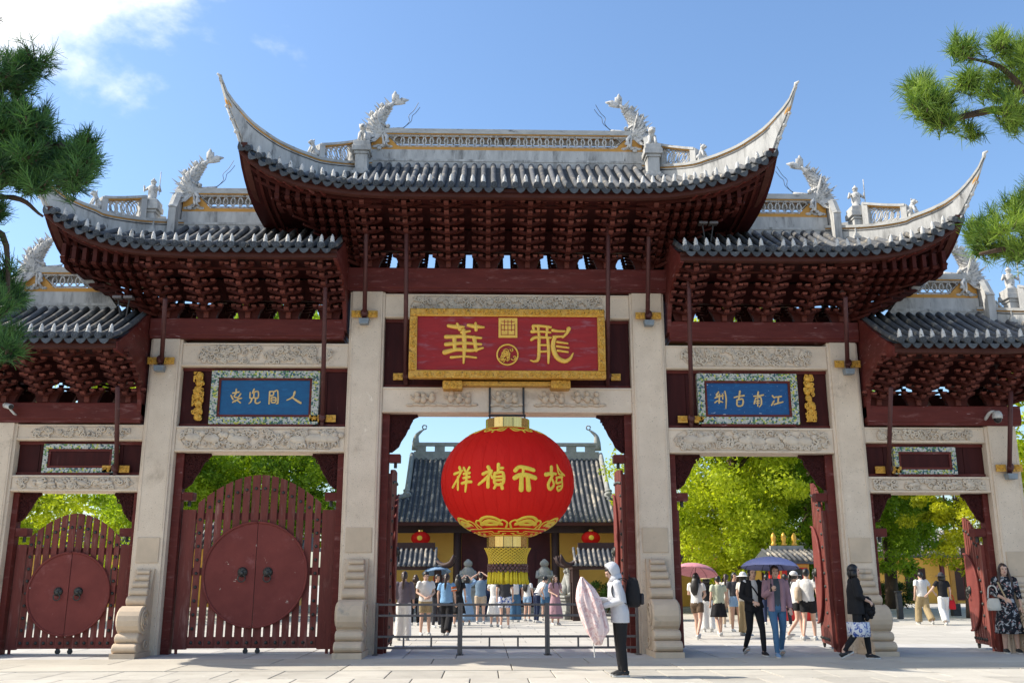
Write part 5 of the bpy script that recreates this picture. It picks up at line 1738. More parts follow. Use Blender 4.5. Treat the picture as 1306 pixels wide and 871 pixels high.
for st in ([([(150, 325), (160, 350)], (20, 16)), ([(112, 372), (140, 362), (172, 348)], (18, 16, 14)), ([(160, 362), (135, 410), (100, 470)], (16, 18, 16)), ([(138, 398), (138, 485)], 18),
            ([(182, 328), (194, 352)], (16, 14)), ([(222, 326), (206, 354)], (18, 14)), ([(182, 372), (225, 364)], 16), ([(180, 402), (224, 394)], 16), ([(168, 442), (200, 432), (236, 430)], 17), ([(204, 362), (200, 430), (193, 500)], (18, 18, 14))],
           [([(362, 322), (375, 345)], (22, 18)), ([(325, 372), (350, 360), (388, 350)], (20, 18, 16)), ([(384, 362), (345, 405), (292, 450)], (18, 18, 14)), ([(362, 390), (360, 468)], 20), ([(388, 388), (394, 402)], 14),
            ([(438, 302), (436, 352)], (20, 16)), ([(438, 330), (470, 328)], 16), ([(412, 366), (470, 362), (472, 440), (412, 444), (410, 368)], 17), ([(412, 394), (470, 390)], 14), ([(412, 420), (470, 416)], 14), ([(424, 446), (406, 478)], (16, 14)), ([(456, 444), (466, 478)], (16, 20))],
           [([(562, 348), (590, 322), (640, 328), (698, 345)], (22, 20, 24, 22)), ([(558, 402), (590, 384), (640, 380), (708, 402)], (26, 26, 26, 26)), ([(622, 335), (620, 385)], 16), ([(608, 400), (606, 488)], (24, 28)), ([(655, 400), (661, 486)], (24, 30))],
           [([(830, 325), (828, 380)], (24, 20)), ([(788, 378), (820, 372), (862, 372)], (24, 20, 16)), ([(838, 385), (806, 450), (820, 486), (848, 455), (836, 412)], (18, 20, 20, 18, 14)), ([(870, 306), (892, 350), (925, 384)], (8, 10, 12)), ([(870, 308), (884, 370), (915, 378)], (8, 12, 12)),
            ([(866, 402), (910, 394)], 14), ([(872, 402), (866, 440), (905, 432)], 13), ([(905, 396), (908, 470), (880, 496), (872, 470), (900, 462)], (13, 16, 16, 13, 12))]):
    mb = MB()
    for pts, w in st:
        P = [ZT(*q) for q in pts]
        stroke(mb, P, [x * 1.3 / KL for x in w] if not np.isscalar(w) else w * 1.3 / KL, ell_n, .012)
    mb.build('character', 'lantern_yellow', lan, smooth=True)
for k in range(8):
    q0 = 2 * PI * k / 8 + PI / 8
    mb = MB()
    for (pts, w) in ([([(-.33, -.86), (-.36, -.70), (-.26, -.62), (-.20, -.70), (-.25, -.77)], .055), ([(.33, -.86), (.36, -.70), (.26, -.62), (.20, -.70), (.25, -.77)], .055),
                      ([(-.22, -.64), (-.12, -.56), (0, -.53), (.12, -.56), (.22, -.64)], .085), ([(-.22, -.74), (0, -.64), (.22, -.74)], .13), ([(-.12, -.76), (.12, -.76)], .10), ([(-.39, -.90), (0, -.88), (.39, -.90)], .05),
                      ([(-.38, -1.0), (-.1, -1.0), (-.1, -1.07), (.1, -1.07), (.1, -1.0), (.38, -1.0)], .032), ([(-.3, -1.09), (-.2, -1.09), (-.2, -1.15), (.2, -1.15), (.2, -1.09), (.3, -1.09)], .030), ([(-.39, -1.2), (0, -1.2), (.39, -1.2)], .04)]):
        P = [surf_pt(q0 + a, -.72 + (v + .53) * .78) for a, v in pts]
        stroke(mb, P, w * RL * .58, ell_n, .008)
    mb.build('cloud_border', 'lantern_yellow', lan, smooth=True)
    mb = MB()
    for (pts, w) in ([([(-.30, 1.10), (-.22, .98), (-.10, 1.0), (-.12, 1.08)], .05), ([(.30, 1.10), (.22, .98), (.10, 1.0), (.12, 1.08)], .05), ([(-.2, 1.08), (0, 1.02), (.2, 1.08)], .09), ([(0, 1.04), (0, .93)], .05), ([(-.38, 1.2), (0, 1.2), (.38, 1.2)], .05)]):
        P = [surf_pt(q0 + a * 1.1, v) for a, v in pts]
        stroke(mb, P, w * RL * .62, ell_n, .008)
    mb.build('cloud_border', 'lantern_yellow', lan, smooth=True)

# ------------------------------------------------------------------ crowd barriers in the central arch
YF = -.12
for (x0, x1, lab) in ((-2.60, -.965, 'grey steel crowd barrier beside the pillar left of the lantern tassel'), (-.925, .765, 'grey steel crowd barrier directly below the hanging lantern'), (.805, 2.58, 'grey steel crowd barrier behind the hooded person')):
    f = empty('crowd_barrier', ((x0 + x1) / 2, YF, GZ), lab, 'barrier', 'crowd barriers across the central arch')
    for x in (x0, x1):
        mb = MB(); mb.box(x - .028, x + .028, YF - .028, YF + .028, GZ, 1.02)
        mb.box(x - .05, x + .05, YF - .16, YF + .16, GZ, GZ + .02)
        mb.build('post', 'barrier_metal', f, bevel=.006)
    for z in (.985, .775, .375, .165):
        mb = MB(); mb.box(x0 + .029, x1 - .029, YF - .020, YF + .020, z - .022, z + .022); mb.build('rail', 'barrier_metal', f, bevel=.006)
    n = 3
    for k in range(1, n):
        x = lerp(x0, x1, k / n)
        mb = MB(); mb.box(x - .018, x + .018, YF - .015, YF + .015, .398, .142 + .21 - .2) if False else mb.box(x - .018, x + .018, YF - .015, YF + .015, .188, .352)
        mb.build('spindle', 'barrier_metal', f)
    x = lerp(x0, x1, .5)
    mb = MB(); mb.box(x - .018, x + .018, YF - .015, YF + .015, .798, .962); mb.build('spindle', 'barrier_metal', f)

# ------------------------------------------------------------------ surveillance cameras and floodlights on the gateway
c = at(13, 518, -.25)
cc = empty('surveillance_camera', tuple(c), 'small white bullet surveillance camera on the red beam above the low closed doors', 'camera')
mb = MB(); mb.tube([c + np.array([-.16, .10, .06]), c + np.array([.04, -.06, .0])], [.055, .06], 10); mb.build('housing', 'camera_white', cc, smooth=True)
mb = MB(); mb.tube([c + np.array([.03, -.055, .0]), c + np.array([.06, -.08, -.01])], [.045, .05], 10); mb.build('lens', 'black_plastic', cc)
mb = MB(); mb.tube([c + np.array([.0, .0, -.04]), c + np.array([.06, .06, -.12]), c + np.array([.03, .22, -.12])], .022, 6); mb.build('bracket', 'camera_white', cc)
c = at(1272, 533, -.35)
cc = empty('surveillance_camera', tuple(c), 'white dome surveillance camera on a curved arm by the end pillar', 'camera')
mb = MB(); mb.tube(catmull([c + np.array([-.10, .32, .0]), c + np.array([-.08, .10, .12]), c + np.array([.02, 0, .10])], 8), .035, 8); mb.build('arm', 'camera_white', cc, smooth=True)
mb = MB(); mb.lathe([(.05, .13), (.085, .10), (.10, .04), (.10, -.03)], tuple(c), 14); mb.build('housing', 'camera_white', cc, smooth=True)
mb = MB(); mb.ball((c[0], c[1], c[2] - .03), (.085, .085, .10), 12, 8); mb.build('dome', 'black_plastic', cc, smooth=True)
for (px, py, Y, lab) in ((903, 288, -1.2, 'twin floodlights on the tiled roof left of the chipped blue plaque'), (158, 381, -1.1, 'twin floodlights on the low tiled roof beside the pine')):
    c = at(px, py, Y)
    fl = empty('floodlight', tuple(c), lab, 'floodlight')
    for s in (-1, 1):
        mb = MB(); q = c + np.array([s * .11, 0, .0])
        mb.box(q[0] - .09, q[0] + .09, q[1] - .10, q[1] + .06, q[2], q[2] + .06); mb.build('lamp_head', 'barrier_metal', fl, bevel=.01)
    mb = MB()
    for s in (-1, 1): mb.tube([c + np.array([s * .11, 0, 0]), c + np.array([s * .06, .05, -.34])], .014, 5)
    mb.build('stand', 'iron', fl)

# ------------------------------------------------------------------ the hall behind
def hx(px, py, Y): return at(px, py, Y)
HY = 30.0                       # front wall
hall = empty('temple_hall', (1.0, HY, 0), 'yellow walled temple hall with dark red doors and steep grey tiled roof', 'hall')
HC = .95
EVY = 27.9
el, er = at(480, 668, EVY), at(815, 670, EVY)
ez = el[2]
RY = 33.5
rl, rr_ = at(530, 584, RY), at(761, 584, RY)
rz = rl[2]
ridx0, ridx1 = rl[0], rr_[0]
ex0, ex1 = HC - 11, HC + 11
# walls with piers and doorway
mb = MB(); mb.box(ex0 + 1.5, ex1 - 1.5, HY, HY + 7, 0, ez + .6); mb.build('wall', 'wall_yellow', hall)
dx0, dx1 = at(588, 720, HY)[0], at(701, 720, HY)[0]
mb = MB(); mb.box(dx0, dx1, HY - .12, HY - .005, .2, at(640, 676, HY)[2]); mb.build('door_surround', 'hall_red', hall)
n = 6
for k in range(n):
    a, b_ = lerp(dx0, dx1, k / n) + .06, lerp(dx0, dx1, (k + 1) / n) - .06
    if k in (2, 3): continue
    mb = MB(); mb.box(a, b_, HY - .18, HY - .125, .25, 3.0); d = mb.build('door_panel', 'hall_red', hall)
    mb = MB(); mb.box(a + .1, b_ - .1, HY - .20, HY - .181, .4, 1.2); mb.box(a + .1, b_ - .1, HY - .20, HY - .181, 1.4, 2.8); mb.build('raised_field', 'hall_red', d)
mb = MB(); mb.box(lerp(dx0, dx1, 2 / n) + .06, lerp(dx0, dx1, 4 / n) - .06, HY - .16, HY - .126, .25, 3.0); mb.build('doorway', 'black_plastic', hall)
for x in (dx0 - .18, dx1 + .18, dx0 - 4.2, dx1 + 4.2):
    mb = MB(); mb.lathe([(.24, 0), (.22, .25), (.2, .4), (.2, ez + .3)], (x, HY - 1.4, .2), 14); mb.build('column', 'wood_dark', hall, smooth=True)
mb = MB(); mb.box(ex0 + .8, ex1 - .8, HY - 1.6, HY - 1.2, ez - .38, ez + .2); mb.build('beam', 'wood_dark', hall)
mb = MB(); mb.box(ex0 + .8, ex1 - .8, EVY + .4, HY + 7, ez - .02, ez + .12); mb.build('eave_ceiling', 'wood_dark', hall)
mb = MB(); mb.box(ex0 + .3, ex1 - .3, HY - 2.2, HY + 8, 0, .22); mb.build('plinth', 'stone_grey', hall, bevel=.03)
# roof: steep upper part and wide lower eaves, rows of round tiles
def hz(t): return lerp(ez + .12, rz, t ** 1.25)
mb = MB()
yb0 = 2 * RY - EVY
slope_front = [(EVY + (RY - EVY) * t, hz(t)) for t in np.linspace(0, 1, 9)]
poly = slope_front + [(2 * RY - y, z) for y, z in slope_front[::-1][1:]]
x0u, x1u = ridx0, ridx1
# lower skirt is wider than the ridge: side slopes below the gables
V = []; F = []
def xw(t): return (lerp(ex0, ridx0 - .25, min(1, t * 2.1)), lerp(ex1, ridx1 + .25, min(1, t * 2.1)))
T = np.linspace(0, 1, 13)
for t in T:
    a, b_ = xw(t); y = EVY + (RY - EVY) * t; z = hz(t)
    V += [(a, y, z), (b_, y, z), (b_, 2 * RY - y, z), (a, 2 * RY - y, z)]
for k in range(len(T) - 1):
    for j in range(4):
        F.append((k * 4 + j, k * 4 + (j + 1) % 4, (k + 1) * 4 + (j + 1) % 4, (k + 1) * 4 + j))
F.append((0, 3, 2, 1))
mb.add(V, F)
hroof = mb.build('roof', 'tile_deck', hall)
tr_ = MB()
x = ex0 + .1
while x < ex1 - .05:
    ts = [t for t in T if xw(t)[0] <= x <= xw(t)[1]]
    if len(ts) > 1:
        tr_.tube([(x, EVY + (RY - EVY) * t - .02, hz(t) + .03) for t in ts], .085, 6)
    x += .27
o = tr_.build('tile_rows', 'hall_tile', hroof, smooth=True); o['kind'] = 'stuff'
mb = MB(); mb.box(ex0 + .02, ex1 - .02, EVY - .02, EVY + .10, ez - .06, ez + .10); mb.build('eave_board', 'red_eave', hall)
# ridge with cut-out openings and curled ends
rt = at(650, 565, RY)[2]
mb = MB(); mb.box(ridx0 - .1, ridx1 + .1, RY - .18, RY + .18, rz - .1, rz + (rt - rz) * .42); rg_ = mb.build('ridge', 'stone_grey', hall)
mb = MB(); mb.box(ridx0 - .15, ridx1 + .15, RY - .2, RY + .2, rz + (rt - rz) * .80, rt); mb.build('ridge_cap', 'stone_grey', rg_)
k = 0
xx = ridx0
while xx < ridx1:
    mb = MB(); mb.box(xx, min(xx + .55, ridx1), RY - .15, RY + .15, rz + (rt - rz) * .42 + .002, rz + (rt - rz) * .80 - .002); mb.build('ridge_block', 'stone_grey', rg_)
    xx += 1.05
for s, xe in ((-1, ridx0), (1, ridx1)):
    mb = MB()
    P = [(xe + s * .02, RY, rt - .4), (xe + s * .02, RY, rt + .15), (xe + s * -.05, RY, rt + .45), (xe - s * .35, RY, rt + .72)]
    mb.tube(catmull(P, 9), [.24, .22, .2, .17, .15, .12, .10, .08, .05], 7)
    mb.tube([(xe - s * .45 + .12 * math.cos(q), RY, rt + .88 + .12 * math.sin(q)) for q in np.linspace(0, 1.9 * PI, 12)], .04, 5)
    mb.tube([(xe - s * .33, RY, rt + .68), (xe - s * .45, RY, rt + .78)], .04, 5)
    mb.build('ridge_curl', 'stone_grey', rg_, smooth=True)
    # verge ridge down the gable
    mb = MB()
    P = [(xe + s * .2, EVY + (RY - EVY) * t - .05, hz(t) + .18) for t in np.linspace(1, .46, 8)]
    mb.tube(P, [(.14, .2)] * 8, 6)
    mb.build('verge_ridge', 'stone_grey', rg_, smooth=True)
    mb = MB(); c = P[-1]
    for k in range(5): mb.ball((c[0], c[1] - .1 * (k % 2), c[2] + .12 - .16 * k), (.2, .16, .12), 8, 6)
    mb.build('verge_figure', 'stone_grey', rg_, smooth=True)
    P = [(lerp(xe, ex0 if s < 0 else ex1, q), lerp(EVY + (RY - EVY) * .45, EVY, q), lerp(hz(.45), hz(0) + .35 * q, q) + .1) for q in np.linspace(0, 1, 8)]
    mb = MB(); mb.tube(P, [(.12, .16)] * 8, 6); mb.build('hip_ridge', 'stone_grey', rg_, smooth=True)
# small lanterns under the eave
def small_lantern(px, py, Y, lab):
    c = at(px, py, Y)
    l = empty('small_lantern', tuple(c), lab, 'lantern', 'small lanterns under the hall eave')
    mb = MB(); mb.lathe([(.13, -.30), (.36, -.22), (.47, 0), (.36, .22), (.13, .30)], tuple(c), 16); 
    mb = MB(); mb.lathe([(.47 * math.cos(a), .33 * math.sin(a)) for a in np.linspace(-1.3, 1.3, 11)], tuple(c), 20); mb.build('body', 'lantern_red', l, smooth=True)
    mb = MB(); mb.lathe([(.13, .31), (.13, .40)], tuple(c), 10); mb.build('cap', 'brass', l)
    mb = MB(); mb.lathe([(.10, -.38), (.12, -.31)], tuple(c), 10); mb.lathe([(.06, -.70), (.04, -.37)], tuple(c), 8); mb.build('tassel', 'tassel', l)
    mb = MB(); mb.tube([c + np.array([0, 0, .38]), np.array([c[0], c[1], ez - .0])], .015, 5); mb.build('cord', 'iron', l)
    mb = MB(); mb.ball((c[0] - .02, c[1] - .45, c[2]), (.13, .04, .12), 8, 6); mb.build('emblem', 'lantern_yellow', l)
small_lantern(536, 686, 28.2, 'small red lantern under the hall eave left of the big lantern')
small_lantern(753, 686, 28.2, 'small red lantern under the hall eave right of the big lantern')

# ------------------------------------------------------------------ small roofed shelters in the courtyard
def shelter(px_edge, s, Y, lab):
    """shelter whose inner roof corner is at px_edge; s: -1 for the one on the west side"""
    e = at(px_edge, 712, Y)
    z_e = at(px_edge - s * -30, 722, Y)[2]
    z_r = at(520, 699, Y)[2]
    W = 4.2
    x1 = e[0]; x0 = x1 + s * W
    cx = (x0 + x1) / 2
    t = empty('roofed_shelter', (cx, Y, 0), lab, 'shelter', 'roofed shelters flanking the courtyard')
    rm = MB()
    hd = 1.1
    Tn = np.linspace(0, 1, 7)
    zz = lambda q: lerp(z_e, z_r, q ** 1.3)
    V = []; F = []
    for q in Tn:
        ins = .45 * q
        a, b_ = sorted((x1 + s * (ins + .25), x0 - s * (ins + .25)))
        V += [(a, Y - hd * (1 - q), zz(q)), (b_, Y - hd * (1 - q), zz(q)), (b_, Y + hd * (1 - q), zz(q)), (a, Y + hd * (1 - q), zz(q))]
    for k in range(6):
        for j in range(4): F.append((k * 4 + j, k * 4 + (j + 1) % 4, (k + 1) * 4 + (j + 1) % 4, (k + 1) * 4 + j))
    F.append((0, 3, 2, 1))
    rm.add(V, F)
    rf = rm.build('roof', 'tile_deck', t)
    tm = MB()
    x = min(x0, x1) + .42
    while x < max(x0, x1) - .4:
        tm.tube([(x, Y - hd * (1 - q) - .02, zz(q) + .02) for q in Tn], .055, 6)
        x += .19
    o = tm.build('tile_rows', 'hall_tile', rf, smooth=True); o['kind'] = 'stuff'
    mb = MB(); mb.box(min(x0, x1) + .6, max(x0, x1) - .6, Y - .10, Y + .10, z_r - .05, z_r + .22); mb.build('ridge', 'wood_dark', t)
    for xc, d in ((x1, -s), (x0, s)):
        for yy, dy in ((Y - hd, -1), (Y + hd, 1)):
            mb = MB()
            mb.tube(catmull([(xc - d * .5, yy - dy * .35, z_e + .14), (xc - d * .2, yy - dy * .1, z_e + .02), (xc + d * .08, yy + dy * .05, z_e + .14), (xc + d * .16, yy + dy * .1, z_e + .42)], 9), [(.10, .10)] * 6 + [(.10, .12), (.07, .09), (.02, .03)], 6)
            mb.tube([(xc + d * .05, yy, z_e + .1), (xc + d * .26, yy + dy * .1, z_e + .36)], [.08, .02], 5)
            mb.build('upturned_corner', 'wood_dark', rf, smooth=True)
    mb = MB(); mb.box(min(x0, x1) + .3, max(x0, x1) - .3, Y - hd + .1, Y + hd - .1, z_e - .12, z_e - .01); mb.build('eave_beam', 'wood_dark', t)
    for xc in (x1 + s * .45, x0 - s * .45):
        mb = MB(); mb.box(xc - .13, xc + .13, Y - .6, Y - .34, 0, z_e - .1); mb.build('post', 'wood_dark', t)
        mb = MB(); mb.box(xc - .13, xc + .13, Y + .34, Y + .6, 0, z_e - .1); mb.build('post', 'wood_dark', t)
        mb = MB(); mb.box(xc - .1, xc + .1, Y - .3, Y + .3, 1.4, z_e - .12); mb.build('panel', 'wood_dark', t)
    return t
shelter(574, -1, 18, 'small dark shelter with upturned tiled roof on the west side of the courtyard')
shelter(717, 1, 18, 'small dark shelter with upturned tiled roof behind the pink umbrella')

# ------------------------------------------------------------------ stone lions and statues before the hall
def lion(px, py_base, py_top, Y, lab, ribbon, face=0.0, ped=.9, group=None):
    b0 = at(px, py_base, Y); top = at(px, py_top, Y)[2]
    ground_z = 0
    h = top - ped
    k = h / 1.25
    t = empty('stone_lion', (b0[0], Y, 0), lab, 'statue', group, rz=face)
    p = MB()
    for a, c, w in ((0, .18, .62), (.18, .3, .54), (.3, ped - .2, .46), (ped - .2, ped - .08, .54), (ped - .08, ped, .60)):
        p.box(-w, w, -w * 1.1, w * 1.1, a, c - .002)
    q = p.build('pedestal', 'stone_grey', t, bevel=.02, world=False)
    m = MB()
    m.tube(catmull([(0, .34 * k, ped + .12 * k), (0, .24 * k, ped + .38 * k), (0, .05 * k, ped + .70 * k), (0, -.05 * k, ped + .95 * k)], 9), [.26 * k, .33 * k, .33 * k, .30 * k, .28 * k, .27 * k, .26 * k, .25 * k, .22 * k], 10)
    m.ball((0, -.10 * k, ped + 1.02 * k), (.27 * k, .27 * k, .24 * k), 12, 8)
    m.ball((0, -.32 * k, ped + .95 * k), (.16 * k, .14 * k, .12 * k), 10, 7)
    for a in np.linspace(0, 2 * PI, 9, endpoint=False):
        m.ball((.25 * k * math.cos(a), .0, ped + 1.0 * k + .22 * k * math.sin(a)), .09 * k, 7, 5)
    for s in (-1, 1):
        m.tube([(s * .18 * k, -.08 * k, ped + .72 * k), (s * .2 * k, -.26 * k, ped + .35 * k), (s * .2 * k, -.30 * k, ped + .04 * k)], [.12 * k, .10 * k, .11 * k], 8)
        m.ball((s * .2 * k, -.36 * k, ped + .06 * k), (.11 * k, .14 * k, .07 * k), 8, 6)
        m.ball((s * .27 * k, .14 * k, ped + .2 * k), (.16 * k, .30 * k, .22 * k), 8, 6)
        m.ball((s * .2 * k, -.05 * k, ped + 1.2 * k), (.07 * k, .05 * k, .1 * k), 7, 5)
    m.build('lion_body', 'stone_grey', t, smooth=True, world=False)
    if ribbon:
        r_ = MB()
        for a in range(7): r_.ball((.10 * math.cos(a * .9), -.42 * k - .03 * (a % 2), ped + .70 * k + .10 * math.sin(a * .9)), (.11, .08, .11), 8, 6)
        r_.build('red_ribbon', 'bright_red', t, smooth=True, world=False)
lion(728, 775, 718, 19.5, 'mossy stone lion with a red ribbon ball beside the pink umbrella', True, R(20))
lion(562, 775, 722, 19.5, 'stone lion with a red ribbon ball behind the west shelter post', True, R(-20))
def statue(px, Y, py_top, lab):
    b0 = at(px, 760, Y); top = at(px, py_top, Y)[2]
    t = empty('stone_statue', (b0[0], Y, 0), lab, 'statue', 'standing stone figures before the hall doors')
    p = MB(); p.box(-.5, .5, -.5, .5, 0, .3); p.box(-.42, .42, -.42, .42, .3, 1.0); p.box(-.5, .5, -.5, .5, 1.0, 1.15); p.build('pedestal', 'stone_grey', t, bevel=.02, world=False)
    m = MB(); h = top - 1.15
    m.lathe([(.33, 0), (.36, .05 * h), (.30, .2 * h), (.31, .42 * h), (.34, .55 * h), (.27, .66 * h), (.20, .72 * h), (.15, .76 * h)], (0, 0, 1.15), 14)
    m.ball((0, -.02, 1.15 + .87 * h), (.21, .22, .14 * h), 12, 8)
    for s in (-1, 1):
        m.tube([(s * .28, 0, 1.15 + .58 * h), (s * .34, -.16, 1.15 + .40 * h), (s * .10, -.32, 1.15 + .42 * h)], [.11, .10, .08], 8)
    m.ball((0, .0, 1.15 + .98 * h), (.10, .10, .06 * h), 8, 6)
    m.build('figure', 'stone_grey', t, smooth=True, world=False)
statue(596, 26.0, 714, 'grey stone figure on a pedestal left of the hall doorway')
statue(694, 26.0, 714, 'grey stone figure on a pedestal right of the hall doorway')

# ------------------------------------------------------------------ red incense kiosk in the east court
KY = 17.0
k0, k1 = at(1000, 720, KY), at(1028, 720, KY)
kx0, kx1 = at(994, 720, KY)[0], at(1030, 720, KY)[0]
kio = empty('red_kiosk', ((kx0 + kx1) / 2, KY + .8, 0), 'red kiosk with grey gabled roof and three gold finials behind the violet umbrella', 'kiosk')
zk = at(1010, 720, KY)[2]
mb = MB(); mb.box(kx0, kx1, KY, KY + 1.6, 0, zk + .05); mb.build('body', 'bright_red', kio, bevel=.02)
mb = MB()
for x in (kx0 - .02, kx1 - .05): mb.box(x, x + .07, KY - .03, KY - .002, 0, zk)
for x in (kx1 - .055,): pass
fr = mb
o1 = MB(); o1.box(kx0 - .02, kx0 + .05, KY - .03, KY - .002, .0, zk); o1.build('frame_post', 'ochre', kio)
o1 = MB(); o1.box(kx1 - .05, kx1 + .02, KY - .03, KY - .002, .0, zk); o1.build('frame_post', 'ochre', kio)
o1 = MB(); o1.box(kx0 + .052, kx1 - .052, KY - .03, KY - .002, zk - .12, zk); o1.build('frame_rail', 'ochre', kio)
o1 = MB(); o1.box(kx0 + .25, kx1 - .25, KY - .02, KY - .003, .9, 1.9); o1.build('opening', 'black_plastic', kio)
zr_ = at(1000, 703, KY)[2]
rm = MB(); xm = (kx0 + kx1) / 2
rm.prism([(KY - .7, zk + .02), (KY + 2.3, zk + .02), (KY + 2.25, zk + .12), (KY + .8, zr_ + .05), (KY - .65, zk + .12)], 'x', kx0 - .45, kx1 + .45)
rf = rm.build('roof', 'tile_deck', kio)
tm = MB(); x = kx0 - .4
while x < kx1 + .42:
    tm.tube([(x, KY - .72, zk + .14), (x, KY - .1, zk + .14 + (zr_ - zk) * .42), (x, KY + .78, zr_ + .07)], .06, 6); x += .2
o = tm.build('tile_rows', 'hall_tile', rf, smooth=True); o['kind'] = 'stuff'
mb = MB(); mb.box(kx0 - .1, kx1 + .1, KY + .70, KY + .90, zr_ + .04, zr_ + .22); mb.build('ridge', 'stone_grey', kio)
for q in (.05, .42, .80):
    mb = MB(); mb.lathe([(.10, 0), (.12, .06), (.07, .12), (.09, .22), (.10, .34), (.06, .44), (.02, .50)], (lerp(kx0, kx1, q), KY + .8, zr_ + .22), 10); mb.build('finial', 'gold', kio, smooth=True)

# ------------------------------------------------------------------ yellow walled buildings and things far back on the east
def low_building(x0, x1, Y, h, lab, wall='wall_yellow'):
    t = empty('yellow_building', ((x0 + x1) / 2, Y, 0), lab, 'building')
    mb = MB(); mb.box(x0, x1, Y, Y + 5, 0, h); mb.build('wall', wall, t)
    mb = MB(); mb.prism([(Y - .9, h - .02), (Y + 5.9, h - .02), (Y + 5.85, h + .12), (Y + 2.5, h + 1.9), (Y - .85, h + .12)], 'x', x0 - .6, x1 + .6); r_ = mb.build('roof', 'tile_deck', t)
    tm = MB(); x = x0 - .5
    while x < x1 + .5:
        tm.tube([(x, Y - .9, h + .14), (x, Y + .7, h + .95), (x, Y + 2.5, h + 1.95)], .08, 6); x += .27
    o = tm.build('tile_rows', 'hall_tile', r_, smooth=True); o['kind'] = 'stuff'
    n = max(2, int((x1 - x0) / 3.2))
    for k in range(n):
        c = lerp(x0, x1, (k + .5) / n)
        mb = MB(); mb.box(c - .7, c + .7, Y - .05, Y - .004, .2, 2.3); d = mb.build('doorway', 'hall_red', t)
        for s in (-.35, .35):
            mb = MB(); mb.box(c + s - .3, c + s + .3, Y - .08, Y - .051, .3, 2.2); mb.build('door_panel', 'wood_dark', d)
    for k in range(n + 1):
        c = lerp(x0, x1, k / n)
        mb = MB(); mb.lathe([(.16, 0), (.16, h - .03)], (c, Y - .55, 0), 10); mb.build('column', 'hall_red', t, smooth=True)
low_building(14, 40, 46, 3.0, 'low yellow walled building with tiled roof beyond the trees past the low open doorway')
low_building(-44, -12, 40, 3.4, 'low yellow walled building with tiled roof beyond the closed doors')
for (px, Y, lab) in ((1214, 22, 'tall yellow banner post beside the bright yellow tree'),):
    c = at(px, 740, Y); z = at(px, 722, Y)[2]
    t = empty('yellow_post', (c[0], Y, 0), lab, 'post')
    mb = MB(); mb.box(-.09, .09, -.08, .08, .5, z); mb.build('board', 'ochre', t, world=False)
    mb = MB(); mb.box(-.17, .17, -.14, .14, 0, .499); mb.build('base', 'iron', t, world=False)
    mb = MB(); mb.prism([(-.18, z), (.18, z), (0, z + .10)], 'y', -.14, .14); mb.build('cap', 'tile_deck', t, world=False)
c = gnd(1262, 800)
# cast iron stand-up post near the pair
t = empty('dark_bollard', (*gnd(1148, 790)[:2], 0), 'dark metal box post on the sunlit court inside the low open doorway', 'bollard')
mb = MB(); mb.box(-.10, .10, -.10, .10, 0, 1.0); mb.build('body', 'iron', t, bevel=.02, world=False)
mb = MB(); mb.box(-.13, .13, -.13, .13, 1.0, 1.06); mb.build('cap', 'iron', t, bevel=.02, world=False)

# ------------------------------------------------------------------ broadleaf trees
def quads_mesh(name, V, tint, mat):
    n = len(V) // 4
    me = bpy.data.meshes.new(name)
    me.vertices.add(len(V)); me.vertices.foreach_set('co', V.reshape(-1).astype(np.float32))
    me.loops.add(n * 4); me.loops.foreach_set('vertex_index', np.arange(n * 4, dtype=np.int32))
    me.polygons.add(n); me.polygons.foreach_set('loop_start', np.arange(0, n * 4, 4, dtype=np.int32))
    a = me.attributes.new('tint', 'FLOAT', 'POINT'); a.data.foreach_set('value', np.repeat(tint, 4).astype(np.float32))
    me.materials.append(MATS[mat]); me.update(); me.validate()
    return me
def leaves(C, rad, n_per, size, rg, up=.5, bias=None):
    """leaf quads scattered in clumps C (m,3) of radius rad (m,)"""
    m = len(C)
    N = m * n_per
    d = rg.normal(size=(N, 3)); d /= np.linalg.norm(d, axis=1)[:, None]
    r = rg.random(N) ** .45
    P = np.repeat(C, n_per, 0) + d * (r * np.repeat(rad, n_per))[:, None] * np.array([1, 1, .72])
    nn = rg.normal(size=(N, 3)) + d * .6; nn[:, 2] += up
    nn /= np.linalg.norm(nn, axis=1)[:, None]
    t = np.cross(nn, rg.normal(size=(N, 3))); t /= np.linalg.norm(t, axis=1)[:, None]
    b_ = np.cross(nn, t)
    s = size * rg.uniform(.65, 1.25, N)[:, None]
    V = np.empty((N, 4, 3))
    V[:, 0] = P - t * s; V[:, 1] = P + b_ * s * .42 + t * s * .1; V[:, 2] = P + t * s; V[:, 3] = P - b_ * s * .42 + t * s * .1
    ct = np.repeat(rg.normal(.5, .22, m), n_per)
    tint = np.clip(ct + rg.normal(0, .18, N), 0, 1)
    return V.reshape(-1, 3), tint
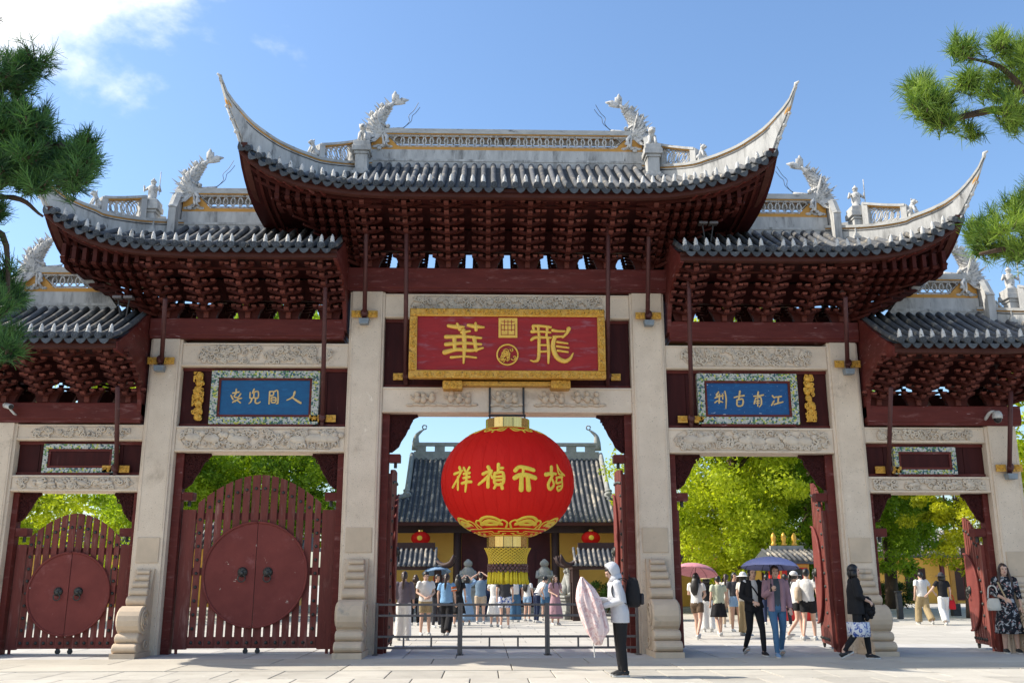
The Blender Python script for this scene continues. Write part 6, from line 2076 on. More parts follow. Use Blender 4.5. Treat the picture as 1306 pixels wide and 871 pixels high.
def tree(x, y, h, crown_r, crown_h, mat, lab, seed, n_clump=170, n_per=230, leaf=.11, trunk_r=.22, lean=(0, 0), group='broadleaf trees in the temple court', cz=None, name='broadleaf_tree'):
    rg = np.random.default_rng(seed)
    t = empty(name, (x, y, 0), lab, 'tree', group)
    cz = cz if cz else h - crown_h
    C = []
    while len(C) < n_clump:
        q = rg.uniform(-1, 1, 3); r = np.linalg.norm(q)
        if r > 1 or r < .35: continue
        lump = 1 + .22 * math.sin(3.1 * q[0] + seed) + .2 * math.sin(4.3 * q[1] + 2.1 * seed + 2 * q[2])
        C.append((lean[0] + q[0] * crown_r * lump, lean[1] + q[1] * crown_r * lump, cz + q[2] * crown_h * (.9 if q[2] > 0 else .95) * (.85 + .15 * lump)))
    C = np.array(C)
    rad = rg.uniform(.45, .95, n_clump) * crown_r / 4.2
    V, tint = leaves(C, rad, n_per, leaf, rg)
    put('crown', quads_mesh('crown', V, tint, mat), t)
    mb = MB()
    P = catmull([(0, 0, 0), (.1, .05, h * .2), (lean[0] * .4, lean[1] * .4, h * .42), (lean[0] * .8, lean[1] * .8, cz)], 9)
    mb.tube(P, list(np.linspace(trunk_r * 1.25, trunk_r * .6, 9)), 9)
    tk = mb.build('trunk', 'bark', t, smooth=True, world=False)
    lb = MB()
    for k in range(9):
        e = C[rg.integers(0, n_clump)]
        s = np.array(P[4 + k % 5])
        mid = (s + e) / 2 + rg.normal(0, .25, 3) + np.array([0, 0, .3])
        lb.tube(catmull([s, mid, e], 7), list(np.linspace(trunk_r * .42, .03, 7)), 6)
    lb.build('limbs', 'bark', t, smooth=True, world=False)
    return t
G1 = 'broadleaf trees in the temple court'
tree(10.9, 24, 15.5, 4.7, 7.4, 'leaf_bright', 'large sunlit yellow-green tree filling the wide open doorway', 3, 400, 240, .115, .3, cz=8.4)
tree(4.9, 42, 8.6, 2.2, 2.6, 'leaf_bright', 'small bright tree showing beside the hall roof past the lantern', 4, 70, 180, .12, .2)
tree(16.2, 29, 12.5, 4.6, 6.2, 'leaf_mid', 'deep green tree beyond the two walkers holding hands', 5, 320, 240, .12, .3, cz=7.0)
tree(21.5, 33, 12.5, 4.2, 5.2, 'leaf_mid', 'deep green tree above the low yellow building', 15, 200, 180, .13, .3, cz=6.6)
tree(19.0, 19.5, 8.0, 2.5, 3.8, 'leaf_yellow', 'bright yellow-leaved young tree by the low open door leaf', 6, 120, 210, .09, .12, cz=5.2)
tree(27, 26, 13, 4.6, 5.5, 'leaf_bright', 'sunlit green tree past the end pillar on the open side', 14, 130, 150, .15, .3)
tree(-11.6, 31, 17.5, 6.0, 7.6, 'leaf_fresh', 'tall green tree rising behind the tall closed doors', 7, 240, 170, .16, .3, cz=10.2)
tree(-13.6, 20.5, 8.2, 3.4, 2.7, 'leaf_fresh', 'low round green tree just above the tall closed doors on their west side', 21, 170, 170, .10, .18, cz=5.7)
tree(-9.4, 21.5, 8.4, 3.2, 2.7, 'leaf_mid', 'low darker green tree just above the tall closed doors on their east side', 22, 170, 170, .10, .18, cz=5.8)
tree(-18.5, 31, 14, 5.4, 6.0, 'leaf_bright', 'tall sunlit tree far behind the low closed doors', 8, 190, 150, .16, .25, cz=8.2)
tree(-18.6, 15.5, 6.4, 3.3, 2.4, 'leaf_bright', 'low bright yellow-green tree just above the low closed doors', 23, 200, 170, .09, .15, cz=4.3)
# low clipped shrubs along the far wall
for k, (x, y, lab) in enumerate(((11.8, 29, 'dark clipped shrub below the deep green tree'), (6.2, 27, 'dark clipped shrub left of the red kiosk'), (21.5, 34, 'dark clipped shrub before the low yellow building'))):
    rg = np.random.default_rng(60 + k)
    t = empty('clipped_shrub', (x, y, 0), lab, 'shrub', 'clipped shrubs in the court')
    C = rg.uniform(-1, 1, (50, 3)) * np.array([1.6, .9, .55]) + np.array([0, 0, .75])
    V, tint = leaves(C, rg.uniform(.25, .45, 50), 150, .06, rg)
    put('foliage', quads_mesh('foliage', V, tint, 'leaf_dark'), t)
    mb = MB()
    for j in range(7): mb.tube([(rg.uniform(-1.2, 1.2), rg.uniform(-.5, .5), 0), (rg.uniform(-1.2, 1.2), rg.uniform(-.5, .5), .8)], [.04, .02], 5)
    mb.build('stems', 'bark', t, world=False)

# ------------------------------------------------------------------ pines framing the square
def pine(base, trunk_top, clumps, mat, lab, seed, hw, limbs, dens=.62):
    """clumps: (px, py, Y, radius in px) read off the photograph; tufts of needles on twigs fill each clump"""
    rg = np.random.default_rng(seed)
    t = empty('pine_tree', (base[0], base[1], 0), lab, 'tree')
    O = np.array([base[0], base[1], 0.0])
    mb = MB()
    P = catmull([(0, 0, 0), (.15, .1, trunk_top * .3), (-.1, 0, trunk_top * .65), (.1, .1, trunk_top)], 12)
    mb.tube(P, list(np.linspace(.24, .07, 12)), 10)
    mb.build('trunk', 'bark', t, smooth=True, world=False)
    lb = MB(); VV = []; TT = []
    for pts, r0 in limbs:
        Q = [np.array(q) - O for q in pts]
        lb.tube(catmull(Q, 14), list(np.linspace(r0, r0 * .25, 14)), 7)
    NEED, TFT = 30, 0
    for (px, py, Y, rp, nt_) in clumps:
        c = at(px, py, Y) - O
        rr2 = rp / F_PX * (Y - CAM[1]) * 1.02
        for k in range(int(nt_ * dens * (.4 if (px < -15 or px > 1322 or py < -10) else 1))):
            d = rg.normal(size=3); d /= np.linalg.norm(d)
            p = c + d * rr2 * rg.random() ** .5 * np.array([1.25, 1.25, .85])
            # a short twig from the clump's middle and a tuft at its end
            lb.tube([c * .35 + p * .65 - np.array([0, 0, .05]), p], [.008, .005], 3)
            ax = d * .5 + rg.normal(size=3) * .35 + np.array([0, 0, .65]); ax /= np.linalg.norm(ax)
            nd = rg.normal(size=(NEED, 3)); nd /= np.linalg.norm(nd, axis=1)[:, None]
            nd = nd + ax[None] * rg.uniform(.7, 1.7); nd /= np.linalg.norm(nd, axis=1)[:, None]
            L = rg.uniform(.08, .17, NEED)[:, None]
            w = np.cross(nd, rg.normal(size=(NEED, 3))); w /= np.linalg.norm(w, axis=1)[:, None]
            b0 = p[None] + ax[None] * rg.uniform(-.12, .06, NEED)[:, None]
            V = np.empty((NEED, 4, 3))
            V[:, 0] = b0 - w * hw; V[:, 1] = b0 + w * hw; V[:, 2] = b0 + nd * L + w * hw * .35; V[:, 3] = b0 + nd * L - w * hw * .35
            VV.append(V.reshape(-1, 3)); TT.append(np.clip(rg.normal(.45, .28) + rg.normal(0, .16, NEED), 0, 1))
    put('needles', quads_mesh('needles', np.concatenate(VV), np.concatenate(TT), mat), t)
    lb.build('branches', 'bark', t, smooth=True, world=False)
def fill(poly, n, Y0, Y1, r, nt_, seed):
    rg = np.random.default_rng(seed)
    out = []
    xs = [p[0] for p in poly]; ys = [p[1] for p in poly]
    while len(out) < n:
        x, y = rg.uniform(min(xs), max(xs)), rg.uniform(min(ys), max(ys))
        c = False; j = len(poly) - 1
        for i in range(len(poly)):
            if (poly[i][1] > y) != (poly[j][1] > y) and x < (poly[j][0] - poly[i][0]) * (y - poly[i][1]) / (poly[j][1] - poly[i][1]) + poly[i][0]: c = not c
            j = i
        if c: out.append((x, y, rg.uniform(Y0, Y1), r * rg.uniform(.7, 1.25), nt_))
    return out
LY0, LY1 = -11.2, -10.0
cl = fill([(-140, 30), (0, 62), (50, 68), (58, 100), (45, 128), (-20, 140), (-140, 150)], 34, LY0, LY1, 22, 24, 1)
cl += fill([(-140, 125), (10, 125), (55, 150), (92, 160), (114, 178), (116, 215), (100, 240), (50, 238), (0, 245), (-140, 250)], 74, LY0, LY1, 20, 24, 2)
cl += fill([(-120, 262), (22, 262), (28, 280), (-120, 300)], 10, LY0, LY1, 14, 18, 3)
cl += fill([(-120, 285), (-5, 300), (6, 345), (26, 380), (24, 425), (6, 455), (-120, 460)], 36, LY0, LY1, 16, 22, 4)
cl += fill([(-200, -150), (-20, -120), (-10, 25), (-200, 30)], 22, LY0 - 1, LY1 + 1, 30, 16, 5)
bx_, by_ = -8.6, -10.4
pine((bx_, by_), 9.0, cl, 'needle_shaded', 'shaded green pine whose branches hang over the low closed doors', 31, .0042,
     [([(bx_, by_, 5.2), at(-120, 262, -10.6), at(0, 232, -10.5), at(60, 185, -10.5), at(105, 195, -10.5)], .11), ([at(-120, 262, -10.6), at(10, 250, -10.6), at(55, 275, -10.6)], .05),
      ([(bx_, by_, 6.4), at(-80, 130, -10.5), at(0, 110, -10.5), at(40, 80, -10.5)], .08), ([(bx_, by_, 4.2), at(-80, 320, -10.6), at(0, 295, -10.5), at(12, 380, -10.5)], .07), ([(bx_, by_, 8.4), at(-100, -20, -10.6), at(-30, -60, -10.5)], .07)], .95)
cr_ = fill([(1166, 112), (1190, 104), (1200, 140), (1230, 150), (1260, 168), (1200, 178), (1180, 165)], 18, -11.0, -10.0, 16, 20, 11)
cr_ += fill([(1205, 82), (1228, 55), (1262, 62), (1290, 22), (1400, 20), (1400, 172), (1300, 165), (1250, 150), (1245, 115), (1212, 108)], 56, -11.0, -10.0, 18, 22, 12)
cr_ += fill([(1240, 262), (1262, 248), (1330, 235), (1400, 240), (1400, 345), (1320, 340), (1262, 335), (1235, 310)], 40, -11.0, -10.0, 16, 20, 13)
cr_ += fill([(1330, -160), (1450, -160), (1450, 10), (1330, 10)], 16, -11.5, -9.5, 30, 16, 14)
qx, qy = 7.9, -10.3
pine((qx, qy), 9.0, cr_, 'needle_sunlit', 'sunlit bright green pine whose branches reach in beside the low open doorway', 32, .0042,
     [([(qx, qy, 6.0), at(1380, 160, -10.5), at(1300, 140, -10.5), at(1230, 150, -10.5), at(1195, 165, -10.5)], .08), ([at(1330, 145, -10.5), at(1280, 90, -10.5), at(1235, 75, -10.5)], .045),
      ([(qx, qy, 4.2), at(1380, 330, -10.5), at(1300, 318, -10.5), at(1250, 325, -10.5)], .07), ([(qx, qy, 8.2), at(1400, -60, -10.5), at(1350, -100, -10.5)], .06)])

# ------------------------------------------------------------------ people
def rotx(p, a, piv):
    y, z = p[1] - piv[1], p[2] - piv[2]
    return np.array([p[0], piv[1] + y * math.cos(a) - z * math.sin(a), piv[2] + y * math.sin(a) + z * math.cos(a)])
ARM = {'down': ((.235, .03, 1.14), (.245, -.05, .89)), 'phone': ((.215, -.05, 1.13), (.07, -.29, 1.20)), 'read': ((.225, .0, 1.14), (.10, -.27, 1.10)),
       'up': ((.34, -.10, 1.50), (.10, -.20, 1.66)), 'hold': ((.245, .0, 1.14), (.09, -.23, 1.03)), 'fwd': ((.225, -.09, 1.15), (.21, -.26, .97)),
       'back': ((.235, .13, 1.16), (.23, .15, .91)), 'umb': ((.24, -.08, 1.14), (.15, -.26, 1.24)), 'out': ((.33, -.02, 1.18), (.50, -.06, 1.00)),
       'point': ((.26, -.18, 1.25), (.25, -.42, 1.22)), 'bent': ((.25, .04, 1.14), (.17, -.20, 1.12))}
def add_remesh(o, vox, it=5):
    md = o.modifiers.new('remesh', 'REMESH'); md.mode = 'VOXEL'; md.voxel_size = vox; md.use_smooth_shade = True
    sm = o.modifiers.new('smooth', 'SMOOTH'); sm.factor = .5; sm.iterations = it
def person(x, y, rz, H, label, group=None, skin='skin', top=('white', .35), bottom=('pants', 'black', 1.0), hair=('short', 'black'), hat=None,
           armL='down', armR='down', legs='stand', lean=0.0, nod=0.0, turn=0.0, shoe='sole_white', build=1.0, vox=.014, hem=.90, jacket=None, z=0.0, seed=0, wide=1.0, extras=None):
    k = H / 1.70
    root = empty('person', (x, y, z), label, 'person', group, rz)
    piv = np.array([0, 0, .95])
    U = lambda p: rotx(np.array(p, float), lean, piv)          # leaning forward is towards -y
    B = build
    if legs == 'walk': L = {1: ((.085, -.17, .50), (.085, -.20, .085)), -1: ((.095, .03, .50), (.095, .30, .15))}
    elif legs == 'walk2': L = {-1: ((.085, -.14, .50), (.085, -.18, .085)), 1: ((.095, .02, .50), (.095, .25, .13))}
    else: L = {1: ((.10, -.012, .49), (.115, .02, .085)), -1: ((.10, -.005, .49), (.11, .03, .085))}
    hip = {s: np.array([s * .092 * B, 0, .90]) for s in (1, -1)}
    sh = {s: U((s * .175 * B, .0, 1.405)) for s in (1, -1)}
    arms = {}
    for s, nm in ((1, armL), (-1, armR)):
        e, w = ARM[nm] if isinstance(nm, str) else nm
        arms[s] = (U((s * e[0] * (.5 + .5 * B), e[1], e[2])), U((s * w[0], w[1], w[2])))
    kn = {s: np.array([s * L[s][0][0], L[s][0][1], L[s][0][2]]) for s in (1, -1)}
    an = {s: np.array([s * L[s][1][0], L[s][1][1], L[s][1][2]]) for s in (1, -1)}
    S = lambda p: np.array(p) * k
    def T(mb, pts, rad, n=10, ref=(1, 0, 0)):
        mb.tube([S(p) for p in pts], [tuple(q * k for q in r) if not np.isscalar(r) else r * k for r in rad], n, ref)
    # ---- head frame
    hc = U((0, -.015, 1.585))
    hr = Matrix.Rotation(turn, 3, 'Z') @ Matrix.Rotation(nod + lean * .6, 3, 'X')
    def HP(p): return hc + np.array(hr @ Vector(p))
    # ---- body
    b = MB()
    TR = [((0, 0, .86), (.145 * B, .105)), ((0, 0, .95), (.152 * B, .108)), (U((0, 0, 1.06)), (.128 * B, .092)), (U((0, -.005, 1.22)), (.145 * B, .102)), (U((0, 0, 1.34)), (.155 * B, .100)), (U((0, .005, 1.42)), (.115 * B, .075)), (U((0, .005, 1.46)), (.06, .058))]
    T(b, [p for p, r in TR], [r for p, r in TR], 14)
    T(b, [U((0, .005, 1.42)), U((0, 0, 1.50)), hc + np.array([0, .01, -.03])], [.056, .052, .055], 10)
    for s in (1, -1):
        T(b, [hip[s] + np.array([0, 0, .02]), lerp(hip[s], kn[s], .5), kn[s], lerp(kn[s], an[s], .35), an[s] + np.array([0, 0, .02]), an[s] - np.array([0, 0, .03])], [.088 * B, .076 * B, .054, .055, .037, .038], 10)
        f = an[s]
        T(b, [f + np.array([0, .04, -.045]), f + np.array([0, -.08, -.05]), f + np.array([0, -.16, -.06])], [(.035, .03), (.042, .028), (.03, .018)], 8)
        e, w = arms[s]
        d = (w - e) / np.linalg.norm(w - e)
        T(b, [sh[s] * np.array([.82, 1, 1]) , sh[s] + np.array([0, 0, -.015]), lerp(sh[s], e, .5), e, lerp(e, w, .4), w], [.052, .052, .043, .038, .036, .026], 10)
        # hand: palm, four fingers of different lengths, thumb leaving the side of the palm
        side = np.cross(d, np.array([0, 1., 0])); 
        if np.linalg.norm(side) < .2: side = np.cross(d, np.array([0, 0, 1.]))
        side /= np.linalg.norm(side)
        nrm = np.cross(side, d)
        if nrm @ np.array([-s * 1.0, -.3, 0]) < 0: nrm = -nrm
        T(b, [w, w + d * .04, w + d * .085], [(.026, .020), (.040, .017), (.038, .014)], 8, tuple(side))
        for q, (o_, Lf) in enumerate(((-.030, .058), (-.010, .072), (.010, .068), (.029, .052))):
            p0 = w + d * .078 + side * o_
            p1 = p0 + d * Lf * .5 + nrm * Lf * .12
            p2 = p1 + d * Lf * .35 + nrm * Lf * .42
            T(b, [p0, p1, p2], [.0105, .0095, .0075], 6)
        p0 = w + d * .03 + side * (-.036)
        T(b, [p0, p0 + d * .03 - side * .022 + nrm * .012, p0 + d * .062 - side * .024 + nrm * .028], [.013, .012, .008], 6)
    hb = MB()
    prof = [(-.112, .030, .035, -.028), (-.100, .046, .052, -.022), (-.075, .060, .070, -.012), (-.04, .069, .083, -.004), (0, .074, .092, .002), (.04, .076, .097, .006), (.075, .068, .088, .008), (.10, .050, .064, .01), (.116, .022, .03, .01)]
    hb.loft([[S(HP((rx * math.cos(q), yo + ry * math.sin(q), zz))) for q in np.linspace(0, 2 * PI, 16, endpoint=False)] for zz, rx, ry, yo in prof])
    hb.tube([S(HP((0, -.082, .025))), S(HP((0, -.104, -.012))), S(HP((0, -.096, -.028)))], [.010 * k, .016 * k, .014 * k], 7)
    for s in (1, -1):
        hb.ball(tuple(S(HP((s * .078, .010, .0)))), (.012 * k, .022 * k, .032 * k), 8, 6)
        hb.ball(tuple(S(HP((s * .03, -.084, .034)))), (.024 * k, .012 * k, .009 * k), 7, 5)
    hb.ball(tuple(S(HP((0, -.082, -.062)))), (.024 * k, .014 * k, .012 * k), 7, 5)
    b.add(hb.v, hb.f)
    bo = b.build('body', skin, root, world=False)
    add_remesh(bo, .0096 if vox < .012 else vox, 3)
    em = MB()
    for s in (1, -1):
        em = MB(); em.ball(tuple(S(HP((s * .031, -.086, .014)))), (.014 * k, .009 * k, .008 * k), 8, 6); em.build('eye', 'eye_dark', bo, world=False).location -= bo.location
    lm = MB(); lm.ball(tuple(S(HP((0, -.093, -.055)))), (.022 * k, .007 * k, .007 * k), 8, 6); lm.build('mouth', 'lip', bo, world=False).location -= bo.location
    # ---- hair
    hk, hcol = hair
    if hk != 'none':
        h = MB()
        def cap(v):
            p = Vector(v)
            face = p.y < -.045 and p.z < .036 and abs(p.x) < .064
            low = p.z < (-.035 if hk == 'short' else -.075)
            f = .80 if face else (.86 if low else 1.0)
            jit = 1 + .03 * math.sin(40 * p.x + seed) * math.sin(37 * p.z + 2 * seed)
            q = p * f * jit
            return tuple(S(HP((q.x, q.y + .012, q.z + .012))))
        h.ball((0, 0, .0), (.088, .108, .118), 20, 14, cap)
        if hk == 'bob':
            for s in (1, -1):
                T(h, [HP((s * .07, .02, .02)), HP((s * .088, .02, -.06)), HP((s * .078, .0, -.13))], [(.03, .06), (.03, .065), (.02, .05)], 8)
            T(h, [HP((0, .07, .02)), HP((0, .088, -.06)), HP((0, .072, -.135))], [(.08, .04), (.085, .035), (.07, .025)], 10)
        if hk == 'long':
            T(h, [HP((0, .06, .02)), HP((0, .085, -.10)), U((0, .13, 1.36)), U((.01, .135, 1.22)), U((0, .12, 1.12))], [(.085, .045), (.10, .04), (.12, .032), (.10, .028), (.05, .014)], 12)
            for s in (1, -1):
                T(h, [HP((s * .07, -.01, .03)), HP((s * .088, -.005, -.07)), U((s * .11, -.05, 1.37)), U((s * .10, -.10, 1.25))], [(.026, .045), (.028, .05), (.035, .04), (.012, .015)], 8)
        if hk == 'pony':
            T(h, [HP((0, .09, .05)), HP((0, .14, .02)), HP((0, .15, -.08)), U((.01, .15, 1.36)), U((.02, .145, 1.25))], [.03, .036, .038, .034, .010], 9)
        ho_ = h.build('hair', 'hair_' + hcol, root, smooth=True, world=False)
    # ---- upper garment
    tcol, sl = top
    g = MB()
    e_ = .018
    hz_ = hem
    rings = [((0, 0, hz_), (.163 * B * wide, .122 * wide))]
    if hz_ < .93: rings += [((0, 0, .96), (.165 * B * wide, .120 * wide))]
    rings += [(U((0, 0, 1.07)), (.150 * B * wide, .112 * wide)), (U((0, -.005, 1.22)), (.164 * B * wide, .120 * wide)), (U((0, 0, 1.34)), (.172 * B, .116)), (U((0, .005, 1.42)), (.130 * B, .088)), (U((0, .005, 1.455)), (.072, .070))]
    T(g, [p for p, r in rings], [r for p, r in rings], 16)
    for s in (1, -1):
        e, w = arms[s]
        if sl <= 0: continue
        full = [sh[s] * np.array([.78, 1, 1]), sh[s] + np.array([0, 0, -.012]), lerp(sh[s], e, .5), e, lerp(e, w, .5), lerp(e, w, .96)]
        rr2 = [.066, .068, .060, .055, .050, .040]
        if sl < .6: full, rr2 = full[:3] + [lerp(sh[s], e, .62)], [.066, .069, .066, .068]
        elif sl < .9: full, rr2 = full[:5], [.066, .068, .060, .056, .054]
        T(g, full, [q * (.4 + .6 * wide) for q in rr2], 10)
    go = g.build('shirt', 'cloth_' + tcol, root, world=False)
    add_remesh(go, vox, 4)
    if jacket:                     # open front jacket worn over the shirt
        j = MB()
        for s in (1, -1):
            fr = [((s * .105, -.0, .84), (.075, .145)), (U((s * .10, 0, 1.0)), (.072, .135)), (U((s * .105, -.005, 1.22)), (.078, .140)), (U((s * .105, 0, 1.36)), (.085, .125)), (U((s * .08, .005, 1.45)), (.055, .085))]
            T(j, [p for p, r in fr], [r for p, r in fr], 12)
            e, w = arms[s]
            T(j, [sh[s] * np.array([.78, 1, 1]), sh[s], lerp(sh[s], e, .5), e, lerp(e, w, .5), lerp(e, w, .95)], [.076, .078, .072, .067, .062, .050], 10)
        bk = [((0, .035, .84), (.16 * B, .10)), (U((0, .035, 1.1)), (.155 * B, .10)), (U((0, .03, 1.36)), (.165 * B, .10)), (U((0, .02, 1.46)), (.08, .08))]
        T(j, [p for p, r in bk], [r for p, r in bk], 12)
        jo = j.build('jacket', 'cloth_' + jacket, root, world=False)
        add_remesh(jo, vox, 4)
    # ---- lower garment
    bk_, bcol, ln = bottom
    g = MB()
    if bk_ == 'skirt':
        n = 28
        rings = []
        z1, z0 = 1.03, 1.03 - ln
        for q in np.linspace(0, 1, 9):
            zz = lerp(z1, z0, q)
            yy = lerp(0, .5 * (kn[1][1] + kn[-1][1]), q)
            R1 = lerp(.145 * B, .19 + .11 * ln, q ** .8)
            rings.append([S((R1 * (1 + .09 * q * math.sin(7 * a + seed)) * math.cos(a), yy + R1 * .82 * (1 + .09 * q * math.sin(7 * a + seed)) * math.sin(a), zz)) for a in np.linspace(0, 2 * PI, n, endpoint=False)])
        g.loft(rings)
        go = g.build('skirt', 'cloth_' + bcol, root, smooth=True, world=False)
    else:
        T(g, [(0, 0, 1.04), (0, 0, .96), (0, 0, .87), (0, 0, .82)], [(.146 * B, .108), (.160 * B, .120), (.158 * B, .118), (.09, .09)], 14)
        for s in (1, -1):
            end = an[s] + np.array([0, 0, .0])
            pts = [hip[s] + np.array([0, 0, .02]), lerp(hip[s], kn[s], .5), kn[s], lerp(kn[s], end, .5), end]
            wd = wide if bk_ == 'wide' else 1.0
            rad = {'pants': [.100, .088, .070, .064, .056], 'slim': [.096, .082, .062, .058, .044], 'wide': [.105, .105, .105, .108, .112], 'shorts': [.104, .100, .096, .09, .08]}[bk_]
            rad = [q * B for q in rad]
            if bk_ == 'shorts':
                pts = [pts[0], lerp(hip[s], kn[s], .35), lerp(hip[s], kn[s], ln)]
                rad = [.104 * B, .102 * B, .100 * B]
            T(g, pts, rad, 10)
        go = g.build('trousers', 'cloth_' + bcol, root, world=False)
        add_remesh(go, vox, 4)
    # ---- shoes
    for s in (1, -1):
        f = an[s]
        up = MB(); so = MB()
        pitch = 0 if f[2] < .10 else -.45
        def FP(p):
            q = rotx(np.array(p, float), pitch, np.array([0, -.06, -.07]))
            return f + q
        T(up, [FP((0, .065, -.035)), FP((0, .03, -.025)), FP((0, -.05, -.035)), FP((0, -.12, -.05)), FP((0, -.175, -.058))], [(.036, .036), (.042, .046), (.044, .038), (.044, .028), (.026, .016)], 10)
        out_ = [(0, .085), (.028, .07), (.036, .0), (.044, -.08), (.040, -.15), (.018, -.19), (-.018, -.19), (-.040, -.15), (-.044, -.08), (-.036, 0), (-.028, .07)]
        so.loft([[S(FP((a, b2, -.085))) for a, b2 in out_], [S(FP((a * 1.04, b2 * 1.02, -.062))) for a, b2 in out_]])
        sho = up.build('shoe', shoe, root, smooth=True, world=False)
        so_ = so.build('sole', 'sole_white', sho, world=False); so_.location -= sho.location
    # ---- headgear
    if hat:
        hk2, hc2 = hat
        m = MB()
        def cp(rx, ry, rzz, dz, f=None):
            m.ball((0, 0, 0), (rx, ry, rzz), 18, 10, lambda v: tuple(S(HP((v[0], v[1] + .012, max(v[2], -.02) + dz)))))
        if hk2 in ('brim', 'cap'):
            cp(.095, .115, .105, .045)
            br_ = .175 if hk2 == 'brim' else 0
            if hk2 == 'brim':
                m.loft([[S(HP((r * math.cos(a), .012 + r * 1.08 * math.sin(a), zz))) for a in np.linspace(0, 2 * PI, 24, endpoint=False)] for r, zz in ((.09, .045), (.185, .018), (.186, .012), (.09, .035))])
            else:
                m.loft([[S(HP((.075 * math.cos(a), -.06 - .13 * max(0, math.sin(a)), zz))) for a in np.linspace(0, 2 * PI, 18, endpoint=False)] for zz in (.03, .042)])
            m.build('hat', 'cloth_' + hc2, root, smooth=True, world=False)
        elif hk2 == 'hood':
            def hd(v):
                p = Vector(v)
                q = p.copy()
                if q.y < -.045:
                    d_ = (-.045 - q.y); q.y = -.045 - d_ * .12
                    q.z += .012 if q.z > 0 else 0
                elif q.y > .05: q.z += .02 * math.sin((q.y - .05) * 20)
                q.x *= 1 + .05 * math.sin(30 * q.z)
                return tuple(S(HP((q.x, q.y + .015, q.z + .005))))
            m.ball((0, 0, 0), (.115, .135, .150), 22, 16, hd)
            T(m, [HP((0, .03, -.06)), U((0, .035, 1.49)), U((0, .02, 1.42))], [(.10, .10), (.115, .105), (.13, .10)], 12)
            m.build('hood', 'cloth_' + hc2, root, smooth=True, world=False)
    root['_k'] = k
    del root['_k']
    return dict(root=root, U=U, S=S, HP=HP, arms=arms, k=k)
def wpt(P, p):
    """a point given in a person's own frame, in world coordinates"""
    r_ = P['root']; v = P['S'](p)
    c, s = math.cos(r_.rotation_euler.z), math.sin(r_.rotation_euler.z)
    return np.array([r_.location.x + v[0] * c - v[1] * s, r_.location.y + v[0] * s + v[1] * c, r_.location.z + v[2]])
def umbrella(tip, hand, rad, mat, lab, drop=.26, n=8):
    """open umbrella: canopy of panels with ribs under it, shaft, handle"""
    tip = np.array(tip); hand = np.array(hand)
    u = empty('umbrella', tuple(hand), lab, 'umbrella')
    ax = tip - hand; ax /= np.linalg.norm(ax)
    a = np.cross(ax, [0, 1, 0]); a /= np.linalg.norm(a); b_ = np.cross(ax, a)
    m = MB()
    V = [tip]; rings = 6; cnt = n * 3
    for r in range(1, rings + 1):
        q = r / rings
        for i in range(cnt):
            an_ = 2 * PI * i / cnt
            sc = 1 - .05 * (1 - abs(math.cos(an_ * n / 2))) * q
            V.append(tip + (a * math.cos(an_) + b_ * math.sin(an_)) * rad * math.sin(q * 1.25) / math.sin(1.25) * sc - ax * drop * (1 - math.cos(q * 1.25)) / (1 - math.cos(1.25)) * (2 - sc))
    F = [(0, 1 + i, 1 + (i + 1) % cnt) for i in range(cnt)]
    for r in range(rings - 1):
        for i in range(cnt):
            F.append((1 + r * cnt + i, 1 + (r + 1) * cnt + i, 1 + (r + 1) * cnt + (i + 1) % cnt, 1 + r * cnt + (i + 1) % cnt))
    m.add(V, F)
    c = m.build('canopy', mat, u, smooth=True)
    sd = c.modifiers.new('thick', 'SOLIDIFY'); sd.thickness = .004
    rb = MB()
    for i in range(n):
        an_ = 2 * PI * i / n
        P_ = [tip - ax * .01 + (a * math.cos(an_) + b_ * math.sin(an_)) * rad * math.sin(q * 1.25) / math.sin(1.25) - ax * (drop * (1 - math.cos(q * 1.25)) / (1 - math.cos(1.25)) + .012) for q in np.linspace(0, 1, 6)]
        rb.tube(P_, .004, 4)
    rb.build('ribs', 'iron', u)
    s = MB(); s.tube([tip + ax * .05, hand], .008, 6); s.build('shaft', 'iron', u)
    h = MB(); h.tube([hand + ax * .06, hand - ax * .09], .018, 8); h.build('handle', 'black_plastic', u, smooth=True)
def bag(name, P, pts, size, mat, lab, strap=None, cat='bag'):
    c = wpt(P, pts)
    t = empty(name, tuple(c), lab, cat, rz=P['root'].rotation_euler.z)
    m = MB(); sx, sy, sz = size
    m.loft([[(sx * q * math.cos(a) * (1 if abs(math.cos(a)) < .75 else .93), sy * q2 * math.sin(a), zz * sz) for a in np.linspace(0, 2 * PI, 14, endpoint=False)] for zz, q, q2 in ((-1, .80, .7), (-.92, 1, 1), (-.3, 1.04, 1.05), (.4, .97, .9), (.9, .80, .6), (1, .6, .4))])
    m.build('body', mat, t, smooth=True, world=False)
    if strap:
        s = MB(); s.tube(catmull([np.array(q) for q in strap], 14), [(.014, .004)] * 14, 6); s.build('strap', mat, t, world=False)
    return t
GZP = GZ + .004
def feet(px, py): 
    g = gnd(px, py, GZP); return g[0], g[1]
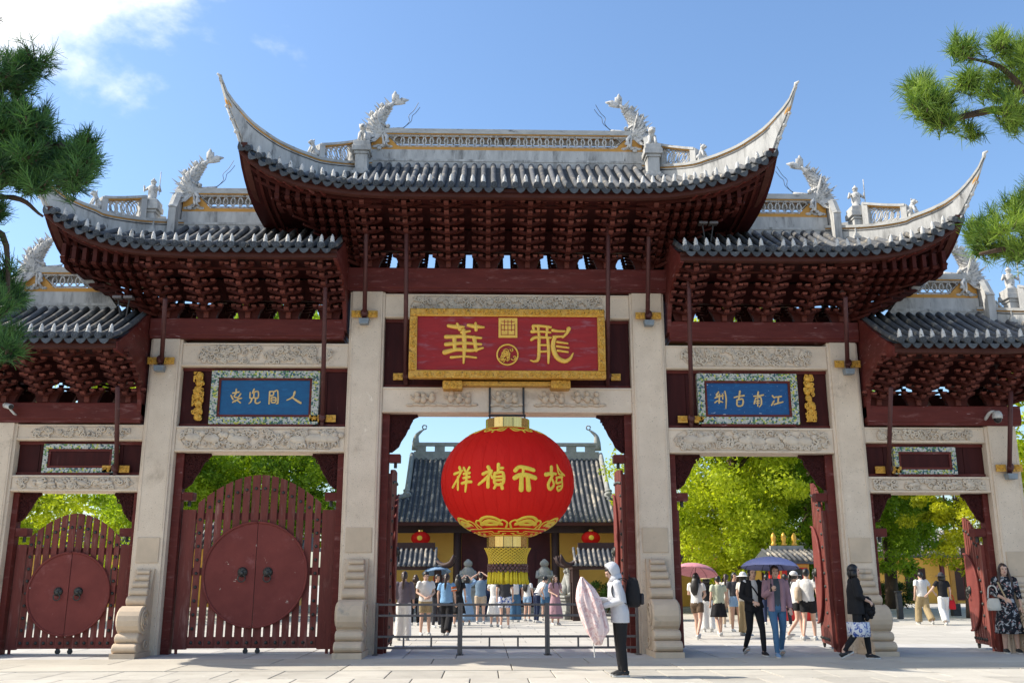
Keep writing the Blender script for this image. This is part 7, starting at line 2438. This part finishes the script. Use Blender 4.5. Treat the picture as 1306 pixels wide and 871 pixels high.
# --- hooded person looking at a phone, side on, with a floppy pink umbrella
x, y = feet(792, 862)
HD = person(x, y, R(-84), 1.66, 'hooded person in pale grey hoodie and black trousers bent over a phone', top=('grey', 1.0), bottom=('pants', 'black', 1.0), hair=('short', 'black'), hat=('hood', 'grey'),
            armL='read', armR='phone', lean=.17, nod=.45, shoe='shoe_black', vox=.010, hem=.80, z=GZP, wide=1.18, build=1.05)
t = empty('phone', tuple(wpt(HD, (-.02, -.36, 1.27))), 'dark phone held by the hooded person', 'phone')
mb = MB(); c = wpt(HD, (-.02, -.38, 1.25)); mb.box(c[0] - .008, c[0] + .008, c[1] - .035, c[1] + .035, c[2] - .07, c[2] + .07); mb.build('case', 'black_plastic', t, bevel=.004)
mb = MB(); mb.box(c[0] + .0085, c[0] + .0105, c[1] - .03, c[1] + .03, c[2] - .062, c[2] + .062); mb.build('screen', 'eye_dark', t)
bp = empty('backpack', tuple(wpt(HD, (0, .22, 1.05))), 'black backpack on the back of the hooded person', 'backpack', rz=R(-84))
mb = MB()
mb.loft([[(.15 * w * math.cos(a), .11 * w2 * math.sin(a), zz) for a in np.linspace(0, 2 * PI, 16, endpoint=False)] for zz, w, w2 in ((-.02, .6, .5), (.0, .95, .95), (.12, 1.02, 1.1), (.26, .98, .95), (.38, .85, .75), (.43, .5, .4))])
mb.build('body', 'cloth_black', bp, smooth=True, world=False)
mb = MB(); mb.loft([[(.11 * w * math.cos(a), .13 + .035 * w * math.sin(a), zz) for a in np.linspace(0, 2 * PI, 12, endpoint=False)] for zz, w in ((.02, .7), (.04, 1), (.17, 1), (.19, .7))]); mb.build('pocket', 'cloth_charcoal', bp, smooth=True, world=False)
for s in (-1, 1):
    mb = MB(); mb.tube(catmull([(s * .11, -.08, .36), (s * .13, -.20, .42), (s * .14, -.36, .30), (s * .14, -.33, .12), (s * .14, -.1, .02)], 14), [(.022, .007)] * 14, 6); mb.build('strap', 'cloth_black', bp, world=False)
mb = MB(); mb.tube([(-.03, -.05, .42), (0, -.05, .47), (.03, -.05, .42)], .008, 5); mb.build('loop', 'cloth_black', bp, world=False)
# half-closed umbrella hanging from the hand: folds of printed cloth round the shaft
YU = y - .1
p0 = at(740, 737, YU); p1 = at(758, 838, YU)
um = empty('folded_umbrella', tuple(p1), 'loosely folded pale pink umbrella held by the hooded person', 'umbrella')
m = MB(); rings = []
N = 48
OUTL = [(735.5, 740, 742.5), (741, 737.5, 748), (750, 735, 757), (765, 733.5, 766), (780, 737, 771), (795, 742, 774), (806, 747, 775), (813, 752, 771), (819, 757, 768)]
for py in np.linspace(735.5, 819, 22):
    xl = np.interp(py, [o_[0] for o_ in OUTL], [o_[1] for o_ in OUTL]); xr = np.interp(py, [o_[0] for o_ in OUTL], [o_[2] for o_ in OUTL])
    A_, B_ = at(xl, py, YU), at(xr, py, YU)
    c = (A_ + B_) / 2; w = (B_[0] - A_[0]) / 2; q = (py - 735.5) / 83.5
    ring = []
    for a_ in np.linspace(0, 2 * PI, N, endpoint=False):
        f = .16 * math.sin(5 * a_ + 3.0 * q) + .12 * math.sin(9 * a_ - 4 * q + 1) + .07 * math.sin(17 * a_ + 6 * q)
        ring.append(c + np.array([w * (1 + .5 * f * q) * math.cos(a_), (.06 + .55 * w) * (1 + 1.3 * f) * math.sin(a_), .035 * q * math.sin(4 * a_ + 9 * q) + .05 * q * f]))
    rings.append(ring)
m.loft(rings); m.build('canopy', 'cloth_pinkprint', um, smooth=True)
m = MB(); m.tube([at(752, 790, YU), p1], .010, 6); m.build('shaft', 'camera_white', um)
m = MB()
hand = wpt(HD, (.08, -.34, 1.08))
m.tube([at(757, 800, YU), lerp(at(757, 800, YU), hand, .6), hand], .008, 5); m.build('cord', 'cloth_pink', um)

# --- two women walking out under one violet umbrella
x, y = feet(964, 836)
W1 = person(x, y, R(8), 1.66, 'woman in black cardigan, white tee and black trousers under the violet umbrella', top=('white', .35), bottom=('slim', 'black', 1.0), hair=('pony', 'black'),
            armL='bent', armR='hold', legs='walk', jacket='black', shoe='shoe_black', vox=.010, hem=.96, z=GZP)
mb = MB(); st = MB(); st.tube(catmull([W1['S'](q) for q in ((-.14, .02, 1.46), (-.05, -.15, 1.30), (.08, -.17, 1.08), (.17, -.10, .92))], 12), [(.016, .006)] * 12, 6)
st.build('cross_strap', 'cloth_black', W1['root'], world=False)
x2, y2 = feet(994, 838)
W2 = person(x2, y2, R(-4), 1.69, 'woman in mauve jacket, grey tee and blue jeans under the violet umbrella', top=('slate', .35), bottom=('slim', 'denim', 1.0), hair=('pony', 'brown'),
            armL='down', armR='umb', legs='walk2', jacket='mauve', shoe='shoe_blue', vox=.010, hem=.93, z=GZP)
hnd = wpt(W2, (-.15, -.30, 1.30))
umbrella((hnd[0] + .02, hnd[1] + .05, at(985, 711, y2)[2]), hnd, .56, 'cloth_violet', 'open violet umbrella shared by the two women walking out', .20)
# --- person in a black cape walking past
x, y = feet(1096, 841)
W3 = person(x, y, R(82), 1.70, 'person with black bob in black hooded cape walking past the drum stone', top=('black', .75), bottom=('slim', 'black', 1.0), hair=('bob', 'black'),
            armL='hold', armR='hold', legs='walk', shoe='shoe_black', vox=.010, hem=.80, z=GZP, wide=1.25, skin='skin')
m = MB(); 
m.loft([[W3['S']((.21 * math.cos(a) * (1 + .08 * math.sin(6 * a)), -.02 + .19 * math.sin(a) * (1 + .08 * math.sin(6 * a)), zz)) for a in np.linspace(0, 2 * PI, 24, endpoint=False)] for zz in (.66, .52, .40)])
m.build('wrap_skirt', 'cloth_splash', W3['root'], smooth=True, world=False)
c = wpt(W3, (.10, -.22, .95))
t = empty('black_bundle', tuple(c), 'black fluffy coat bundled over the arm of the caped person', 'coat')
m = MB(); rg = np.random.default_rng(3)
m.ball((0, 0, -.05), (.13, .15, .17), 12, 8)
for k in range(70):
    d = rg.normal(size=3); d /= np.linalg.norm(d)
    m.ball(tuple(d * np.array([.13, .15, .19]) + np.array([0, 0, -.06])), rg.uniform(.02, .05), 6, 5)
m.build('cloth', 'cloth_black', t, smooth=True, world=False)
# --- woman in floral dress by the end pillar
x, y = feet(1291, 834)
W4 = person(x, y, R(-12), 1.74, 'long-haired woman in dark floral dress standing by the end pillar', top=('floral', .75), bottom=('skirt', 'floral', .66), hair=('long', 'brown'),
            armL='down', armR='hold', shoe='shoe_black', vox=.010, hem=.98, z=GZP)
bag('handbag', W4, (-.26, -.08, .92), (.14, .06, .12), 'cloth_offwhite', 'off-white handbag hanging from the arm of the floral dress woman', [(-.1, 0, .12), (-.06, 0, .34), (.06, 0, .34), (.1, 0, .12)])
t = empty('folding_fan', tuple(wpt(W4, (-.10, -.30, 1.10))), 'closed wooden fan held by the floral dress woman', 'fan')
m = MB(); a, b_ = wpt(W4, (-.09, -.28, 1.05)), wpt(W4, (-.22, -.34, 1.34)); m.tube([a, b_], [(.010, .02), (.014, .03)], 6); m.build('sticks', 'cloth_straw', t)
# --- couple walking away in the east court
def far(px, py, **k):
    g = gnd(px, py, .0); return g[0], g[1]
x, y = far(1179, 797)
C1 = person(x, y, R(186), 1.74, 'man in white tee and khaki trousers holding a partner by the hand', top=('white', .5), bottom=('wide', 'khaki', 1), hair=('short', 'black'), armR='out', armL='down', legs='walk', vox=.016, build=1.08, wide=1.1)
x, y = far(1206, 798)
C2 = person(x, y, R(176), 1.70, 'woman in black top, white trousers and patterned hat walking hand in hand', top=('black', .3), bottom=('wide', 'white', 1), hair=('bob', 'black'), hat=('brim', 'charcoal'), armL='out', armR='down', legs='walk2', vox=.016)
bag('tote_bag', C2, (-.29, -.04, .66), (.12, .07, .15), 'cloth_red', 'red tote bag carried by the woman in white trousers', [(-.07, 0, .15), (-.03, 0, .3), (.03, 0, .3), (.07, 0, .15)])
# --- people in the wide open doorway
def crowd(spec, group):
    for i, s in enumerate(spec):
        px, py, rz, H, lab, kw = s
        x, y = far(px, py)
        kw.setdefault('vox', .0205)
        yield person(x, y, R(rz), H, lab, group, seed=i, **kw)
E1 = list(crowd([
    (890, 815, 150, 1.64, 'woman in white blouse and brown shorts walking under a pink umbrella', dict(top=('white', .5), bottom=('shorts', 'brown', .55), hair=('long', 'black'), legs='walk', armL='umb', armR='hold')),
    (903, 806, 170, 1.60, 'person in straw hat and black top beside the pink umbrella', dict(top=('black', .3), bottom=('wide', 'white', 1), hair=('bob', 'black'), hat=('brim', 'straw'), armR='hold')),
    (918, 811, 185, 1.58, 'child in pale green shirt and black skirt-shorts with dark hair', dict(top=('palegreen', .5), bottom=('skirt', 'black', .50), hair=('short', 'black'), wide=1.1, legs='walk2')),
    (928, 800, 160, 1.66, 'woman with ponytail in loose white shirt behind the child', dict(top=('offwhite', .75), bottom=('pants', 'beige', 1), hair=('pony', 'brown'))),
    (939, 806, 10, 1.68, 'woman in black crop top and pale shorts facing the square', dict(top=('charcoal', .3), bottom=('shorts', 'lightblue', .45), hair=('pony', 'black'), hem=1.02, skin='skin_tan')),
    (951, 811, 120, 1.66, 'person in white bucket hat and khaki wide trousers', dict(top=('offwhite', .5), bottom=('wide', 'khaki', 1), hair=('bob', 'black'), hat=('brim', 'white'))),
    (1017, 816, 100, 1.66, 'woman in white cap, white tee and black shorts striding away', dict(top=('white', .5), bottom=('shorts', 'black', .45), hair=('pony', 'black'), hat=('cap', 'white'), legs='walk', armL='back', armR='fwd', wide=1.1)),
    (1033, 817, 150, 1.74, 'man in white tee and black shorts next to the open door leaf', dict(top=('white', .5), bottom=('shorts', 'black', .6), hair=('short', 'black'), legs='walk2', build=1.05)),
    (1004, 800, 200, 1.66, 'person in dark red shirt in front of the red kiosk', dict(top=('red', .5), bottom=('pants', 'charcoal', 1), hair=('short', 'black'))),
    (980, 797, 180, 1.66, 'person in teal shirt seen behind the two women under the violet umbrella', dict(top=('teal', .5), bottom=('pants', 'navy', 1), hair=('short', 'black'))),
], 'visitors seen through the wide open doorway'))
hnd = wpt(E1[0], (.15, -.30, 1.30)); umbrella((hnd[0] + .10, hnd[1] + .12, hnd[2] + .62), hnd, .60, 'cloth_rose', 'open rose pink umbrella over the woman in brown shorts', .22)
bag('shoulder_bag', E1[7], (.20, .10, 1.10), (.09, .13, .17), 'cloth_beige', 'beige shoulder bag on the man in white tee')
# --- people in the courtyard seen through the central arch
E2 = list(crowd([
    (513, 816, 178, 1.68, 'woman with long ponytail in dark blouse and wide white trousers', dict(top=('dusk', .75), bottom=('wide', 'white', 1), hair=('pony', 'brown'), wide=1.1)),
    (541, 810, 15, 1.70, 'boy in white tee and khaki shorts looking at a phone', dict(top=('white', .5), bottom=('shorts', 'khaki', .72), hair=('short', 'black'), armL='hold', armR='hold', nod=.3, wide=1.15)),
    (568, 811, 170, 1.64, 'woman in sky blue sports shirt with orange sleeve and black trousers', dict(top=('skyblue', .5), bottom=('wide', 'black', 1), hair=('pony', 'brown'), legs='walk', wide=1.15)),
    (556, 800, 30, 1.66, 'person in black clothes half hidden behind the boy in khaki shorts', dict(top=('black', .3), bottom=('pants', 'charcoal', 1), hair=('short', 'black'), skin='skin_tan')),
    (583, 799, 170, 1.66, 'long-haired woman in black dress turned to the hall', dict(top=('black', .5), bottom=('skirt', 'black', .6), hair=('long', 'black'))),
    (594, 797, 185, 1.62, 'woman in pale blue gown raising a camera', dict(top=('lightblue', .75), bottom=('skirt', 'lightblue', .85), hair=('bob', 'black'), armL='up', armR='up')),
    (612, 795, 178, 1.74, 'man in grey blue tee and beige shorts with both arms raised', dict(top=('greyblue', .5), bottom=('shorts', 'beige', .65), hair=('short', 'black'), armL='up', armR='up', build=1.1, wide=1.05)),
    (623, 790, 175, 1.78, 'tall man in navy clothes beside the lantern tassel', dict(top=('navy', 1.0), bottom=('pants', 'navy', 1), hair=('short', 'black'), build=1.05)),
    (630, 799, 170, 1.60, 'girl in white dress under the lantern tassel', dict(top=('white', .35), bottom=('skirt', 'white', .62), hair=('bob', 'black'), armL='point')),
    (643, 801, 180, 1.74, 'man in dark grey tee and bright patterned shorts below the tassel', dict(top=('charcoal', .5), bottom=('shorts', 'splash', .7), hair=('short', 'black'), build=1.08)),
    (657, 793, 185, 1.68, 'person in denim overalls with white shoulder bag', dict(top=('denim', .5), bottom=('wide', 'denim', 1), hair=('bob', 'black'))),
    (672, 792, 140, 1.62, 'girl in white and red top and pale denim shorts', dict(top=('white', .5), bottom=('shorts', 'lightblue', .5), hair=('long', 'black'), armR='hold')),
    (684, 794, 110, 1.72, 'man in white tee and navy trousers leaning over', dict(top=('white', .5), bottom=('pants', 'navy', 1), hair=('short', 'black'), lean=.55, armL='hold', armR='hold')),
    (695, 791, 170, 1.58, 'child in blue top with red cap near the stone lion', dict(top=('lightblue', .5), bottom=('shorts', 'denim', .7), hair=('short', 'black'), hat=('cap', 'red'))),
    (708, 797, 20, 1.64, 'long-haired woman in dusty pink dress facing the gateway', dict(top=('mauve', .3), bottom=('skirt', 'mauve', .8), hair=('long', 'brown'), armL='bent', armR='hold')),
    (528, 797, 200, 1.66, 'person in brown clothes by the west shelter', dict(top=('brown', .5), bottom=('pants', 'black', 1), hair=('bob', 'brown'))),
], 'visitors in the courtyard behind the central arch'))
bag('white_bag', E2[10], (.05, .20, 1.20), (.16, .07, .20), 'cloth_white', 'white bag on the back of the person in denim overalls')
m = MB(); e = E2[2]['arms'][-1][0]; sh_ = E2[2]['U']((-.175, 0, 1.40))
m.tube([E2[2]['S'](lerp(sh_, e, .25)), E2[2]['S'](lerp(sh_, e, .68))], [.083, .085], 10); m.build('sleeve_band', 'cloth_orange', E2[2]['root'], smooth=True, world=False)
m = MB(); m.tube([E2[2]['S'](lerp(sh_, e, .48)), E2[2]['S'](lerp(sh_, e, .58))], [.087, .087], 10); m.build('sleeve_stripe', 'cloth_white', E2[2]['root'], smooth=True, world=False)
g = gnd(560, 798, 0)
umbrella((g[0] - .35, g[1] + 4, 1.98), (g[0] - .3, g[1] + 3.9, 1.42), .55, 'cloth_lightblue', 'pale blue umbrella raised beside the west shelter post', .22)
